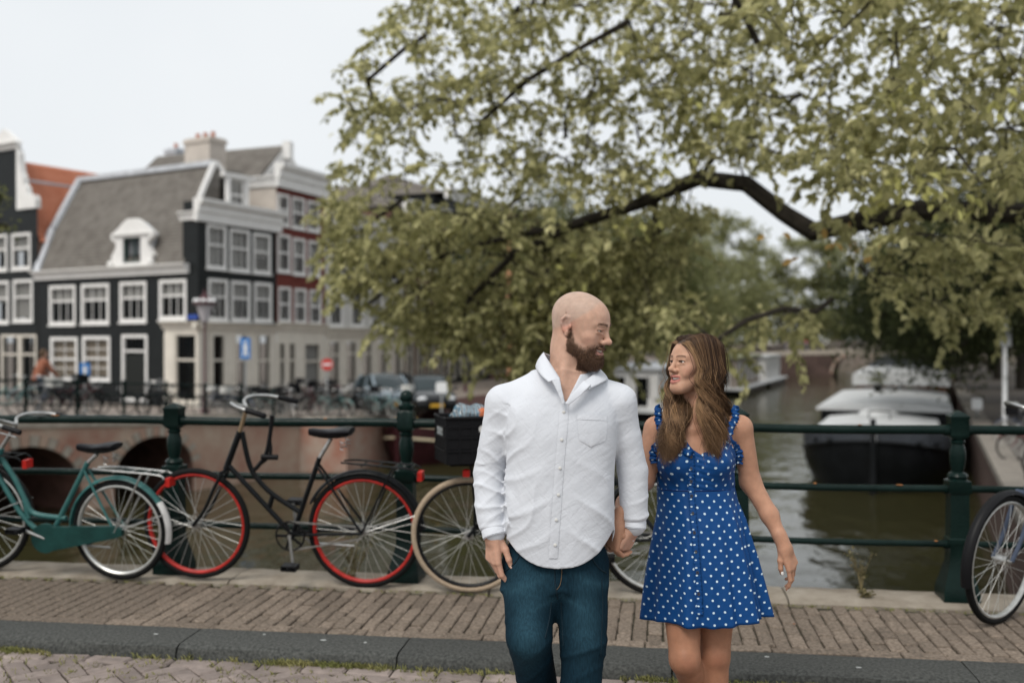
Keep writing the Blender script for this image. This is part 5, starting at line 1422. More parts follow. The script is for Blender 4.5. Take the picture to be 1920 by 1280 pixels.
def houseboat(label, t_, off, L, B, H, m, m_roof, nwin):
    p0 = QC + CDIR * t_ + LW.n * off; fa = Facade(p0, p0 + CDIR * L)
    t = thing('houseboat', label, 'houseboat', (0, 0, 0), 0, 'houseboats along the left bank')
    q = MB(); slab(q, fa, 0, L, WATER - .4, WATER + .55, -B, 0); q.build('pontoon', m_hull, t)
    z0, z1 = WATER + .55, WATER + .55 + H
    wi = [(L * (k + .25) / nwin, L * (k + .75) / nwin, z0 + .7, z1 - .4) for k in range(nwin)]
    g = shifted(fa, -.5); wall_holes(t, g, .6, L - .6, z0, z1, wi, m)
    for r in wi: window(t, g, r, .09, 0, 1, 0, random.choice((0, .4)), sill=False)
    ef = Facade(g.P(.6, 0, 0), g.P(.6, 0, -(B - 1)))
    w2 = [(.6, 1.5, z0 + .1, z1 - .4), (2.0, B - 1.7, z0 + .8, z1 - .4)]
    wall_holes(t, ef, 0, B - 1, z0, z1, w2, m, 'end_wall')
    for r in w2: window(t, ef, r, .08, 0, 0, 0, 0, sill=False)
    q = MB(); slab(q, fa, .3, L - .3, z1, z1 + .16, -B + .2, -.25); q.build('roof', m_roof, t)
    q = MB(); slab(q, fa, -1.2, L + .4, WATER + .5, WATER + .62, -.1 - B * .9, .25); q.build('side_deck', m_deckw, t)
    return t
m_hb1 = mat('taupe houseboat cladding', (.27, .23, .20), .8, var=.15, vs=2, coord='World')
m_hb2 = mat('white houseboat cladding', (.58, .57, .55), .7, var=.08, vs=2, coord='World')
houseboat('taupe houseboat with pale green roof deck behind the woman\'s hair', 52, 5.3, 13, 5, 2.5, m_hb1, mat('mossy roof', (.27, .28, .18), .9), 4)
houseboat('pale houseboat with blue grey windows next to the far bridge', 68, 5.3, 11, 5, 2.3, m_hb2, m_deckw, 5)
houseboat('white glazed houseboat seen between the couple', 26, 5.3, 14, 5, 2.4, m_hb2, m_lead, 9)

# ================================================================== cars
def car(name, label, loc, rz, paint, L=4.1, W=1.72, H=1.48):
    t = thing(name, label, 'car', loc, rz)
    hw = W / 2
    low = []
    for x, zb, zt, w in ((-L / 2, .42, .72, .8), (-L / 2 + .06, .3, .84, .93), (-L * .42, .2, .93, 1), (-L * .2, .18, .97, 1), (L * .12, .18, .96, 1), (L * .30, .2, .90, .99), (L * .43, .22, .80, .96), (L / 2 - .06, .28, .70, .88), (L / 2, .36, .60, .76)):
        w *= hw; low.append([(x, y, z) for y, z in ((-w * .9, zb), (-w, zb + .12), (-w, (zb + zt) / 2), (-w * .97, zt - .06), (-w * .86, zt), (0, zt + .03), (w * .86, zt), (w * .97, zt - .06), (w, (zb + zt) / 2), (w, zb + .12), (w * .9, zb))])
    MB().loft(low).build('body', paint, t, True)
    gh = []
    for x, z, w in ((-L * .47, .88, .8), (-L * .40, 1.22, .74), (-L * .3, H - .05, .70), (-L * .1, H, .70), (L * .06, H - .04, .69), (L * .14, 1.28, .72), (L * .27, .93, .82)):
        gh.append([(x, -w * hw * 1.08, .9), (x, -w * hw, z - .05), (x, -w * hw * .85, z), (x, 0, z + .02), (x, w * hw * .85, z), (x, w * hw, z - .05), (x, w * hw * 1.08, .9)])
    MB().loft(gh, closed=False).build('window_band', mat('car glass', (.02, .03, .033), .05, spec=.7), t, True)
    rf = []
    for x, z, w in ((-L * .33, H - .06, .70), (-L * .1, H + .012, .71), (L * .05, H - .03, .70)):
        rf.append([(x, -w * hw * .95, z - .02), (x, -w * hw * .6, z + .02), (x, 0, z + .035), (x, w * hw * .6, z + .02), (x, w * hw * .95, z - .02)])
    MB().loft(rf, closed=False).build('roof', paint, t, True)
    for sg in (-1, 1):
        MB().bar((L * .05, sg * hw * .7, H - .05), (L * .28, sg * hw * .84, .92), .07, .07).build('pillar', paint, t)
        MB().bar((-L * .06, sg * hw * .74, H - .05), (-L * .05, sg * hw * .92, .92), .07, .06).build('pillar', paint, t)
        MB().bar((-L * .33, sg * hw * .7, H - .07), (-L * .45, sg * hw * .86, .92), .12, .08).build('pillar', paint, t)
        MB().ball((L / 2 - .1, sg * hw * .62, .66), 1, 10, 8, (.09, .2, .085)).build('headlight', mat('headlight glass', (.7, .72, .74), .1), t, True)
        MB().ball((L * .2, sg * (hw + .09), 1.0), 1, 8, 6, (.06, .1, .07)).build('mirror', paint, t, True)
        MB().box((-L / 2 + .03, sg * hw * .72, .75), (.03, .13, .08)).build('tail_light', m_redlens, t)
        for x in (-L * .3, L * .31):
            w = MB().cyl((x, sg * (hw - .19), .31), (x, sg * (hw + .005), .31), .31, 20).build('wheel', m_rubber, t, True)
            MB().cyl((x, sg * (hw + .006), .31), (x, sg * (hw + .012), .31), .19, 14).build('hub_cap', m_alu, w, True)
    MB().box((L / 2 + .004, 0, .42), (.012, .26, .055)).build('number_plate', mat('yellow number plate', (.62, .36, .04), .5), t)
    MB().box((L / 2 - .02, 0, .56), (.03, .38, .05)).build('grille', m_plast, t)
    return t
to_cam = lambda p, off=0: math.atan2(CAM.y - p.y, CAM.x - p.x) + off
p = onz(722, 771, QUAY); car('parked_car', 'silver blue hatchback parked on the quay before the pale grey house', p, to_cam(p, R(17)), mat('silver blue car paint', (.25, .31, .35), .25, metal=.4, coat=.6))
p = onz(802, 773, QUAY); car('parked_car', 'black car with yellow number plate parked beside the wooden mast', p, to_cam(p, R(10)), mat('black car paint', (.008, .009, .010), .2, coat=.6))
p = RB0 + CDIR * 44 - RW.n * 5.0; p.z = QUAY; car('parked_car', 'pale yellow car parked among the trees on the right quay', p, to_cam(p, R(-20)), mat('pale yellow car paint', (.52, .50, .24), .3, coat=.5))
p = RB0 + CDIR * 36 - RW.n * 6.2; p.z = QUAY; car('parked_car', 'dark blue car parked on the right quay behind the white pole', p, to_cam(p, R(15)), mat('dark blue car paint', (.02, .04, .09), .25, coat=.6))

# ================================================================== street furniture
m_pole = mat('grey sign pole', (.30, .31, .31), .5)
m_sblue = mat('traffic sign blue', (.03, .19, .52), .4); m_swhite = mat('traffic sign white', (.74, .75, .75), .4); m_sred = mat('traffic sign red', (.55, .045, .035), .4)
def facing(p):
    d = CAM - p; d.z = 0; d.normalize(); return d, Vector((-d.y, d.x, 0))
def sign(label, px, py, depth, w, h, zb, kind):
    c = at(px, py, depth); t = thing('traffic_sign', label, 'sign', (c.x, c.y, zb)); n, s = facing(c); z = c.z - zb
    s = -s if s.dot(C_R) < 0 else s
    MB().cyl(-n * .05, Vector((0, 0, z + h * .5)) - n * .05, .035, 10).build('pole', m_pole, t)
    def plate(x0, x1, z0, z1, o, m, nm):
        MB().add([s * x + n * oo + Vector((0, 0, z + zz)) for oo in (o, o + .012) for x, zz in ((x0, z0), (x1, z0), (x1, z1), (x0, z1))], [(0, 1, 2, 3), (4, 5, 6, 7), (0, 1, 5, 4), (1, 2, 6, 5), (2, 3, 7, 6), (3, 0, 4, 7)]).build(nm, m, t)
    def poly(pts, o, m, nm): MB().prism([s * x + n * o + Vector((0, 0, z + zz)) for x, zz in pts], n * .012).build(nm, m, t)
    if kind == 'arrow':
        plate(-w / 2, w / 2, -h / 2, h / 2, 0, m_sblue, 'plate')
        poly([(-.05, -h * .36), (.05, -h * .36), (.05, .0), (w * .3, .0), (0, h * .34), (-w * .3, .0), (-.05, .0)], .013, m_swhite, 'arrow')
    elif kind == 'ped':
        plate(-w / 2, w / 2, -h / 2, h / 2, 0, m_sblue, 'plate')
        poly([(.06 * math.cos(a), h * .3 + .06 * math.sin(a)) for a in np.linspace(0, 6.0, 10)], .013, m_swhite, 'symbol')
        poly([(-.09, .18 * h), (.09, .18 * h), (.06, -.05 * h), (.1, -.36 * h), (.03, -.36 * h), (0, -.1 * h), (-.03, -.36 * h), (-.1, -.36 * h), (-.06, -.05 * h)], .013, m_swhite, 'symbol')
    elif kind == 'noentry':
        poly([(w / 2 * math.cos(a), w / 2 * math.sin(a)) for a in np.linspace(0, 2 * math.pi, 29)[:-1]], 0, m_sred, 'disc')
        plate(-w * .37, w * .37, -w * .09, w * .09, .013, m_swhite, 'bar')
    else:
        poly([(x * w / 2, zz * h / 2) for x, zz in ((-1, -.75), (-.75, -1), (.75, -1), (1, -.75), (1, .75), (.75, 1), (-.75, 1), (-1, .75))], 0, m_swhite, 'plate')
    return t
sign('square blue sign with white arrow on the stone bridge', 159, 692, 31, .30, .40, -1.0, 'arrow')
sign('tall blue pedestrian sign in front of the white shop corner', 460, 653, 37, .36, .78, QUAY, 'ped')
sign('round red no-entry sign before the pale grey house', 613, 683, 38.5, .46, .46, QUAY, 'noentry')
sign('blank white square sign on a post beside the black car', 828, 726, 35, .40, .38, QUAY, 'blank')
sign('small white panel on a short post by the right quay edge', 1832, 757, 36, .36, .40, QUAY, 'blank')
pl_ = at(1884, 700, 33); wp = thing('sign_pole', 'tall plain white pole standing on the right quay', 'pole', (pl_.x, pl_.y, QUAY))
MB().lathe([(.09, 0), (.075, .3), (.07, 3.6), (.03, 3.66)], (0, 0, 0), 12).build('shaft', m_swhite, wp, True)
MB().box((0, -.1, 3.0), (.16, .02, .32)).build('panel', m_pole, wp)
# lamp post
lp0 = at(384, 745, 36.5); lamp = thing('street_lamp', 'old lamp post with glass crown lantern before the white shop corner', 'street lamp', (lp0.x, lp0.y, QUAY))
zt = at(384, 606, 36.5).z - QUAY; m_lp = mat('maroon lamp iron', (.07, .03, .035), .5)
MB().lathe([(.16, 0), (.16, .3), (.09, .4), (.075, 1.2), (.09, 1.25), (.05, 1.3), (.045, zt), (.1, zt + .02), (.06, zt + .06)], (0, 0, 0), 12).build('post', m_lp, lamp, True)
MB().lathe([(.12, zt + .06), (.2, zt + .3), (.29, zt + .62), (.3, zt + .66)], (0, 0, 0), 12).build('lantern_glass', mat('frosted lantern glass', (.44, .42, .44), .35, spec=.5), lamp, True)
MB().lathe([(.30, zt + .66), (.42, zt + .69), (.43, zt + .75), (.3, zt + .82), (.2, zt + .95), (.1, zt + 1.02), (.05, zt + 1.1), (.06, zt + 1.16), (.01, zt + 1.24)], (0, 0, 0), 14).build('lantern_cap', m_lp, lamp, True)
for k in range(10):
    a = k * .628; MB().ball((.34 * math.cos(a), .34 * math.sin(a), zt + .82), .085, 8, 6).build('crown_ball', m_swhite, lamp, True)
# bollards on the left quay
for i in range(9):
    p = RF.P(-1.5 + i * 2.1, QUAY, 5.2)
    bo = thing('bollard', 'dark cast iron bollard on the quay edge below the houses', 'bollard', p, 0, 'bollards along the quay')
    MB().lathe([(.13, 0), (.12, .1), (.09, .15), (.08, .75), (.11, .8), (.09, .88), (.02, .95)], (0, 0, 0), 12).build('post', m_lp if i % 3 else m_green, bo, True)

# ================================================================== weeds and fallen leaves
def weed(label, p, h, n, m, spread=.4):
    t = thing('weed', label, 'weed', p); b = MB(); pos = []
    for k in range(n):
        a = random.uniform(0, 6.28); L = h * random.uniform(.6, 1)
        pts = [Vector((0, 0, 0)), Vector((math.cos(a) * L * spread * .4, math.sin(a) * L * spread * .4, L * .55)), Vector((math.cos(a) * L * spread, math.sin(a) * L * spread, L))]
        pts = spline(pts, 4); b.tube(pts, [.0025 * (1 - .7 * i / len(pts)) for i in range(len(pts))], 4)
        pos += [np.array(q) + rng.normal(0, .008, 3) for q in pts[4:] for _ in range(2)]
    b.build('stem', m, t); pos = np.array(pos); leaves('foliage', pos, .024, leaf_cols(len(pos), (.24, .20, .12), (.12, .12, .05), (.3, .26, .14), .3), -.3, parent=t)
m_stem = mat('weed stem', (.22, .18, .09), .8)
weed('dry branching weed growing from the coping edge right of the woman', onz(1615, 1106, .02), .24, 10, m_stem, .35)
weed('pale feathery weed growing outside the coping behind the red rimmed wheel', onz(652, 1072, .01) + Vector((0, .16, -.1)), .32, 26, m_stem, .45)
weed('small green tuft in the coping joint under the dry weed', onz(1625, 1122, .015), .05, 9, mat('green stem', (.10, .13, .04), .8), .8)
weed('little green weed at the foot of the red rimmed wheel', onz(655, 1086, .015), .06, 10, mat('green stem', (.10, .13, .04), .8), .8)
m_fall = mat('fallen brown leaf', (.33, .15, .08), .8, rnd=.4, var=.2, vs=30)
fl_ = MB().add([(0, 0, 0), (.018, .028, .012), (0, .065, .006), (-.018, .028, .010), (0, .03, 0)], [(0, 1, 4), (1, 2, 4), (2, 3, 4), (3, 0, 4)]).mesh('fallen_leaf')
spots = [(1220, 1262, ROADZ, 2.0), (1425, 1265, ROADZ, 1.3), (330, 1224, ROADZ, 1), (368, 1222, ROADZ, 1), (92, 1216, ROADZ, .9), (513, 1232, ROADZ, .9), (1165, 1258, ROADZ, 1), (1485, 1171, 0, .5), (700, 1238, ROADZ, .7)]
for i, (x, y, z, s_) in enumerate(spots):
    o = obj('fallen_leaf', fl_, m_fall, None, onz(x, y, z) + Vector((0, 0, .008)), (random.gauss(0, .2), random.gauss(0, .2), random.uniform(0, 6)))
    o.scale = (s_, s_, s_); tag(o, 'curled reddish brown leaf lying in the gutter' if z < 0 else 'tiny dry leaf lying on the brick pavement', 'leaf', 'fallen leaves')
# ================================================================== distance-field sculpting for the people
def A3(v): return np.array(v, float)
class Sdf:
    """smooth unions and cuts of simple shapes, sampled on a rectilinear grid and meshed with surface nets"""
    def __init__(s): s.ops = []; s.post = None
    def add(s, prim, k=.01, op='u'): s.ops.append((prim[0], A3(prim[1]), prim[2], k, op)); return s
    def ev(s, P, which=None):
        d = np.full(len(P), 1.0)
        for i in (range(len(s.ops)) if which is None else which):
            fn, c, r, k, op = s.ops[i]; e = fn(P)
            if op == 'u':
                h = np.clip(.5 + .5 * (d - e) / k, 0, 1); d = d + (e - d) * h - k * h * (1 - h)
            else:
                e = -e; h = np.clip(.5 - .5 * (d - e) / k, 0, 1); d = d + (e - d) * h + k * h * (1 - h)
        if s.post is not None: d = s.post(P, d)
        return d
    def mesh(s, xs, ys, zs, B=10):
        n = (len(xs), len(ys), len(zs)); D = np.empty(n, np.float32)
        bx = [(i, min(i + B, n[0])) for i in range(0, n[0], B)]; by = [(i, min(i + B, n[1])) for i in range(0, n[1], B)]; bz = [(i, min(i + B, n[2])) for i in range(0, n[2], B)]
        C = []; Rr = []; idx = []
        for a in bx:
            for b in by:
                for c in bz:
                    lo = A3((xs[a[0]], ys[b[0]], zs[c[0]])); hi = A3((xs[a[1] - 1], ys[b[1] - 1], zs[c[1] - 1]))
                    C.append((lo + hi) / 2); Rr.append(np.linalg.norm(hi - lo) / 2); idx.append((a, b, c))
        C = np.array(C); Rr = np.array(Rr)
        dc = s.ev(C); pc = np.array([o[1] for o in s.ops]); pr = np.array([o[2] for o in s.ops]); pk = np.array([o[3] for o in s.ops])
        dist = np.linalg.norm(C[:, None] - pc[None], axis=2) - pr[None] - pk[None] * 1.5
        for q in range(len(C)):
            (a, b, c) = idx[q]; sl = (slice(*a), slice(*b), slice(*c))
            if abs(dc[q]) > Rr[q] * 1.5 + .02: D[sl] = 1.0 if dc[q] > 0 else -1.0; continue
            wh = np.nonzero(dist[q] < Rr[q] + .012)[0]
            if not len(wh): D[sl] = 1.0; continue
            g = np.meshgrid(xs[sl[0]], ys[sl[1]], zs[sl[2]], indexing='ij'); P = np.stack([t.ravel() for t in g], 1)
            D[sl] = s.ev(P, wh).reshape(g[0].shape)
        return surface_nets(D, xs, ys, zs)
def surface_nets(D, xs, ys, zs):
    ins = D < 0; nx, ny, nz = D.shape
    cnt = np.zeros((nx - 1, ny - 1, nz - 1), np.int8)
    for i in (0, 1):
        for j in (0, 1):
            for k in (0, 1): cnt += ins[i:nx - 1 + i, j:ny - 1 + j, k:nz - 1 + k]
    act = (cnt > 0) & (cnt < 8); ci, cj, ck = np.nonzero(act); m = len(ci)
    idx = np.full(act.shape, -1, np.int32); idx[ci, cj, ck] = np.arange(m)
    acc = np.zeros((m, 3)); num = np.zeros(m)
    corners = [(i, j, k) for i in (0, 1) for j in (0, 1) for k in (0, 1)]
    val = {c: D[ci + c[0], cj + c[1], ck + c[2]] for c in corners}
    for a in corners:
        for ax in range(3):
            if a[ax]: continue
            b = list(a); b[ax] = 1; b = tuple(b); va, vb = val[a], val[b]; cr = (va < 0) != (vb < 0)
            t = np.where(cr, va / np.where(va == vb, 1, va - vb), 0)
            p = np.stack([np.full(m, float(a[0])), np.full(m, float(a[1])), np.full(m, float(a[2]))], 1); p[:, ax] += t
            acc += p * cr[:, None]; num += cr
    acc /= np.maximum(num, 1)[:, None]
    L = lambda arr, i, f: arr[i] * (1 - f) + arr[i + 1] * f
    V = np.stack([L(xs, ci, acc[:, 0]), L(ys, cj, acc[:, 1]), L(zs, ck, acc[:, 2])], 1)
    Fs = []
    for ax in range(3):
        sl0 = [slice(1, -1)] * 3; sl1 = [slice(1, -1)] * 3; sl0[ax] = slice(0, -1); sl1[ax] = slice(1, None)
        e0 = ins[tuple(sl0)]; e1 = ins[tuple(sl1)]; ch = e0 != e1; q = np.stack(np.nonzero(ch), 1); o = np.array([1, 1, 1]); o[ax] = 0; q = q + o
        u, v = (ax + 1) % 3, (ax + 2) % 3; du = np.zeros(3, int); dv = np.zeros(3, int); du[u] = 1; dv[v] = 1
        g = lambda c: idx[c[:, 0], c[:, 1], c[:, 2]]
        f = np.stack([g(q - du - dv), g(q - dv), g(q), g(q - du)], 1)
        fl = e0[ch]; f[~fl] = f[~fl][:, ::-1]; Fs.append(f)
    Fq = np.concatenate(Fs); Fq = Fq[(Fq >= 0).all(1)]
    return V, Fq
def axis(*spans):
    """spans: (lo, hi, step) merged: fine steps win"""
    lo = min(a for a, b, c in spans); hi = max(b for a, b, c in spans); x = lo; out = [x]
    while x < hi:
        st = min([c for a, b, c in spans if a - 1e-9 <= x < b] or [min(.012, min([a for a, b, c in spans if a > x] or [x + .012]) - x + 1e-6)]); x += st; out.append(x)
    return np.array(out)
def rc(a, b, ra, rb=None):
    a = A3(a); b = A3(b); rb = ra if rb is None else rb; ab = b - a; L2 = max(ab @ ab, 1e-12)
    def fn(P):
        q = P - a; t = np.clip(q @ ab / L2, 0, 1); return np.sqrt(((q - t[:, None] * ab) ** 2).sum(1)) - (ra + (rb - ra) * t)
    return fn, (a + b) / 2, math.sqrt(L2) / 2 + max(ra, rb)
def el(c, r, M=None):
    c = A3(c); r = A3(r); Mi = None if M is None else np.array(M).T
    def fn(P):
        q = P - c
        if Mi is not None: q = q @ Mi.T
        k0 = np.sqrt(((q / r) ** 2).sum(1)); k1 = np.sqrt(((q / r ** 2) ** 2).sum(1)) + 1e-9
        return k0 * (k0 - 1) / k1
    return fn, c, float(r.max())
class Frame:
    """local x right-hand side, y forward, z up"""
    def __init__(s, o, fwd, up, sc=1.0):
        f = A3(fwd); f /= np.linalg.norm(f); u = A3(up); r = np.cross(f, u); r /= np.linalg.norm(r); u = np.cross(r, f); s.o = A3(o); s.M = np.stack([r, f, u], 1); s.sc = sc
    def p(s, *v): return s.o + s.M @ (A3(v) * s.sc)
    def loc(s, P): return (P - s.o) @ s.M / s.sc
    def rc(s, a, b, ra, rb=None): return rc(s.p(*a), s.p(*b), ra * s.sc, None if rb is None else rb * s.sc)
    def el(s, c, r, rot=None):
        M = s.M if rot is None else s.M @ rot
        return el(s.p(*c), A3(r) * s.sc, M)
def rotm(ax, a): return np.array(Matrix.Rotation(a, 3, ax))
def head_sdf(S, H, male=True):
    """adds a smiling head in frame H"""
    j = 1.0 if male else .9
    S.add(H.el((0, -.015, .034), (.076, .100, .086)), .02)
    S.add(H.el((0, .035, .03), (.064, .060, .062)), .03)
    S.add(H.el((0, .036, -.03), (.058 * (1 if male else .97), .054, .072)), .03)
    S.add(H.el((0, .048, -.085), (.042 * j, .042, .032)), .03)
    S.add(H.el((0, .078 if male else .074, -.103), (.021 * j, .018, .017)), .02)
    for x in (-1, 1):
        S.add(H.rc((x * .053 * j, .0, -.055), (x * .018, .072, -.100), .018 * j, .016), .025)
        S.add(H.el((x * .041, .060, -.022), (.021, .021, .017)), .018)           # cheekbone, raised by the smile
        S.add(H.el((x * .036, .068, -.042), (.016, .016, .016)), .016)
        S.add(H.rc((x * .008, .091, .023), (x * .045, .074, .027), .0085 if male else .006, .007), .014)   # brow
    S.add(H.rc((0, .090, .022), (0, .109, -.022), .0080, .0095 if male else .0085), .009)
    S.add(H.el((0, .115, -.027), (.0115, .0125, .0105)), .008)
    for x in (-1, 1):
        S.add(H.el((x * .0125, .101, -.032), (.0085, .011, .0085)), .007)
        S.add(H.el((x * .0065, .108, -.0405), (.0035, .005, .003)), .003, 's')
        S.add(H.el((x * .031, .099, .006), (.0165, .013, .0105)), .012, 's')
        S.add(H.el((x * .031, .0785, .006), (.0155, .0145, .0135)), .004)
        slit = rotm('Y', x * -.10)
        S.add(H.el((x * .0315, .092, .0052), (.0135, .014, .0024 if male else .0050), slit), .002, 's')
        S.add(H.rc((x * .019, .0945, .0125), (x * .044, .084, .0135), .0022), .006)        # upper lid fold
        S.add(H.rc((x * .02, .0925, -.0045), (x * .042, .0835, -.002), .0026), .007)
    # mouth: lips, parted in a smile
    zc = -.064; g = 1.0 if not male else .55
    up = [(-.029, .0775, zc + .009), (-.014, .0955, zc + .0065 + .003 * g), (0, .0985, zc + .0055 + .003 * g), (.014, .0955, zc + .0065 + .003 * g), (.029, .0775, zc + .009)]
    lo = [(-.026, .0785, zc + .004), (-.013, .0935, zc - .0085 - .0035 * g), (0, .0955, zc - .0105 - .004 * g), (.013, .0935, zc - .0085 - .0035 * g), (.026, .0785, zc + .004)]
    md = [(-.0265, .080, zc + .006), (-.014, .0955, zc - .001), (0, .098, zc - .002), (.014, .0955, zc - .001), (.0265, .080, zc + .006)]
    for ch, r in ((up, .0040 if male else .0045), (lo, .0048 if male else .0056)):
        for a, b in zip(ch[:-1], ch[1:]): S.add(H.rc(a, b, r), .007)
    for a, b, r0, r1 in zip(md[:-1], md[1:], (.0025, .0058, .0060, .0058), (.0058, .0060, .0058, .0025)): S.add(H.rc(a, b, r0 * (.6 + .4 * g), r1 * (.6 + .4 * g)), .002, 's')
    # ears
    for x in (-1, 1):
        E = [(x * .069, -.006, .018), (x * .076, -.014, .029), (x * .081, -.026, .030), (x * .084, -.035, .018), (x * .082, -.034, .002), (x * .077, -.023, -.016), (x * .072, -.011, -.027)]
        for a, b in zip(E[:-1], E[1:]): S.add(H.rc(a, b, .0052), .004)
        S.add(H.el((x * .075, -.018, .004), (.006, .016, .026)), .006)
        S.add(H.el((x * .083, -.017, .004), (.007, .0075, .012)), .005, 's')
        S.add(H.rc((x * .074, -.008, -.022), (x * .075, -.009, -.03), .0065), .005)
        S.add(H.el((x * .077, -.002, .0), (.004, .004, .006)), .004)
def eyes(root, H, name='eye', iris=(.10, .12, .09)):
    m = mat('eye white', (.6, .58, .55), .15, attr='Col', spec=.5)
    for x in (-1, 1):
        b = MB().ball((0, 0, 0), 1, 20, 14); V = np.array(b.v); c = H.p(x * .031, .0785, .0055); look = H.M[:, 1]
        V = V * .0128 * H.sc + c; me = np_mesh(name, V, np.array([f for f in b.f]), True)
        d = (V - c) / (.0128 * H.sc); a = d @ look
        C = np.where((a > .86)[:, None], np.array(iris), np.array((.50, .46, .43))); C = np.where((a > .975)[:, None], np.array((.01, .01, .01)), C)
        set_col(me, C); obj('eye', me, m, root)
def teeth(root, H, zc=-.064):
    V = []
    n = 12
    for i in range(n + 1):
        x = -.0225 + .045 * i / n; y = .0955 - 26 * x * x; z = zc + .0058 + 6 * x * x * .5
        V += [H.p(x, y, z), H.p(x * .97, y - .0006, z - .0088 + 6 * x * x)]
    me = np_mesh('teeth', np.array(V), np.array([(2 * i, 2 * i + 1, 2 * i + 3, 2 * i + 2) for i in range(n)]), True)
    obj('teeth', me, mat('teeth', (.74, .71, .65), .3), root)
def hand_sdf(S, w, t, f, b, curls, thumb, sc=1.0, spread=1.0):
    """w wrist; t thumb side, f finger and b back-of-hand directions; curls: per finger (mcp, pip, dip) degrees"""
    w = A3(w); f = A3(f) / np.linalg.norm(f); b = A3(b) - f * (A3(b) @ f); b /= np.linalg.norm(b); t0 = A3(t); t_ = np.cross(f, b); t_ = t_ if t_ @ t0 > 0 else -t_
    P = lambda x, y, z: w + (t_ * x + f * y + b * z) * sc
    X = (.029, .0095, -.0095, -.027); ML = (.088, .090, .085, .077)
    for x, L in zip(X, ML): S.add(rc(P(x * .62, .008, 0), P(x, L, .002), .0155 * sc, .0108 * sc), .012)
    S.add(el(P(.012, .03, -.012), A3((.017, .03, .014)) * sc, np.stack([t_, f, b], 1)), .012)
    S.add(rc(P(0, -.05, 0), P(0, .012, 0), .0235 * sc, .024 * sc), .02)
    tips = []
    LN = ((.043, .026, .020), (.047, .029, .021), (.043, .027, .020), (.034, .021, .018)); RD = ((.0098, .0086, .0078, .0066), (.0100, .0088, .0079, .0067), (.0095, .0083, .0075, .0064), (.0085, .0075, .0067, .0057))
    for i in range(4):
        p = P(X[i], ML[i], .001); ang = 0
        for k in range(3):
            ang += math.radians(curls[i][k]); d = f * math.cos(ang) - b * math.sin(ang) + t_ * (.06 * (1.5 - i) * spread * math.cos(ang)); d /= np.linalg.norm(d)
            q = p + d * LN[i][k] * sc; S.add(rc(p, q, RD[i][k] * sc, RD[i][k + 1] * sc), .0025); p = q
        tips.append((p, d, -(f * math.sin(ang) + b * math.cos(ang))))
    T = [P(*q) for q in thumb]
    for a, c, ra, rb in zip(T[:-1], T[1:], (.0155, .0115, .0098), (.0118, .0098, .0078)): S.add(rc(a, c, ra * sc, rb * sc), .005)
    return tips, T
def wobble(P, f, seed, n=5):
    r = np.random.default_rng(seed); o = 0
    for _ in range(n):
        k = r.normal(0, 1, 3); k /= np.linalg.norm(k); o = o + np.sin(P @ k * f * r.uniform(.6, 1.6) + r.uniform(0, 6.28))
    return o / n
def ridge(x):
    t = np.abs(((x / (2 * math.pi)) % 1.0) - .5) * 2; return np.exp(-5.0 * (np.sqrt(t * t + .012) - .11))      # narrow rounded crest each period, 0..1
def profile(tab, o, ex, ey, n=2.4):
    """torso-like solid: table rows (z, ca, cb, A, B): centre and half widths along ex / ey at height z"""
    T0 = np.array(sorted(tab)); o = A3(o); ex = A3(ex); ey = A3(ey)
    zz = np.linspace(T0[0, 0], T0[-1, 0], 240); T = np.stack([zz] + [np.interp(zz, T0[:, 0], T0[:, k]) for k in range(1, 5)], 1)
    ker = np.exp(-np.linspace(-2, 2, 41) ** 2); ker /= ker.sum()
    for k in range(1, 5): T[:, k] = np.convolve(np.pad(T[:, k], 20, mode='edge'), ker, 'valid')
    zc = (T[0, 0] + T[-1, 0]) / 2; r = max((T[-1, 0] - T[0, 0]) / 2, .01); R_ = math.hypot(r, T[:, 3].max() + abs(T[:, 1]).max())
    def fn(P):
        q = P - o; a = q @ ex; b = q @ ey; z = P[:, 2]
        I = lambda k: np.interp(z, T[:, 0], T[:, k])
        A_, B_ = I(3), I(4); rr = (np.abs((a - I(1)) / A_) ** n + np.abs((b - I(2)) / B_) ** n) ** (1 / n)
        d = (rr - 1) * np.minimum(A_, B_) * .95
        return np.maximum(d, np.maximum(T[0, 0] - z, z - T[-1, 0]))
    c = o + ex * T[:, 1].mean() + ey * T[:, 2].mean(); c = np.array([c[0], c[1], zc])
    return fn, c, R_ + .02
# ================================================================== the man
nR = np.array(C_R); nF = np.array((-math.sin(YAW), math.cos(YAW), 0)); nZ = np.array((0, 0, 1.0))
DM = 3.35
def W(px, py, dd=0.0): return np.array(at(px, py, DM + dd))
def Zm(py): return float(W(960, py)[2])
def along(px, py=800): return float((W(px, py) - OM) @ nR)
OM = W(1050, 800)
man = thing('person', 'bearded bald man in white shirt and dark jeans walking hand in hand', 'person', Vector((OM[0], OM[1], ROADZ)))
def toworld(o, root):
    o.matrix_parent_inverse = Matrix.Translation(-root.location); return o
yw = R(60); h_ = -nF * math.cos(yw) + nR * math.sin(yw); pt = R(13)
HM = Frame(W(1089, 613), h_ * math.cos(pt) - nZ * math.sin(pt), nZ + nR * .02, .97)
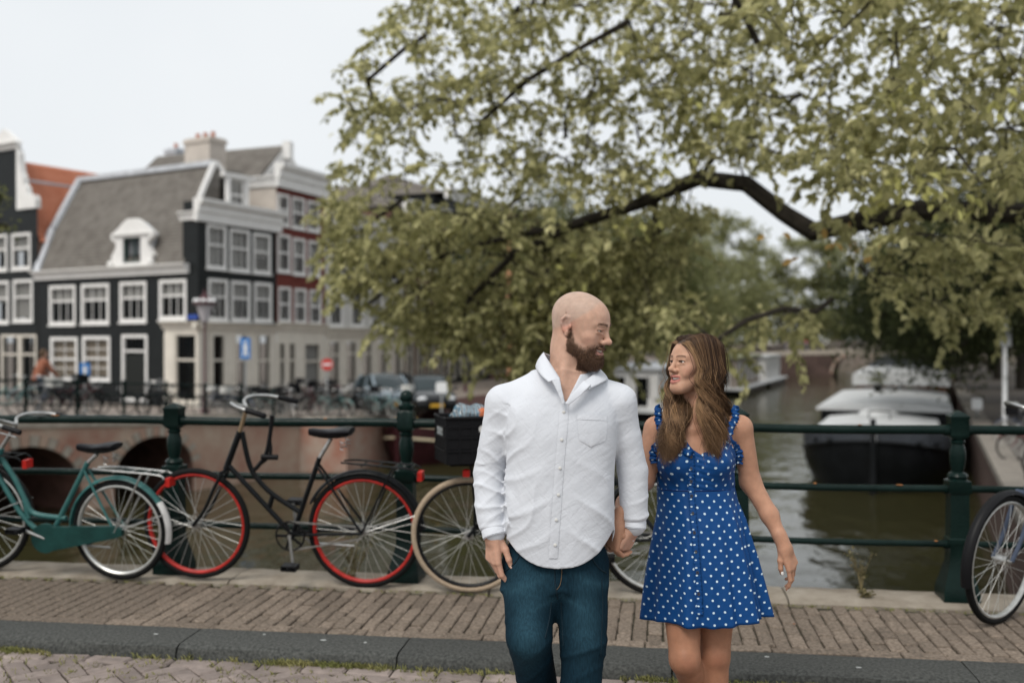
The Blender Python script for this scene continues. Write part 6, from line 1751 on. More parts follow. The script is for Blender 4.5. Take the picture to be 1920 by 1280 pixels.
# ---- body (skin)
B = Sdf()
head_sdf(B, HM, True)
B.add(HM.rc((0, -.035, -.03), (0, -.03, -.08), .058, .058), .03)
B.add(rc(HM.p(0, -.028, -.07), W(1060, 716, .015), .0575, .064), .025)
B.add(rc(HM.p(.035, -.02, -.05), W(1052, 722, -.055), .017, .014), .02)            # neck muscle under the ear
tabS = [(Zm(1085), 0, .0, .168, .118), (Zm(1052), 0, .0, .172, .120), (Zm(1000), -.004, .0, .183, .126), (Zm(950), -.002, 0, .183, .128), (Zm(900), -.002, 0, .184, .126), (Zm(850), .004, 0, .186, .124), (Zm(800), .004, .002, .193, .122), (Zm(765), .002, .008, .196, .115), (Zm(735), .004, .015, .165, .10), (Zm(712), .008, .02, .11, .082), (Zm(700), .012, .02, .085, .07)]
tabB = [(z, a, b, A_ - .016 - .02 * (z < Zm(960)), B_ - .014 - .03 * (z < Zm(960))) for z, a, b, A_, B_ in tabS if z > Zm(1060)] + [(Zm(1110), 0, .01, .12, .06)]
B.add(profile(tabB, OM, nR, nF), .03)
for px, sg in ((945, -1), (1160, 1)): B.add(rc(W(1055, 716, .035), W(px, 764, .03), .036, .036), .03)
armR = [W(943, 758, .03), W(917, 885, .05), W(925, 1003, -.02)]; armL = [W(1160, 756, .03), W(1186, 882, .05), W(1190, 984, .05)]
for arm in (armR, armL):
    B.add(rc(arm[0], arm[1], .040, .034), .02); B.add(rc(arm[1], arm[2], .033, .024), .012)
legs_m = [[W(996, 1055, .02), W(992, 1192, -.08), W(1030, 1400, .26)], [W(1088, 1055, .02), W(1092, 1205, -.05), W(1085, 1490, -.10)]]
for a, b, c in legs_m: B.add(rc(a, b, .078, .055), .03); B.add(rc(b, c, .052, .036), .02)
curlR = [(14, 26, 20), (22, 34, 24), (30, 40, 26), (36, 44, 28)]
tipsR, thR = hand_sdf(B, W(925, 1003, -.02), nR * .6 - nF * .8, -nZ + nR * .02 + nF * -.05, -nR * .80 - nF * .6, curlR, [(.012, .012, -.012), (.040, .046, -.020), (.050, .078, -.026), (.052, .102, -.034)], 1.0)
curlL = [(50, 60, 30), (54, 60, 30), (56, 62, 30), (58, 62, 30)]
tipsL, thL = hand_sdf(B, W(1190, 984, .05), -nR * .5 - nF * .85, -nZ * .86 - nR * .42, nR * .75 - nF * .55, curlL, [(.012, .012, -.008), (.036, .040, -.018), (.044, .066, -.03), (.040, .086, -.042)], .97)
lo_ = np.minimum(W(880, 1100, 0), W(880, 540, 0)); rngx = lambda c, r, st: (c - r, c + r, st)
hc = HM.o; hR = W(925, 1040, -.02); hL = W(1165, 1020, 0)
zlo = float(legs_m[1][2][2]) - .05
xs = axis(rngx(hc[0], .135, .0024), rngx(hR[0], .075, .003), rngx(hL[0], .085, .003), (OM[0] - .36, OM[0] + .36, .008))
ys = axis(rngx(hc[1], .14, .0024), rngx(hR[1], .09, .003), rngx(hL[1], .09, .003), (OM[1] - .26, OM[1] + .48, .008))
zs = axis((hc[2] - .19, hc[2] + .14, .0024), (Zm(1085), Zm(985), .003), (zlo, hc[2] + .15, .009))
V, Fq = B.mesh(xs, ys, zs)
def beard_mask(l):
    x, y, z = l[:, 0], l[:, 1], l[:, 2]
    line = np.interp(y, [-.02, -.004, .008, .02, .04, .055, .07, .1], [.0, .006, -.012, -.036, -.05, -.053, -.046, -.037])
    m = np.clip((line - z) / .02, 0, 1) * np.clip((y + .012 + np.clip(-.04 - z, 0, 1) * -.15) / .012, 0, 1)
    m *= np.clip((z + .142) / .012, 0, 1)
    m *= np.where((y < .035) & (z < -.1 + (0.035 - y) * .4), 0, 1)
    lip = (np.abs(x) < .0265) & (y > .07) & (z < -.0555) & (z > -.0765)
    m = np.where(lip, 0, m)
    return m * (z < .02)
def man_cols(V):
    l = HM.loc(V); x, y, z = l[:, 0], l[:, 1], l[:, 2]; n = len(V)
    skin = np.array((.50, .315, .235)); C = np.tile(skin, (n, 1))
    G_ = lambda cx, cy, cz, r: np.exp(-(((x - cx) ** 2 + (y - cy) ** 2 + (z - cz) ** 2) / r ** 2))
    red = np.array((.50, .235, .17)); mixc = lambda C, c, w: C * (1 - w[:, None]) + np.array(c) * w[:, None]
    for sx in (-1, 1):
        C = mixc(C, red, .55 * G_(sx * .042, .062, -.028, .022)); C = mixc(C, (.50, .20, .15), .75 * G_(sx * .083, -.022, .006, .03)); C = mixc(C, red, .4 * G_(sx * .03, .088, .004, .017))
    C = mixc(C, red, .45 * G_(0, .112, -.028, .016))
    sc = np.clip((z - np.interp(y, [-.12, -.01, .0, .05, .07], [-.045, -.005, .012, .06, .085])) / .012, 0, 1) * (z > -.06) * np.clip((.07 - y) / .02, 0, 1) * (np.abs(z) < .2)
    near = (np.abs(z) < .2) & (np.abs(y) < .2)
    stub = wobble(V, 900, 3)[:] * .1
    C = mixc(C, (.40, .315, .262), np.where(near, .62 * sc, 0) * (1 + stub))
    bm = np.where(near, beard_mask(l), 0); C = mixc(C, (.085, .05, .033), np.clip(bm * (.55 + .35 * np.clip((-.05 - z) / .03, 0, 1)), 0, 1))
    lipm = ((np.abs(x) < .029) & (y > .07) & (np.abs(z + .0665) < .0115) & near); C = np.where(lipm[:, None], np.array((.38, .20, .165)), C); C = np.where((lipm & (y < .0935 - 26 * x * x))[:, None], np.array((.07, .02, .018)), C)
    for sx in (-1, 1):
        t = np.abs(x * sx - .028); bz = .030 - ((x * sx - .03) ** 2) * 7
        w_ = np.clip(1 - np.abs(z - bz) / .0055, 0, 1) * (t < .021) * (y > .05) * near; C = mixc(C, (.16, .095, .065), .6 * w_)
        C = mixc(C, (.12, .07, .05), .8 * np.exp(-((z - .0055) / .0026) ** 2) * (np.abs(x * sx - .0315) < .0145) * (y > .06) * near * 1.0)
    for mx, my, mz in ((.066, .022, .034), (.055, .04, .062), (.074, -.03, .042)): C = mixc(C, (.12, .06, .04), np.clip(1.6 - np.sqrt((x - mx) ** 2 + (y - my) ** 2 + (z - mz) ** 2) / .0022, 0, 1) * .85)
    hand = V[:, 2] < Zm(960); C = np.where(hand[:, None], C * np.array((1.0, .93, .9)), C)
    return C
me = np_mesh('body', V, Fq); set_col(me, man_cols(V))
m_skin = mat('fair skin', (.5, .31, .23), .48, spec=.35, attr='Col', var=.1, vs=38, sss=.12, bump=.0006, bs=260)
man_body = toworld(obj('body', me, m_skin, man), man)
eyes(man, HM); teeth(man, HM)
for o in [c for c in bpy.data.objects if c.parent is man and c.name.startswith(('eye', 'teeth'))]: toworld(o, man)
def nails(tips, root, m, sc=1.0):
    for p, d, nn in tips:
        d = A3(d) / np.linalg.norm(d); nn = A3(nn); nn = -nn; nn = nn - d * (nn @ d); nn /= np.linalg.norm(nn); s_ = np.cross(d, nn)
        b = MB().ball((0, 0, 0), 1, 10, 6); Vn = np.array(b.v) * np.array((.0048, .0066, .0016)) * sc
        Vn = A3(p) + nn * .0055 * sc - d * .001 + Vn @ np.stack([s_, d, nn])
        toworld(obj('fingernail', np_mesh('fingernail', Vn, np.array(b.f)), m, root), root)
m_nail = mat('natural nail', (.60, .42, .36), .3)
nails(tipsR, man, m_nail); nails([(thR[-1], thR[-1] - thR[-2], -(-nF * .9 + nR * .3))], man, m_nail, 1.2)
# ---- beard and brows as real hairs
def hairs(name, V, Fq, wfun, n, lfun, dirfun, cols, rad, root, m, seed=5):
    r = np.random.default_rng(seed); T = V[Fq]; c = T.mean(1); nn = np.cross(T[:, 2] - T[:, 0], T[:, 3] - T[:, 1]); ar = np.linalg.norm(nn, axis=1) + 1e-12; nn = nn / ar[:, None]
    w = wfun(c) * ar; w = w / w.sum(); k = r.choice(len(c), n, p=w); uv = r.uniform(0, 1, (n, 2, 1))
    p = (T[k, 0] * (1 - uv[:, 0]) + T[k, 1] * uv[:, 0]) * (1 - uv[:, 1]) + (T[k, 3] * (1 - uv[:, 0]) + T[k, 2] * uv[:, 0]) * uv[:, 1]
    L = lfun(p)[:, None] * r.uniform(.6, 1.2, (n, 1)); d = dirfun(p, nn[k]) + r.normal(0, .28, (n, 3)); d /= np.linalg.norm(d, axis=1, keepdims=True)
    s = np.cross(d, r.normal(0, 1, (n, 3))); s /= np.linalg.norm(s, axis=1, keepdims=True); s2 = np.cross(d, s)
    q = p + d * L * .6 + nn[k] * L * .06; tip = p + d * L - nZ * L * .12
    V_ = np.stack([p + s * rad, p - s * rad * .5 + s2 * rad, p - s * rad * .5 - s2 * rad, q + s * rad * .8, q - s * rad * .4 + s2 * rad * .8, q - s * rad * .4 - s2 * rad * .8, tip], 1).reshape(-1, 3); o = np.arange(n)[:, None] * 7
    Ft = np.concatenate([o + np.array([f]) for f in ((0, 1, 4), (0, 4, 3), (1, 2, 5), (1, 5, 4), (2, 0, 3), (2, 3, 5), (3, 4, 6), (4, 5, 6), (5, 3, 6))])
    me_ = np_mesh(name, V_, Ft); t = r.uniform(0, 1, (n, 1)); C = np.array(cols[0]) * (1 - t) + np.array(cols[1]) * t; set_col(me_, np.repeat(C, 7, 0)); ob = toworld(obj(name, me_, m, root), root); ob['kind'] = 'stuff'; return ob
m_hairm = mat('hair', (.1, .06, .04), .5, spec=.35, attr='Col', sheen=.1)
fwdM = HM.M[:, 1]; upM = HM.M[:, 2]
def beard_w(c):
    l = HM.loc(c); x, y, z = l.T; line = np.interp(y, [-.02, -.004, .008, .02, .04, .055, .07, .1], [.0, .006, -.012, -.036, -.05, -.053, -.046, -.037])
    m = np.clip(beard_mask(l), 0, 1) * (np.abs(z) < .2); m = m * np.clip((line - z) / .035, .06, 1)
    return np.where((y > .075) & (z > -.057) & (np.abs(x) < .032), m * 6, m)
hairs('beard', V, Fq, beard_w, 9000, lambda p: .0045 + .010 * np.clip((-.05 - HM.loc(p)[:, 2]) / .06, 0, 1) * np.clip((HM.loc(p)[:, 1] - .0) / .05, 0.2, 1), lambda p, nn: nn * .5 - upM * .95 + fwdM * .15, ((.045, .025, .016), (.23, .125, .072)), .0005, man, m_hairm)
def browm(c):
    l = HM.loc(c); x, y, z = l.T; o = 0
    for sx in (-1, 1): o = o + (np.abs(z - (.030 - ((x * sx - .03) ** 2) * 7)) < .0042) * (np.abs(x * sx - .028) < .02) * (y > .05)
    return np.clip(o, 0, 1) * (np.abs(z) < .2) + 1e-12
hairs('eyebrows', V, Fq, browm, 240, lambda p: np.full(len(p), .0055), lambda p, nn: nn * .12 + upM * .3 + np.sign(HM.loc(p)[:, :1]) * HM.M[:, 0] * .9, ((.10, .06, .04), (.2, .12, .08)), .0004, man, m_hairm)

# ---- shirt
S = Sdf()
S.add(profile(tabS, OM, nR, nF), .03)
for px, sg in ((950, -1), (1154, 1)): S.add(rc(W(1057, 704, .035), W(px + sg * 4, 752, .032), .050, .057), .035)
def sleeve(arm, cuff0, cuff1):
    S.add(rc(arm[0], arm[1] * .55 + arm[0] * .45, .060, .055), .03); S.add(rc(arm[1] * .5 + arm[0] * .5, arm[1], .0565, .054), .008); S.add(rc(arm[1], cuff0, .054, .047), .008)
    S.add(rc(cuff0 * .6 + cuff1 * .4, cuff1, .0385, .0375), .006)
cuR = (W(919, 972, -.0), W(927, 1000, -.022)); cuL = (W(1189, 962, .05), W(1190, 983, .048))
sleeve(armR, *cuR); sleeve(armL, *cuL)
def shirt_post(P, d):
    q = P - OM; a = q @ nR; b = q @ nF; z = P[:, 2]
    body = np.abs(a - .003) < .186
    wv = wobble(P, 9, 11); wv2 = wobble(P, 22, 12)
    # torso: slack diagonal drags towards the waist, vertical slack near the placket
    am1 = np.clip(wobble(P, 13, 51) * 1.6 + .55, 0, 1); am2 = np.clip(wobble(P, 12, 52) * 1.6 + .3, 0, 1); am3 = np.clip(wobble(P, 14, 53) * 1.6 + .3, 0, 1)
    f = .006 * am1 * ridge(46 * z + 34 * np.abs(a) + 5.0 * wv) * np.clip((1.2 - z) / .25, 0, 1) * np.clip(np.abs(a) / .08, .25, 1)
    f += .005 * am2 * ridge(34 * z - 52 * a + 6 * wv2 + 1.5) * np.clip((z - .78) / .15, 0, 1) * np.clip((1.38 - z) / .2, 0, 1)
    f += .006 * am3 * ridge(64 * a + 12 * z + 4.6 * wv) * np.clip((1.1 - z) / .22, 0, 1)
    f += .0045 * wv + .0022 * wv2 + .0012 * wobble(P, 60, 54)
    for arm, sg in ((armR, -1), (armL, 1)):
        for p0, p1, fr, am in ((arm[0], arm[1], 95, .0042), (arm[1], arm[2], 120, .0062)):
            ax = p1 - p0; L = np.linalg.norm(ax); ax = ax / L; t = (P - p0) @ ax; rad = np.linalg.norm(P - p0 - t[:, None] * ax, axis=1)
            m = (rad < .085) * np.clip(t / .05 + .3, 0, 1) * np.clip((L - t) / .04 + .4, 0, 1) * (t > -.03) * (t < L + .0)
            ou = sg * a > .150
            sw = (P - p0) @ np.cross(ax, nF)
            g = am * am1 * ridge(fr * t + 48 * sw * sg + 5.5 * wv2 + 3 * wv) + am * .8 * am2 * ridge(fr * .8 * t - 60 * sw * sg + 5 * wv + 2) + .45 * am * wv2
            f = np.where((m > .01) & ou, g * m, f)
    d = d - f + .002
    # hem: longer in the middle, rising to the side seams
    hem = Zm(1051) + .088 * np.clip(np.abs(a + .012) / .17, 0, 1.2) ** 2.6
    tors = (np.abs(a) < .19) & (z < Zm(960))
    d = np.where(tors & (np.abs(a) < .176), np.maximum(d, hem - z), d)
    # open collar
    zt, zb = Zm(683), Zm(752); t = (z - zb) / (zt - zb)
    cx = along(1058) + (along(1063) - along(1058)) * t; hw = .060 * t
    wedge = np.maximum(np.abs(a - cx) - hw, np.maximum(zb - z, b - .0))
    d = np.where(z > zb - .02, np.maximum(d, -wedge), d)
    return d
S.post = shirt_post
xs = np.arange(OM[0] - .37, OM[0] + .37, .004); ys = np.arange(OM[1] - .25, OM[1] + .26, .004); zs = np.arange(Zm(1062), Zm(680), .004)
Vs, Fs_ = S.mesh(xs, ys, zs)
m_shirt = mat('white oxford cotton', (.575, .597, .64), .8, spec=.2, var=.03, vs=7, bump=.0004, bs=170, sheen=.15, coord='World')
_n = m_shirt.node_tree.nodes; _l = m_shirt.node_tree.links; _b = [q for q in _n if q.type == 'BUMP'][0]; _g = _n.new('ShaderNodeNewGeometry'); _prev = None
for _rot, _scl, _dist in ((R(38), (7, 7, 24), .010), (R(-52), (6, 6, 30), .007), (R(12), (9, 9, 13), .006)):      # creased cotton: drawn-out wrinkles in three directions
    _mp = _n.new('ShaderNodeMapping'); _mp.inputs['Rotation'].default_value = (0, _rot, 0); _m0 = _mp; _mp = _n.new('ShaderNodeMapping'); _mp.inputs['Scale'].default_value = _scl; _l.new(_m0.outputs['Vector'], _mp.inputs['Vector'])
    _w = _n.new('ShaderNodeTexNoise'); _w.inputs['Scale'].default_value = 1.0; _w.inputs['Detail'].default_value = 3.5; _w.inputs['Roughness'].default_value = .55; _w.inputs['Distortion'].default_value = .35
    _m = _n.new('ShaderNodeMath'); _m.operation = 'SUBTRACT'; _m.inputs[1].default_value = .5; _ab = _n.new('ShaderNodeMath'); _ab.operation = 'ABSOLUTE'; _p = _n.new('ShaderNodeMath'); _p.operation = 'POWER'; _p.inputs[1].default_value = .7
    _b2 = _n.new('ShaderNodeBump'); _b2.inputs['Distance'].default_value = _dist; _b2.inputs['Strength'].default_value = .28
    _l.new(_g.outputs['Position'], _m0.inputs['Vector']); _l.new(_mp.outputs['Vector'], _w.inputs['Vector']); _l.new(_w.outputs['Fac'], _m.inputs[0]); _l.new(_m.outputs[0], _ab.inputs[0]); _l.new(_ab.outputs[0], _p.inputs[0]); _l.new(_p.outputs[0], _b2.inputs['Height'])
    if _prev is not None: _l.new(_prev, _b2.inputs['Normal'])
    _prev = _b2.outputs['Normal']
_l.new(_prev, _b.inputs['Normal'])
shirt = toworld(obj('shirt', np_mesh('shirt', Vs, Fs_), m_shirt, man), man)
bvS = BVHTree.FromPolygons([tuple(v) for v in Vs], [tuple(f) for f in Fs_])
def front(px, py, off=.002, bv=None):
    """point on the clothing surface seen at a pixel, lifted by off"""
    d = ray(px, py).normalized(); h = (bv or bvS).ray_cast(CAM + d * 2.0, d)
    if h[0] is None: return None
    n = h[1] if h[1].dot(d) < 0 else -h[1]
    return h[0] - d * off
def strip(name, L, Rr_, root, m, n=40, off=.0022, bv=None, k=4):
    """flat band sewn on cloth between two pixel polylines"""
    def samp(pl, t):
        pl = [Vector((p[0], p[1])) for p in pl]; seg = [(b - a).length for a, b in zip(pl[:-1], pl[1:])]; tot = sum(seg); s = t * tot
        for a, b, g in zip(pl[:-1], pl[1:], seg):
            if s <= g + 1e-6: return a + (b - a) * (s / g)
            s -= g
        return pl[-1]
    rows = []; last = None
    for i in range(n + 1):
        a = samp(L, i / n); b = samp(Rr_, i / n); row = []
        for j in range(k + 1):
            q = a + (b - a) * (j / k); p = front(q.x, q.y, off if 0 < j < k else off * .35, bv)
            row.append(p)
        rows.append(row)
    Vv = []; ok = []
    for r_ in rows:
        if any(p is None for p in r_): continue
        Vv += r_; ok.append(r_)
    # even out steps where the band crosses a fold
    Vn = np.array([list(v) for v in Vv]).reshape(len(ok), k + 1, 3)
    for _ in range(2): Vn[1:-1] = (Vn[:-2] + Vn[1:-1] * 2 + Vn[2:]) / 4 
    Vn = Vn.reshape(-1, 3) - np.array(C_F) * .0008
    Fc = [(i * (k + 1) + j, i * (k + 1) + j + 1, (i + 1) * (k + 1) + j + 1, (i + 1) * (k + 1) + j) for i in range(len(ok) - 1) for j in range(k)]
    return toworld(obj(name, np_mesh(name, Vn, np.array(Fc)), m, root), root)
PLc = [(1058, 752), (1056, 800), (1051, 850), (1047, 900), (1044, 950), (1040, 1000), (1037, 1046)]
strip('placket', [(x - 8.5, y) for x, y in PLc], [(x + 8.5, y) for x, y in PLc], shirt, m_shirt, 60)
m_btn = mat('white shirt button', (.60, .60, .58), .25)
for x, y in ((1057, 772), (1053, 824), (1050, 877), (1047, 927), (1043, 974), (1041, 1021)):
    p = front(x, y, .0045)
    if p: b = MB().tube([(0, 0, 0), (0, -.0012, 0), (0, -.002, 0)], [.0055, .0055, .004], 12); o = toworld(b.build('button', m_btn, shirt, True), shirt); o.location = Vector(p)
# pocket on his left chest
pk = strip('pocket', [(1082, 776), (1083, 800), (1086, 825), (1108, 838)], [(1138, 778), (1139, 800), (1136, 826), (1108, 838)], shirt, m_shirt, 24, .0022)
strip('pocket_hem', [(1082, 775), (1082, 786)], [(1138, 777), (1138, 788)], shirt, m_shirt, 4, .0036)
# sleeve seams
for pl in () and ([(938, 722), (948, 740), (953, 765), (952, 790)], [(1140, 718), (1152, 740), (1156, 765), (1155, 790)]): strip('shoulder_seam', [(x - 2.0, y) for x, y in pl], [(x + 2.0, y) for x, y in pl], shirt, m_shirt, 24, .0018, k=2)
# collar leaves
def ribbon(name, top, bot, root, m, th=.0022, n=22, sag=.004):
    a = spline(top, 8); b = spline(bot, 8); N = min(len(a), len(b)); V_ = []; K = 6
    for i in range(N):
        for j in range(K + 1):
            t = j / K; p = a[i].lerp(b[i], t); c = Vector((OM[0], OM[1], p.z)); o = (p - c); o.z = 0; o = o.normalized() if o.length > 1e-4 else o
            V_.append(p + o * sag * math.sin(t * math.pi))
    Fc = [(i * (K + 1) + j, i * (K + 1) + j + 1, (i + 1) * (K + 1) + j + 1, (i + 1) * (K + 1) + j) for i in range(N - 1) for j in range(K)]
    me_ = np_mesh(name, np.array([list(v) for v in V_]), np.array(Fc)); ob = toworld(obj(name, me_, m, root), root)
    md = ob.modifiers.new('thick', 'SOLIDIFY'); md.thickness = th * 2; md.offset = 0; return ob
V3 = lambda *a: Vector(W(*a))
ribbon('collar', [V3(1036, 668, .075), V3(1024, 663, .045), V3(1020, 661, .0), V3(1024, 669, -.035), V3(1036, 688, -.07), V3(1049, 709, -.1)], [V3(1026, 686, .095), V3(1010, 684, .055), V3(1005, 686, .0), V3(1008, 695, -.05), V3(1017, 706, -.092), V3(1029, 716, -.12)], shirt, m_shirt)
ribbon('collar', [V3(1036, 668, .075), V3(1060, 662, .09), V3(1100, 672, .085), V3(1122, 690, .045), V3(1122, 697, .0), V3(1112, 703, -.04), V3(1094, 716, -.085)], [V3(1026, 686, .095), V3(1060, 684, .112), V3(1108, 694, .108), V3(1136, 708, .055), V3(1138, 712, .0), V3(1128, 718, -.055), V3(1104, 730, -.112)], shirt, m_shirt)
# shirt front edges falling open below the collar
ribbon('front_edge', [V3(1049, 708, -.103), V3(1052, 725, -.118), V3(1056, 742, -.126), V3(1058, 756, -.130)], [V3(1034, 712, -.118), V3(1042, 728, -.124), V3(1049, 744, -.129), V3(1054, 758, -.131)], shirt, m_shirt, sag=.001)
ribbon('front_edge', [V3(1094, 714, -.09), V3(1082, 728, -.112), V3(1070, 742, -.124), V3(1060, 756, -.130)], [V3(1108, 722, -.108), V3(1094, 736, -.118), V3(1080, 748, -.127), V3(1066, 759, -.131)], shirt, m_shirt, sag=.001)
# cuffs with a stitched edge
for (c0, c1) in ((W(924, 990, -.015), W(928, 1006, -.026)), (W(1190, 974, .05), W(1189, 990, .045))):
    ax = c1 - c0; b = MB().tube([c0, c0 + ax * .1, c0 + ax * .9, c1, c1 - ax * .15], [.0385, .040, .041, .0405, .036], 28, cap=False); b.build('cuff', m_shirt, shirt, True)

# ---- jeans
J = Sdf()
tabJ = [(Zm(1160), 0, .01, .10, .06), (Zm(1125), 0, .01, .145, .09), (Zm(1095), 0, .004, .162, .108), (Zm(1060), 0, .006, .160, .098), (Zm(1020), 0, .01, .150, .085), (Zm(990), 0, .01, .14, .075)]
J.add(profile(tabJ, OM, nR, nF), .03)
for (a, b, c), sg in zip(legs_m, (-1, 1)):
    J.add(rc(a + nZ * -.01, b, .0985, .076), .016); J.add(rc(b, c * .75 + b * .25, .0755, .064), .02); J.add(rc(c * .7 + b * .3, c, .064, .064), .01)
def jean_post(P, d):
    q = P - OM; a = q @ nR; z = P[:, 2]; wv = wobble(P, 11, 21); w2 = wobble(P, 26, 22)
    am1 = np.clip(wobble(P, 15, 61) * 1.6 + .4, 0, 1); am2 = np.clip(wobble(P, 13, 62) * 1.6 + .3, 0, 1)
    f = .007 * am1 * ridge(64 * z + 46 * np.abs(a - .0) + 4 * wv) * np.exp(-((z - Zm(1090)) / .07) ** 2)
    f += .008 * am2 * ridge(54 * z - 40 * a + 6 * wv) * np.clip((Zm(1170) - z) / .05, 0, 1)
    f += .007 * am1 * ridge(30 * z + 56 * a * np.sign(a) + 4.5 * w2) + .0025 * w2 + .003 * wv
    fly = 0
    return d - f - fly + .002
J.post = jean_post
xs = np.arange(OM[0] - .27, OM[0] + .27, .0055); ys = np.arange(OM[1] - .26, OM[1] + .44, .0055); zs = np.arange(zlo, Zm(985), .0055)
Vj, Fj = J.mesh(xs, ys, zs)
def jean_cols(V):
    q = V - OM; a = q @ nR; b = q @ nF; z = V[:, 2]; base = np.array((.0032, .0135, .023)); fade = np.array((.030, .080, .112)); w = np.zeros(len(V))
    for px, sg in ((985, -1), (1092, 1)):
        w += np.exp(-((a - along(px)) / .05) ** 2) * np.exp(-((z - Zm(1140)) / .16) ** 2) * np.clip(-b / .06, 0, 1) * .42
    w += .22 * np.clip(wobble(V, 30, 31) + .1, 0, 1) * np.clip(-b / .05, 0, 1) + .35 * ridge(58 * z + 40 * np.abs(a) + 3 * wobble(V, 11, 21)) * np.exp(-((z - Zm(1092)) / .06) ** 2)
    w = np.clip(w, 0, 1)[:, None]; return base * (1 - w) + fade * w
mej = np_mesh('jeans', Vj, Fj); set_col(mej, jean_cols(Vj))
m_denim = mat('dark blue denim', (.02, .06, .1), .85, spec=.2, attr='Col', var=.22, vs=220, stretch=(1, 1, .12), coord='World', bump=.0007, bs=500, detail=2)
jeans = toworld(obj('jeans', mej, m_denim, man), man)
bvJ = BVHTree.FromPolygons([tuple(v) for v in Vj], [tuple(f) for f in Fj])
m_st = mat('denim seam', (.004, .015, .024), .8); m_thr = mat('tan stitching', (.16, .10, .05), .8)
for nm, pl, rr_, mm in (('fly_seam', [(1041, 1054), (1040, 1075), (1042, 1100), (1046, 1122)], .0028, m_st), ('fly_stitch', [(1053, 1056), (1053, 1078), (1050, 1096), (1043, 1106)], .0009, m_thr), ('pocket_seam', [(975, 1040), (964, 1056), (950, 1068), (938, 1074)], .0026, m_st), ('pocket_seam', [(1106, 1040), (1116, 1056), (1126, 1067), (1136, 1073)], .0026, m_st),
                        ('inner_seam', [(1034, 1128), (1030, 1160), (1022, 1195)], .0022, m_st), ('inner_seam', [(1052, 1128), (1054, 1165), (1056, 1210)], .0022, m_st), ('outer_seam', [(1128, 1085), (1130, 1130), (1128, 1180), (1126, 1230)], .0022, m_st)):
    pp = [front(x, y, .001, bvJ) for x, y in pl]; pp = [p for p in pp if p is not None]
    if len(pp) > 1: MB().tube([front(*q, .001, bvJ) or pp[0] for q in [(v.x, v.y) for v in spline([Vector((x, y, 0)) for x, y in pl], 8)]], rr_, 6).build(nm, mm, jeans, True)
# ---- shoes
m_shoe = mat('brown leather shoe', (.06, .03, .018), .4)
def shoe(ank, toe_dir, lift, root, m, L=.28, w=.046):
    S_ = Sdf(); t = A3(toe_dir); t /= np.linalg.norm(t); a = A3(ank); a = np.array([a[0], a[1], 0]); z0 = ROADZ
    heel = a - t * .06 + nZ * (z0 + .035 + lift); ball = a + t * .12 + nZ * (z0 + .034); toe = a + t * .20 + nZ * (z0 + .03)
    S_.add(rc(heel, ball, .036, .044), .02); S_.add(rc(ball, toe, .044, .032), .02); S_.add(rc(A3(ank), heel + nZ * .02 + t * .03, .046, .044), .03)
    S_.post = lambda P, d: np.maximum(d, z0 + .002 - P[:, 2])
    c = (heel + toe) / 2; r_ = .24
    Vv, Ff = S_.mesh(np.arange(c[0] - r_, c[0] + r_, .008), np.arange(c[1] - r_, c[1] + r_, .008), np.arange(z0 - .01, float(A3(ank)[2]) + .06, .008))
    return toworld(obj('shoe', np_mesh('shoe', Vv, Ff), m, root), root)
shoe(legs_m[1][2], -nF + nR * .1, 0, man, m_shoe); shoe(legs_m[0][2], -nF - nR * .1, .10, man, m_shoe)
# ================================================================== the woman
DW = 3.70
def W2(px, py, dd=0.0): return np.array(at(px, py, DW + dd))
def Zw(py): return float(W2(960, py)[2])
OW = W2(1306, 900)
wom = thing('person', 'smiling woman with long wavy hair in a blue polka dot dress', 'person', Vector((OW[0], OW[1], ROADZ)))
aw = lambda px: float((W2(px, 900) - OW) @ nR)
yw = R(-60); h_ = -nF * math.cos(yw) + nR * math.sin(yw); pt = R(7)
HW = Frame(W2(1300, 685), h_ * math.cos(pt) + nZ * math.sin(pt), nZ - nR * .03, .90)
B = Sdf()
head_sdf(B, HW, False)
B.add(rc(HW.p(0, -.03, -.05), W2(1300, 792, .015), .045, .047), .025)
B.add(rc(HW.p(-.03, -.015, -.06), W2(1298, 806, -.045), .012, .010), .018)
tab = [(Zw(1085), aw(1312), .01, .158, .115), (Zw(1020), aw(1310), .01, .165, .118), (Zw(975), aw(1308), .01, .152, .105), (Zw(918), aw(1305), .0, .134, .088), (Zw(880), aw(1304), .0, .136, .092), (Zw(845), aw(1304), .005, .142, .095), (Zw(815), aw(1306), .012, .138, .078), (Zw(795), aw(1306), .02, .11, .06), (Zw(783), aw(1304), .022, .07, .05)]
B.add(profile(tab, OW, nR, nF, 2.2), .03)
for px in (1266, 1340): B.add(el(W2(px, 868, -.066), (.056, .05, .056)), .03)
B.add(rc(W2(1300, 795, .02), W2(1232, 800, .025), .034, .040), .03); B.add(rc(W2(1305, 795, .02), W2(1386, 799, .02), .034, .042), .03)
for a, b in (((1297, 806, -.05), (1238, 798, -.01)), ((1303, 806, -.05), (1376, 798, -.012))): B.add(rc(W2(*a), W2(*b), .008, .008), .02)   # collar bones
aL = [W2(1390, 803, .02), W2(1407, 903, .05), W2(1443, 965, .01), W2(1471, 1025, -.03)]
aR = [W2(1228, 805, .02), W2(1206, 900, -.02), W2(1173, 944, -.20), W2(1157, 983, -.31)]
for arm in (aL, aR):
    B.add(rc(arm[0], arm[1], .0415, .0375), .022); B.add(rc(arm[1], arm[2], .0375, .0315), .02); B.add(rc(arm[2], arm[3], .0315, .0205), .02)
lw = [[W2(1275, 1060, .01), W2(1284, 1236, -.12), W2(1322, 1330, .14), W2(1335, 1392, .3)], [W2(1345, 1060, .01), W2(1340, 1228, -.04), W2(1338, 1310, -.02), W2(1335, 1398, -.04)]]
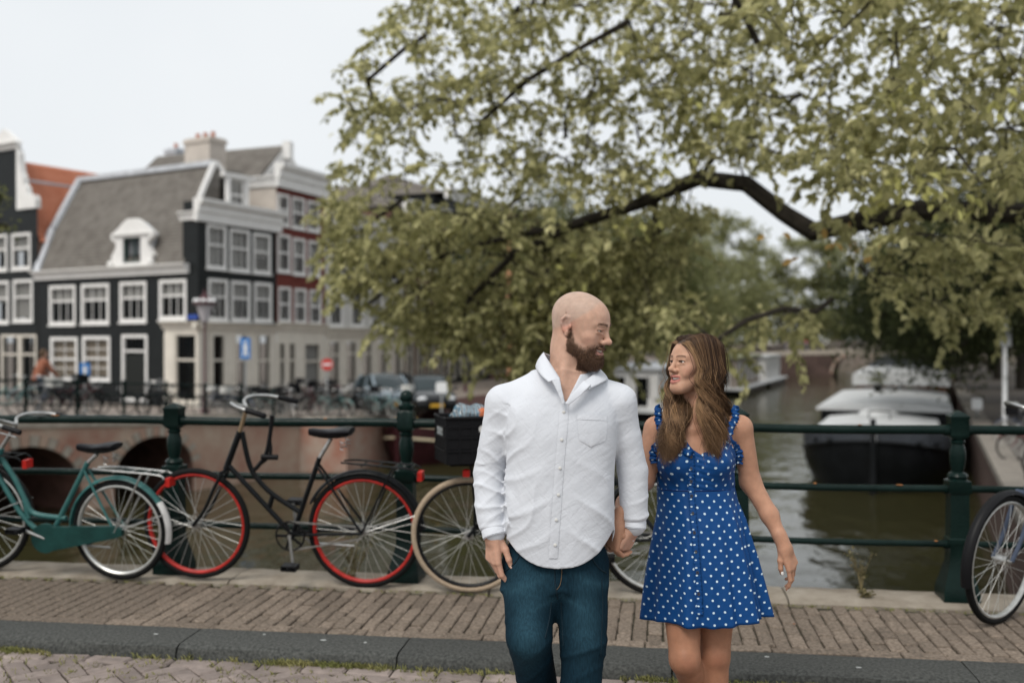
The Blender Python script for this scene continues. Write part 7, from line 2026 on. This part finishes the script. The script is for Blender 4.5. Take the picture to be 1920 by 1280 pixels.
for a, b, c, d in lw:
    B.add(rc(a, b, .082, .0535), .025); B.add(rc(b, c, .052, .053), .02); B.add(rc(c, d, .05, .032), .02)
    B.add(el(b - nF * .028 + nZ * .005, (.032, .026, .036)), .02)                      # knee cap
tipL, thL_ = hand_sdf(B, W2(1471, 1025, -.03), -nR * .75 - nF * .65, -nZ * .93 + nR * .35 - nF * .05, nR * .66 - nF * .75, [(12, 22, 16), (20, 30, 20), (28, 34, 22), (34, 38, 24)], [(.012, .012, -.010), (.034, .044, -.018), (.040, .074, -.026), (.040, .094, -.030)], .90)
tipR, thR_ = hand_sdf(B, W2(1157, 983, -.31), nR * .35 - nF * .95, -nZ * .95 - nR * .24, -nR * .78 - nF * .62, [(62, 42, 14), (64, 44, 16), (66, 46, 16), (66, 48, 18)], [(.012, .012, -.004), (.030, .034, -.014), (.034, .040, -.044), (.030, .046, -.066)], .90)
hc = HW.o; hL = W2(1485, 1065, -.03); hR = W2(1160, 1015, -.32)
xs = axis(rngx(hc[0], .12, .0022), rngx(hL[0], .075, .003), rngx(hR[0], .07, .003), (OW[0] - .36, OW[0] + .42, .007))
ys = axis(rngx(hc[1], .13, .0022), rngx(hL[1], .07, .003), rngx(hR[1], .07, .003), (OW[1] - .42, OW[1] + .42, .007))
zs = axis((hc[2] - .13, hc[2] + .13, .0022), (Zw(1118), Zw(985), .003), (ROADZ + .04, hc[2] + .14, .007))
V, Fq = B.mesh(xs, ys, zs)
def hairline(l):
    """1 where the scalp carries hair"""
    x, y, z = l.T
    line = np.interp(y, [-.13, -.06, -.02, .01, .045, .07, .085, .1], [-.10, -.075, -.03, .02, .055, .072, .085, .10])
    return np.clip((z - line) / .006, 0, 1) * (np.abs(z) < .2)
def wom_cols(V):
    l = HW.loc(V); x, y, z = l.T; n = len(V); near = (np.abs(z) < .16) & (np.abs(y) < .2)
    C = np.tile(np.array((.43, .235, .155)), (n, 1)); face = np.array((.47, .275, .19))
    mixc = lambda C, c, w: C * (1 - w[:, None]) + np.array(c) * w[:, None]
    C = np.where((near & (z > -.12))[:, None], face, C)
    G_ = lambda cx, cy, cz, r: np.exp(-(((x - cx) ** 2 + (y - cy) ** 2 + (z - cz) ** 2) / r ** 2)) * near
    for sx in (-1, 1):
        C = mixc(C, (.46, .19, .135), .55 * G_(sx * .045, .06, -.03, .024)); C = mixc(C, (.50, .31, .23), .5 * G_(sx * .035, .08, -.012, .014))
        t = np.abs(x * sx - .029); bz = .0295 - ((x * sx - .032) ** 2) * 9
        C = mixc(C, (.055, .03, .02), .9 * np.clip(1.3 - np.abs(z - bz) / .0032, 0, 1) * (t < .020) * (y > .05) * near)
        ez = .0055; lash = np.clip(1.4 - np.abs(z - (ez + .0058 - (x * sx - .0315) ** 2 * 26)) / .0022, 0, 1) * (np.abs(x * sx - .0315) < .0155) * (y > .06) * near
        C = mixc(C, (.02, .012, .01), np.clip(lash, 0, 1) * .95)
        C = mixc(C, (.2, .1, .07), .5 * np.clip(1.3 - np.abs(z - (ez - .0055)) / .002, 0, 1) * (np.abs(x * sx - .033) < .012) * (y > .06) * near)
    lipm = (np.abs(x) < .0295) & (y > .072) & (z < -.0495) & (z > -.0865 + 18 * x * x) & near
    C = np.where(lipm[:, None], np.array((.43, .175, .145)), C)
    C = np.where((lipm & (y < .0935 - 26 * x * x))[:, None], np.array((.08, .02, .018)), C)
    C = mixc(C, (.045, .026, .017), hairline(l) * near)
    low = V[:, 2] < Zw(1120); C = np.where(low[:, None], C * np.array((.78, .70, .64)), C)  # legs darkened: shade on the thighs painted into the skin colour
    for a, b, c, d in lw:
        k = b - nF * .05; C = mixc(C, (.25, .10, .065), .45 * np.exp(-(((V - k) ** 2).sum(1)) / .032 ** 2))
    return C
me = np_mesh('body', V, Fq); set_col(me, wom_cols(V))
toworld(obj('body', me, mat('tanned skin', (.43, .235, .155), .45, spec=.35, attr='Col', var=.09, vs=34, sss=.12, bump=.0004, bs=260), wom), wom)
before = set(bpy.data.objects); eyes(wom, HW, iris=(.05, .03, .02)); teeth(wom, HW)
for o in set(bpy.data.objects) - before: toworld(o, wom)
m_nw = mat('white nail polish', (.74, .72, .70), .25)
nails(tipL, wom, m_nw, .95); nails(tipR, wom, m_nw, .95)
nails([(thL_[-1], thL_[-1] - thL_[-2], nF * .9 - nR * .2), (thR_[-1], thR_[-1] - thR_[-2], nF * .8 - nZ * .4)], wom, m_nw, 1.25)
bvW = BVHTree.FromPolygons([tuple(v) for v in V], [tuple(f) for f in Fq])
TS = Sdf(); TS.add(profile(tab, OW, nR, nF, 2.2), .03)
for px in (1266, 1340): TS.add(el(W2(px, 868, -.066), (.056, .05, .056)), .03)
tv, tf = TS.mesh(np.arange(OW[0] - .25, OW[0] + .25, .007), np.arange(OW[1] - .25, OW[1] + .25, .007), np.arange(Zw(1000), Zw(775), .007))
bvT = BVHTree.FromPolygons([tuple(v) for v in tv], [tuple(f) for f in tf])

# ---- dress
def dress_mat(name, dots=True):
    m = bpy.data.materials.new(name); m.use_nodes = True; n = m.node_tree.nodes; l = m.node_tree.links; p = n['Principled BSDF']
    uv = n.new('ShaderNodeUVMap'); uv.uv_map = 'UVMap'
    def math_(op, a, b=None, c=None):
        q = n.new('ShaderNodeMath'); q.operation = op
        for i, v in enumerate((a, b, c)):
            if v is None: continue
            if isinstance(v, (int, float)): q.inputs[i].default_value = v
            else: l.new(v, q.inputs[i])
        return q.outputs[0]
    sep = n.new('ShaderNodeSeparateXYZ'); l.new(uv.outputs['UV'], sep.inputs[0])
    row = math_('FLOOR', math_('DIVIDE', sep.outputs['Y'], .0225)); odd = math_('MODULO', math_('ABSOLUTE', row), 2.0)
    u = math_('ADD', math_('DIVIDE', sep.outputs['X'], .043), math_('MULTIPLY', odd, .5))
    fu = math_('SUBTRACT', math_('FRACT', math_('ADD', u, 100.0)), .5); fv = math_('SUBTRACT', math_('FRACT', math_('ADD', math_('DIVIDE', sep.outputs['Y'], .0225), 100.0)), .5)
    du = math_('MULTIPLY', fu, .043); dv = math_('MULTIPLY', fv, .0225)
    d = math_('SQRT', math_('ADD', math_('MULTIPLY', du, du), math_('MULTIPLY', dv, dv)))
    dot = math_('LESS_THAN', d, .0044)
    mx = n.new('ShaderNodeMixRGB'); mx.inputs['Color1'].default_value = (.0025, .050, .185, 1); mx.inputs['Color2'].default_value = (.50, .62, .70, 1); l.new(dot, mx.inputs['Fac'])
    l.new(mx.outputs['Color'], p.inputs['Base Color']); p.inputs['Roughness'].default_value = .5; p.inputs['Sheen Weight'].default_value = .0; p.inputs['Specular IOR Level'].default_value = .2
    g = n.new('ShaderNodeTexCoord'); nb = n.new('ShaderNodeTexNoise'); nb.inputs['Scale'].default_value = 38; bp = n.new('ShaderNodeBump'); bp.inputs['Distance'].default_value = .004; bp.inputs['Strength'].default_value = .5
    l.new(g.outputs['Object'], nb.inputs['Vector']); l.new(nb.outputs['Fac'], bp.inputs['Height']); l.new(bp.outputs['Normal'], p.inputs['Normal'])
    return m
m_dress = dress_mat('blue polka dot fabric')
def uv_grid(name, rows, uvs, root, m, closed=True, thick=.0):
    nr, nc = len(rows), len(rows[0]); Vv = np.array(rows).reshape(-1, 3); Fc = []; U = []
    for i in range(nr - 1):
        for k in range(nc if closed else nc - 1):
            k2 = (k + 1) % nc; Fc.append((i * nc + k, i * nc + k2, (i + 1) * nc + k2, (i + 1) * nc + k))
            u = [uvs[i][k], uvs[i][k2], uvs[i + 1][k2], uvs[i + 1][k]]
            if closed and k2 == 0: u[1] = (u[0][0] + (uvs[i][1][0] - uvs[i][0][0]), u[1][1]); u[2] = (u[3][0] + (uvs[i][1][0] - uvs[i][0][0]), u[2][1])
            U += u
    me_ = np_mesh(name, Vv, np.array(Fc)); ul = me_.uv_layers.new(name='UVMap'); ul.data.foreach_set('uv', np.array(U, np.float32).ravel())
    o = toworld(obj(name, me_, m, root), root)
    if thick: md = o.modifiers.new('thick', 'SOLIDIFY'); md.thickness = thick; md.offset = 0
    return o
NT = 240
th = np.linspace(0, 2 * np.pi, NT, endpoint=False) + math.pi / 2      # seam at the back; theta measured from +nR towards +nF
dirs = np.cos(th)[:, None] * nR + np.sin(th)[:, None] * nF
# bodice: wraps the body
def top_py(t):
    """height of the upper edge as pixel row, by angle (front is -pi/2)"""
    f = ((t + math.pi / 2 + math.pi) % (2 * math.pi)) - math.pi; a = abs(f)
    return float(np.interp(a, [0, .30, .55, .80, .98, 1.15, 1.45, 1.9, 2.6, 3.2], [846, 838, 824, 812, 812, 830, 856, 848, 838, 836]))
tops = np.array([Zw(top_py(t)) for t in th]); zw = Zw(921)
rows = []; uvs = []
NB = 26
for i in range(NB + 1):
    r_ = []; uu = []
    for k in range(NT):
        z = zw + (tops[k] - zw) * i / NB; c = OW + nR * aw(1305) ; c = np.array([c[0], c[1], z]); d = dirs[k]
        h = bvT.ray_cast(Vector(c + d * .24), Vector(-d), .24)
        rad = np.linalg.norm(A3(h[0]) - c) if h[0] is not None else .13
        rad = min(rad, .162)
        r_.append(rad)
        uu.append((k / NT * 2 * math.pi * .128, z))
    rows.append(r_); uvs.append(uu)
rows = np.array(rows)
for _ in range(6): rows = (np.roll(rows, 1, 1) + 2 * rows + np.roll(rows, -1, 1)) / 4
for _ in range(3): rows[1:-1] = (rows[:-2] + 2 * rows[1:-1] + rows[2:]) / 4
pts = []
for i in range(NB + 1):
    t = i / NB; r_ = []
    for k in range(NT):
        z = zw + (tops[k] - zw) * t; c = OW + nR * aw(1305)
        # gathered cloth: fine horizontal pulls beside the button band
        f = ((th[k] + math.pi / 2 + math.pi) % (2 * math.pi)) - math.pi
        fold = .0020 * math.sin(z * 330 + 9 * f) * math.exp(-(f / .55) ** 2) + .0015 * math.sin(f * 18 + z * 60)
        r_.append(np.array([c[0], c[1], z]) + dirs[k] * (rows[i, k] + .0025 + .0045 * min(1, t * 5) + fold))
    pts.append(r_)
dress = uv_grid('dress', pts, uvs, wom, m_dress, True, .002)
# skirt
sk = [(911, 1305, .143, .103, .0), (922, 1306, .146, .106, .0), (940, 1308, .150, .112, .002), (970, 1313, .164, .128, .006), (1005, 1315, .178, .142, .010), (1040, 1317, .192, .154, .014), (1085, 1319, .208, .166, .018), (1120, 1321, .219, .174, .021), (1152, 1323, .228, .18, .024)]
sk = np.array(sk); NS = 46; pts = []; uvs = []; v = 0
ph = [rng.uniform(0, 6.28) for _ in range(4)]
for i in range(NS + 1):
    py = 911 + (1152 - 911) * i / NS; I = lambda c: float(np.interp(py, sk[:, 0], sk[:, c])); z = Zw(py); r_ = []; uu = []
    for k in range(NT):
        t = th[k]; am = I(4)
        pl_ = am * (.55 * math.sin(7 * t + ph[0] + .4 * math.sin(2 * t)) + .38 * math.sin(12 * t + ph[1] + .8 * math.sin(3 * t + 1)) + .28 * math.sin(19 * t + ph[2]))
        right = math.cos(t); am2 = max(0, right) ** 2 * am * .7 * math.sin(26 * t + ph[3]); 
        A_, B_ = I(2) + pl_ + am2, I(3) + pl_ + am2
        p = OW + nR * (aw(I(1)) + A_ * math.cos(t)) + nF * (.004 + B_ * math.sin(t)); lift = .016 * max(0, math.cos(t)) ** 2 * (i / NS) ** 2 + .004 * math.sin(5 * t) * (i / NS)
        r_.append(np.array([p[0], p[1], z + lift])); tt = th; 
    ra_ = np.array(r_); dl = np.linalg.norm(ra_ - np.roll(ra_, 1, 0), axis=1); ac = np.cumsum(dl); ac -= ac[NT // 2]
    uu = [(float(ac[k]), 1.06 * z) for k in range(NT)]
    pts.append(r_); uvs.append(uu)
skirt = uv_grid('skirt', pts, uvs, dress, m_dress, True, .0016)
bvD = BVHTree.FromPolygons([tuple(v) for r_ in pts for v in r_], [(i * NT + k, i * NT + (k + 1) % NT, (i + 1) * NT + (k + 1) % NT, (i + 1) * NT + k) for i in range(NS) for k in range(NT)])
dp = bpy.data.objects['dress'].data; bvB = BVHTree.FromPolygons([tuple(v.co) for v in dp.vertices], [tuple(p.vertices) for p in dp.polygons])
def dfront(px, py, off=.003):
    d = ray(px, py).normalized(); hs = [b.ray_cast(CAM + d * 2.2, d) for b in (bvB, bvD)]; hs = [h for h in hs if h[0] is not None]
    return None if not hs else min(hs, key=lambda h: h[3])[0] - d * off
# ruffles
def ruffle(name, path, width, root, amp=.004, wl=.016, outdir=None, n=90, side=None):
    pth = spline(path, max(2, int(n / (len(path) - 1)))); rows_ = []; uv_ = []; s = 0
    for i, p in enumerate(pth):
        if i: s += (pth[i] - pth[i - 1]).length
        tan = (pth[min(i + 1, len(pth) - 1)] - pth[max(i - 1, 0)]).normalized(); out = Vector(-nF) if outdir is None else Vector(outdir); sd = tan.cross(out).normalized(); out = sd.cross(tan)
        r_ = []; u_ = []
        for j in range(5):
            q = (j / 4 - .5) if side is None else j / 4 * side; e = abs(q) * 2 if side is None else abs(q)
            wv = math.sin(s / wl * 6.28 + (0 if j < 2 else .8)) * amp * (e + .15) + math.sin(s / wl * 2.7 + 1) * amp * .5 * e
            p2 = p + sd * q * width * (1 + .15 * math.sin(s / wl * 6.28 * .7 + j)) + out * (wv + .003); r_.append(np.array(p2)); u_.append((s * 1.6, q * width + .3))
        rows_.append(r_); uv_.append(u_)
    return uv_grid(name, rows_, uv_, root, m_dress, False, .0014)
F3 = lambda x, y, o=.004: Vector(dfront(x, y, o)) if dfront(x, y, o) is not None else Vector(W2(x, y, -.1))
nk = [F3(1246, 826), F3(1262, 836), F3(1280, 845), F3(1298, 850), F3(1318, 845), F3(1336, 836), F3(1356, 824)]
ruffle('neck_ruffle', nk, .02, dress, .003)
def surf(px, py, off=.006):
    d = ray(px, py).normalized(); h = bvW.ray_cast(CAM + d * 2.2, d); return Vector(h[0] - d * off) if h[0] is not None else Vector(W2(px, py))
for base_, top_ in (((1240, 826), (1234, 770)), ((1364, 826), (1378, 770))):
    mid = ((base_[0] * .5 + top_[0] * .5), (base_[1] + top_[1]) / 2)
    pth = [surf(*base_), surf(mid[0], mid[1]), surf(top_[0], top_[1] + 16), Vector(W2(top_[0], top_[1] - 2, .0)), Vector(W2(top_[0], top_[1] + 0, .05)), Vector(W2(top_[0] * .9 + 130, top_[1] + 45, .1))]
    ruffle('strap', pth, .026, dress, .005, .014)
for pl in ([(1240, 826), (1228, 838), (1224, 852), (1226, 868)], [(1364, 826), (1378, 836), (1386, 850), (1385, 868)]):
    ruffle('armhole_ruffle', [surf(*p, .010) for p in pl], .026, dress, .005, .015)
band = [(1296, 852), (1296, 885), (1296, 918), (1299, 960), (1303, 1010), (1307, 1060), (1310, 1110), (1312, 1153)]
ruffle('button_band', [F3(x, y, .003) for x, y in band], .022, dress, .0022, .011, n=160)
m_brass = mat('dark brass button', (.14, .11, .06), .35, metal=.7)
for y in (856, 878, 902, 929, 962, 998, 1034, 1073, 1113):
    x = float(np.interp(y, [b[1] for b in band], [b[0] for b in band])); p = F3(x, y, .009)
    o = MB().tube([(.0035 * math.cos(a), 0, .0045 * math.sin(a)) for a in np.linspace(0, 5.6, 10)], .0014, 6, closed=True).build('button', m_brass, dress, True); o.location = p
# waist seam
ws = [F3(x, 920 + (x - 1305) ** 2 * -.0006, .0015) for x in (1240, 1256, 1274, 1292, 1310, 1330, 1350, 1370)]
uvw = MB().tube(spline(ws, 6), .0022, 6); uvw.build('waist_seam', mat('navy seam', (.003, .02, .10), .6), dress, True)
# ---- shoes
m_sand = mat('tan leather sandal', (.25, .14, .08), .5)
shoe(lw[1][3], -nF + nR * .05, 0, wom, m_sand); shoe(lw[0][3], -nF + nR * .05, .08, wom, m_sand)

# ---- hair: locks of fine wavy strands
r_h = np.random.default_rng(21)
LOCKS = 96; PER = 54; SEG = 32
SV = []; SF = []; SCc = []; nv = 0
def crv(P_, n):
    P_ = np.array(P_); m = len(P_); t = np.linspace(0, m - 1, n); i = np.minimum(t.astype(int), m - 2); f = (t - i)[:, None]
    p0, p1, p2, p3 = P_[np.maximum(i - 1, 0)], P_[i], P_[i + 1], P_[np.minimum(i + 2, m - 1)]
    return .5 * ((2 * p1) + (p2 - p0) * f + (2 * p0 - 5 * p1 + 4 * p2 - p3) * f * f + (3 * p1 - p0 - 3 * p2 + p3) * f ** 3)
part_x = .022                                                       # parting slightly to her right
for L in range(LOCKS):
    near = L < LOCKS * .64; sx = -1 if near else 1
    s = r_h.uniform(0, 1) ** (1.0 if near else 1.0)                # 0 front .. 1 back
    hi = r_h.uniform(0, 1)
    phase = r_h.uniform(0, 6.28); wave = r_h.uniform(.75, 1.25); bright = r_h.uniform(0, 1)
    ln = r_h.uniform(.6, 1.08); phase = (9.0 * s + (2.0 if near else 0) + r_h.normal(0, .8)); lk = r_h.uniform(0, 1); jx, jy, jd = r_h.normal(0, 5), r_h.normal(0, 10), r_h.normal(0, .010)
    for q in range(PER):
        ss = np.clip(s + r_h.normal(0, .035), 0, 1); lay = np.clip(lk + r_h.normal(0, .15), 0, 1); fw = max(0, 1 - ss / .32) * (1 if near else .4)
        y0 = .072 - ss * .165; up_ = .118 - .9 * (y0 + .01) ** 2 * 4 - (.016 if ss < .12 else 0)
        root_ = np.array((part_x + sx * r_h.uniform(.0, .012), y0, min(up_, .118 * math.sqrt(max(.05, 1 - ((y0 + .015) / .108) ** 2)) + .006)))
        out = 1.0 + .10 * lay
        yb = .064 - ss * .165
        crown_pt = np.array((sx * .053 * out, y0 * .95 - .002, root_[2] * .80 + .019 + .012 * lay)); side = np.array((sx * (.080 if ss < .8 else .07) * out, yb * .95 - .008, .028)); ear = np.array((sx * (.088 if ss < .75 else .062) * out, yb - .012, -.035)); jaw = np.array((sx * (.084 if ss < .7 else .05) * out, yb * .86 - .014, -.095))
        crown_pt = crown_pt + fw * np.array((-sx * .016, .020, -.014)); side = side + fw * np.array((-sx * .010, .012, .0))
        path = [HW.p(*p) for p in (root_, crown_pt, side, ear, jaw)]
        if near:
            ex, ey, ed = (np.interp(ss, [0, .35, .7, 1], [1331, 1348, 1360, 1350]), np.interp(ss, [0, .35, .7, 1], [862, 842, 800, 790]), np.interp(ss, [0, .3, .6, 1], [-.115, -.10, .0, .09]))
            mx_, my_, md_ = (np.interp(ss, [0, .35, .7, 1], [1318, 1340, 1362, 1345]), 775, np.interp(ss, [0, .3, .6, 1], [-.10, -.085, .01, .08]))
        else:
            ex, ey, ed = (np.interp(ss, [0, .5, 1], [1246, 1258, 1272]), np.interp(ss, [0, .5, 1], [858, 862, 840]), np.interp(ss, [0, .5, 1], [-.105, -.115, -.09]))
            mx_, my_, md_ = (np.interp(ss, [0, .5, 1], [1256, 1268, 1282]), 785, np.interp(ss, [0, .5, 1], [-.04, -.075, -.05]))
        path += [W2(mx_ + jx * .5 + r_h.normal(0, 2.6), my_, md_ - .012 * lk), W2(ex + jx + r_h.normal(0, 2.2), my_ + (ey - my_) * ln + jy + r_h.normal(0, 6), ed + jd - .02 * lk + r_h.normal(0, .004))]
        c = crv(path, SEG); t = np.linspace(0, 1, SEG)
        wv = np.clip((t - .38) / .35, 0, 1); wave = .9 + .2 * lk; sw = np.sin(t * 23 * wave + phase) * wv * .019; sw2 = np.cos(t * 23 * wave + phase + .6) * wv * .015
        c = c + sw[:, None] * nR + sw2[:, None] * -nF + (r_h.normal(0, .0022 if q % 14 else .007, 3) * (t * 1.6 + .25)[:, None]) + np.sin(t * 37 + q)[:, None] * .0012 * wv[:, None] * nR
        tan = np.gradient(c, axis=0); tan /= np.linalg.norm(tan, axis=1, keepdims=True) + 1e-9; u = np.cross(tan, -nF + .2 * nZ); u /= np.linalg.norm(u, axis=1, keepdims=True) + 1e-9; w_ = np.cross(tan, u)
        rad = .00085 * np.interp(t, [0, .1, .8, 1], [.8, 1, 1, .25]) * r_h.uniform(.7, 1.3)
        ring = np.stack([c + u * rad[:, None], c - u * rad[:, None] * .5 + w_ * rad[:, None] * .87, c - u * rad[:, None] * .5 - w_ * rad[:, None] * .87], 1).reshape(-1, 3)
        i0 = np.arange(SEG - 1)[:, None] * 3 + nv
        SF.append(np.concatenate([np.concatenate([i0 + a, i0 + (a + 1) % 3, i0 + 3 + (a + 1) % 3, i0 + 3 + a], 1) for a in range(3)]))
        hl = (bright > .58) * np.interp(t, [.0, .25, .6, 1], [.05 if ss > .1 else .6, .35 if ss > .1 else .8, .85, .9]) * r_h.uniform(.6, 1.1) + (bright <= .58) * np.interp(t, [0, .5, 1], [0, .08, .5]) * r_h.uniform(.3, 1)
        hl = np.clip(hl, 0, 1)[:, None]; col = np.array((.040, .022, .014)) * (1 - hl) + np.array((.34, .205, .108)) * hl
        SV.append(ring); SCc.append(np.repeat(col * r_h.uniform(.8, 1.2), 3, axis=0)); nv += SEG * 3
SV = np.concatenate(SV); SF = np.concatenate(SF); SCc = np.concatenate(SCc)
meh = np_mesh('hair', SV, SF); set_col(meh, SCc)
hair = toworld(obj('hair', meh, mat('brown hair', (.1, .06, .04), .38, spec=.45, attr='Col'), wom), wom); hair['kind'] = 'stuff'
# darker inner mass under the strands
Hs = Sdf()
Hs.add(HW.el((0, -.022, .037), (.079, .098, .086)), .01)
Hs.add(HW.rc((-.05, -.045, .0), (-.055, -.04, -.085), .038, .034), .02); Hs.add(HW.rc((.04, -.05, .0), (.03, -.05, -.10), .042, .03), .02); Hs.add(HW.rc((-.0, -.075, .0), (-.01, -.075, -.11), .04, .035), .02)
Hs.add(rc(HW.p(-.055, -.04, -.085), W2(1352, 792, -.03), .030, .022), .02); Hs.add(rc(W2(1352, 792, -.03), W2(1345, 815, -.085), .02, .010), .02)
Hs.add(rc(HW.p(.045, -.03, -.09), W2(1270, 800, -.07), .024, .014), .02)
def hp(P, d):
    l = HW.loc(P); x, y, z = l.T; line = np.interp(y, [-.13, -.06, -.02, .01, .045, .07, .085, .1], [-.3, -.3, -.3, .02, .06, .078, .09, .11])
    return np.maximum(d, (line - z) * .9 * HW.sc)
Hs.post = hp
c = HW.o; Vh, Fh_ = Hs.mesh(np.arange(c[0] - .14, c[0] + .16, .004), np.arange(c[1] - .18, c[1] + .16, .004), np.arange(c[2] - .30, c[2] + .13, .004))
toworld(obj('hair_underlayer', np_mesh('hair_underlayer', Vh, Fh_), mat('dark brown hair', (.030, .017, .011), .5, var=.3, vs=60, stretch=(1, 1, .1)), hair), wom).matrix_parent_inverse = Matrix.Identity(4)
# ================================================================== small figures in the distance
def small_person(label, p, face, top, low, hairc, h=1.72, ride=False, group=None):
    p = A3(p); f = A3(face); f /= np.linalg.norm(f); r = np.cross(f, nZ); S_ = h / 1.72
    t = thing('person', label, 'person', Vector(p), 0, group); P = lambda a, b, c: (r * a + f * b + nZ * c) * S_
    def part(name, prims, m):
        s = Sdf()
        for q in prims: s.add(rc(P(*q[0]), P(*q[1]), q[2] * S_, q[3] * S_), .03)
        pts = np.array([P(*q[i]) for q in prims for i in (0, 1)]); lo = pts.min(0) - .2; hi = pts.max(0) + .2
        V_, F_ = s.mesh(*[np.arange(lo[k], hi[k], .016) for k in range(3)]); return obj(name, np_mesh(name, V_, F_), m, t)
    lean = .22 if ride else .03; z0 = .12 if ride else 0
    sk = mat('far skin', (.42, .26, .19), .6)
    body = [((0, lean, 1.46 + z0), (0, lean + .02, 1.60 + z0), .055, .10), ((0, lean + .02, 1.62 + z0), (0, lean + .03, 1.66 + z0), .10, .095)]
    body += [((s * .2, lean + (.3 if ride else .04), .98 + z0), (s * .19, lean + (.42 if ride else .1), .9 + z0), .035, .04) for s in (-1, 1)]
    body += [((0, lean * .6, 1.2 + z0), (0, lean, 1.46 + z0), .08, .05)] + [((s * .18, lean, 1.38 + z0), (s * .2, lean + (.3 if ride else .04), .98 + z0), .03, .03) for s in (-1, 1)]
    part('body', body, sk)
    part('jacket', [((0, 0, .92 + z0), (0, lean * .6, 1.2 + z0), .13, .15), ((0, lean * .6, 1.2 + z0), (0, lean, 1.38 + z0), .15, .12)] + [((s * .17, lean, 1.4 + z0), (s * .23, lean + (.12 if ride else 0), 1.14 + z0), .065, .055) for s in (-1, 1)] + [((s * .23, lean + (.12 if ride else 0), 1.14 + z0), (s * .2, lean + (.32 if ride else .05), .98 + z0), .055, .045) for s in (-1, 1)], top)
    lg = []
    for s in (-1, 1):
        k = (s * .1, .30 if ride else .03 * s, (.62 + .12 * s) if ride else .5); a = (s * .1, .12 if ride else -.03 * s, (.28 + .14 * s) if ride else .08)
        lg += [((s * .09, 0, .92 + z0), k, .085, .065), (k, a, .062, .045), (a, (a[0], a[1] + .14, a[2] - .02), .045, .035)]
    part('trousers', lg, low)
    part('hair', [((0, lean, 1.69 + z0), (0, lean - .02, 1.63 + z0), .098, .1)], hairc)
    return t
m_j1 = mat('rust brown jacket', (.26, .10, .06), .8); m_j2 = mat('navy jacket', (.03, .04, .07), .8); m_j3 = mat('red jacket', (.38, .04, .04), .8)
m_l1 = mat('grey blue trousers', (.08, .10, .13), .8); m_h1 = mat('brown far hair', (.08, .05, .03), .7)
u_ = LB.hit(150, 780)[0]; pc = LB.P(u_, lb_top(u_), -1.9)
cyc = small_person('cyclist in rust brown jacket riding over the stone bridge', pc, np.array(LB.u), m_j1, m_l1, m_h1, ride=True)
cb = dup(protos[0], pc - LB.u * .3, (0, 0, math.atan2(LB.u.y, LB.u.x)), 'black bicycle ridden by the cyclist on the stone bridge'); cb['group'] = 'bicycles parked along the canal'
for k, (du, mj, lab) in enumerate(((-9, m_j2, 'pedestrian in navy jacket on the far canal bridge'), (-6.5, m_j3, 'pedestrian in red jacket on the far canal bridge'), (3, m_j1, 'pedestrian in brown jacket on the far canal bridge'))):
    q = FB.P(uc + du, fb_top(uc + du), -1.5); small_person(lab, q, np.array(FB.u), mj, m_l1, m_h1)
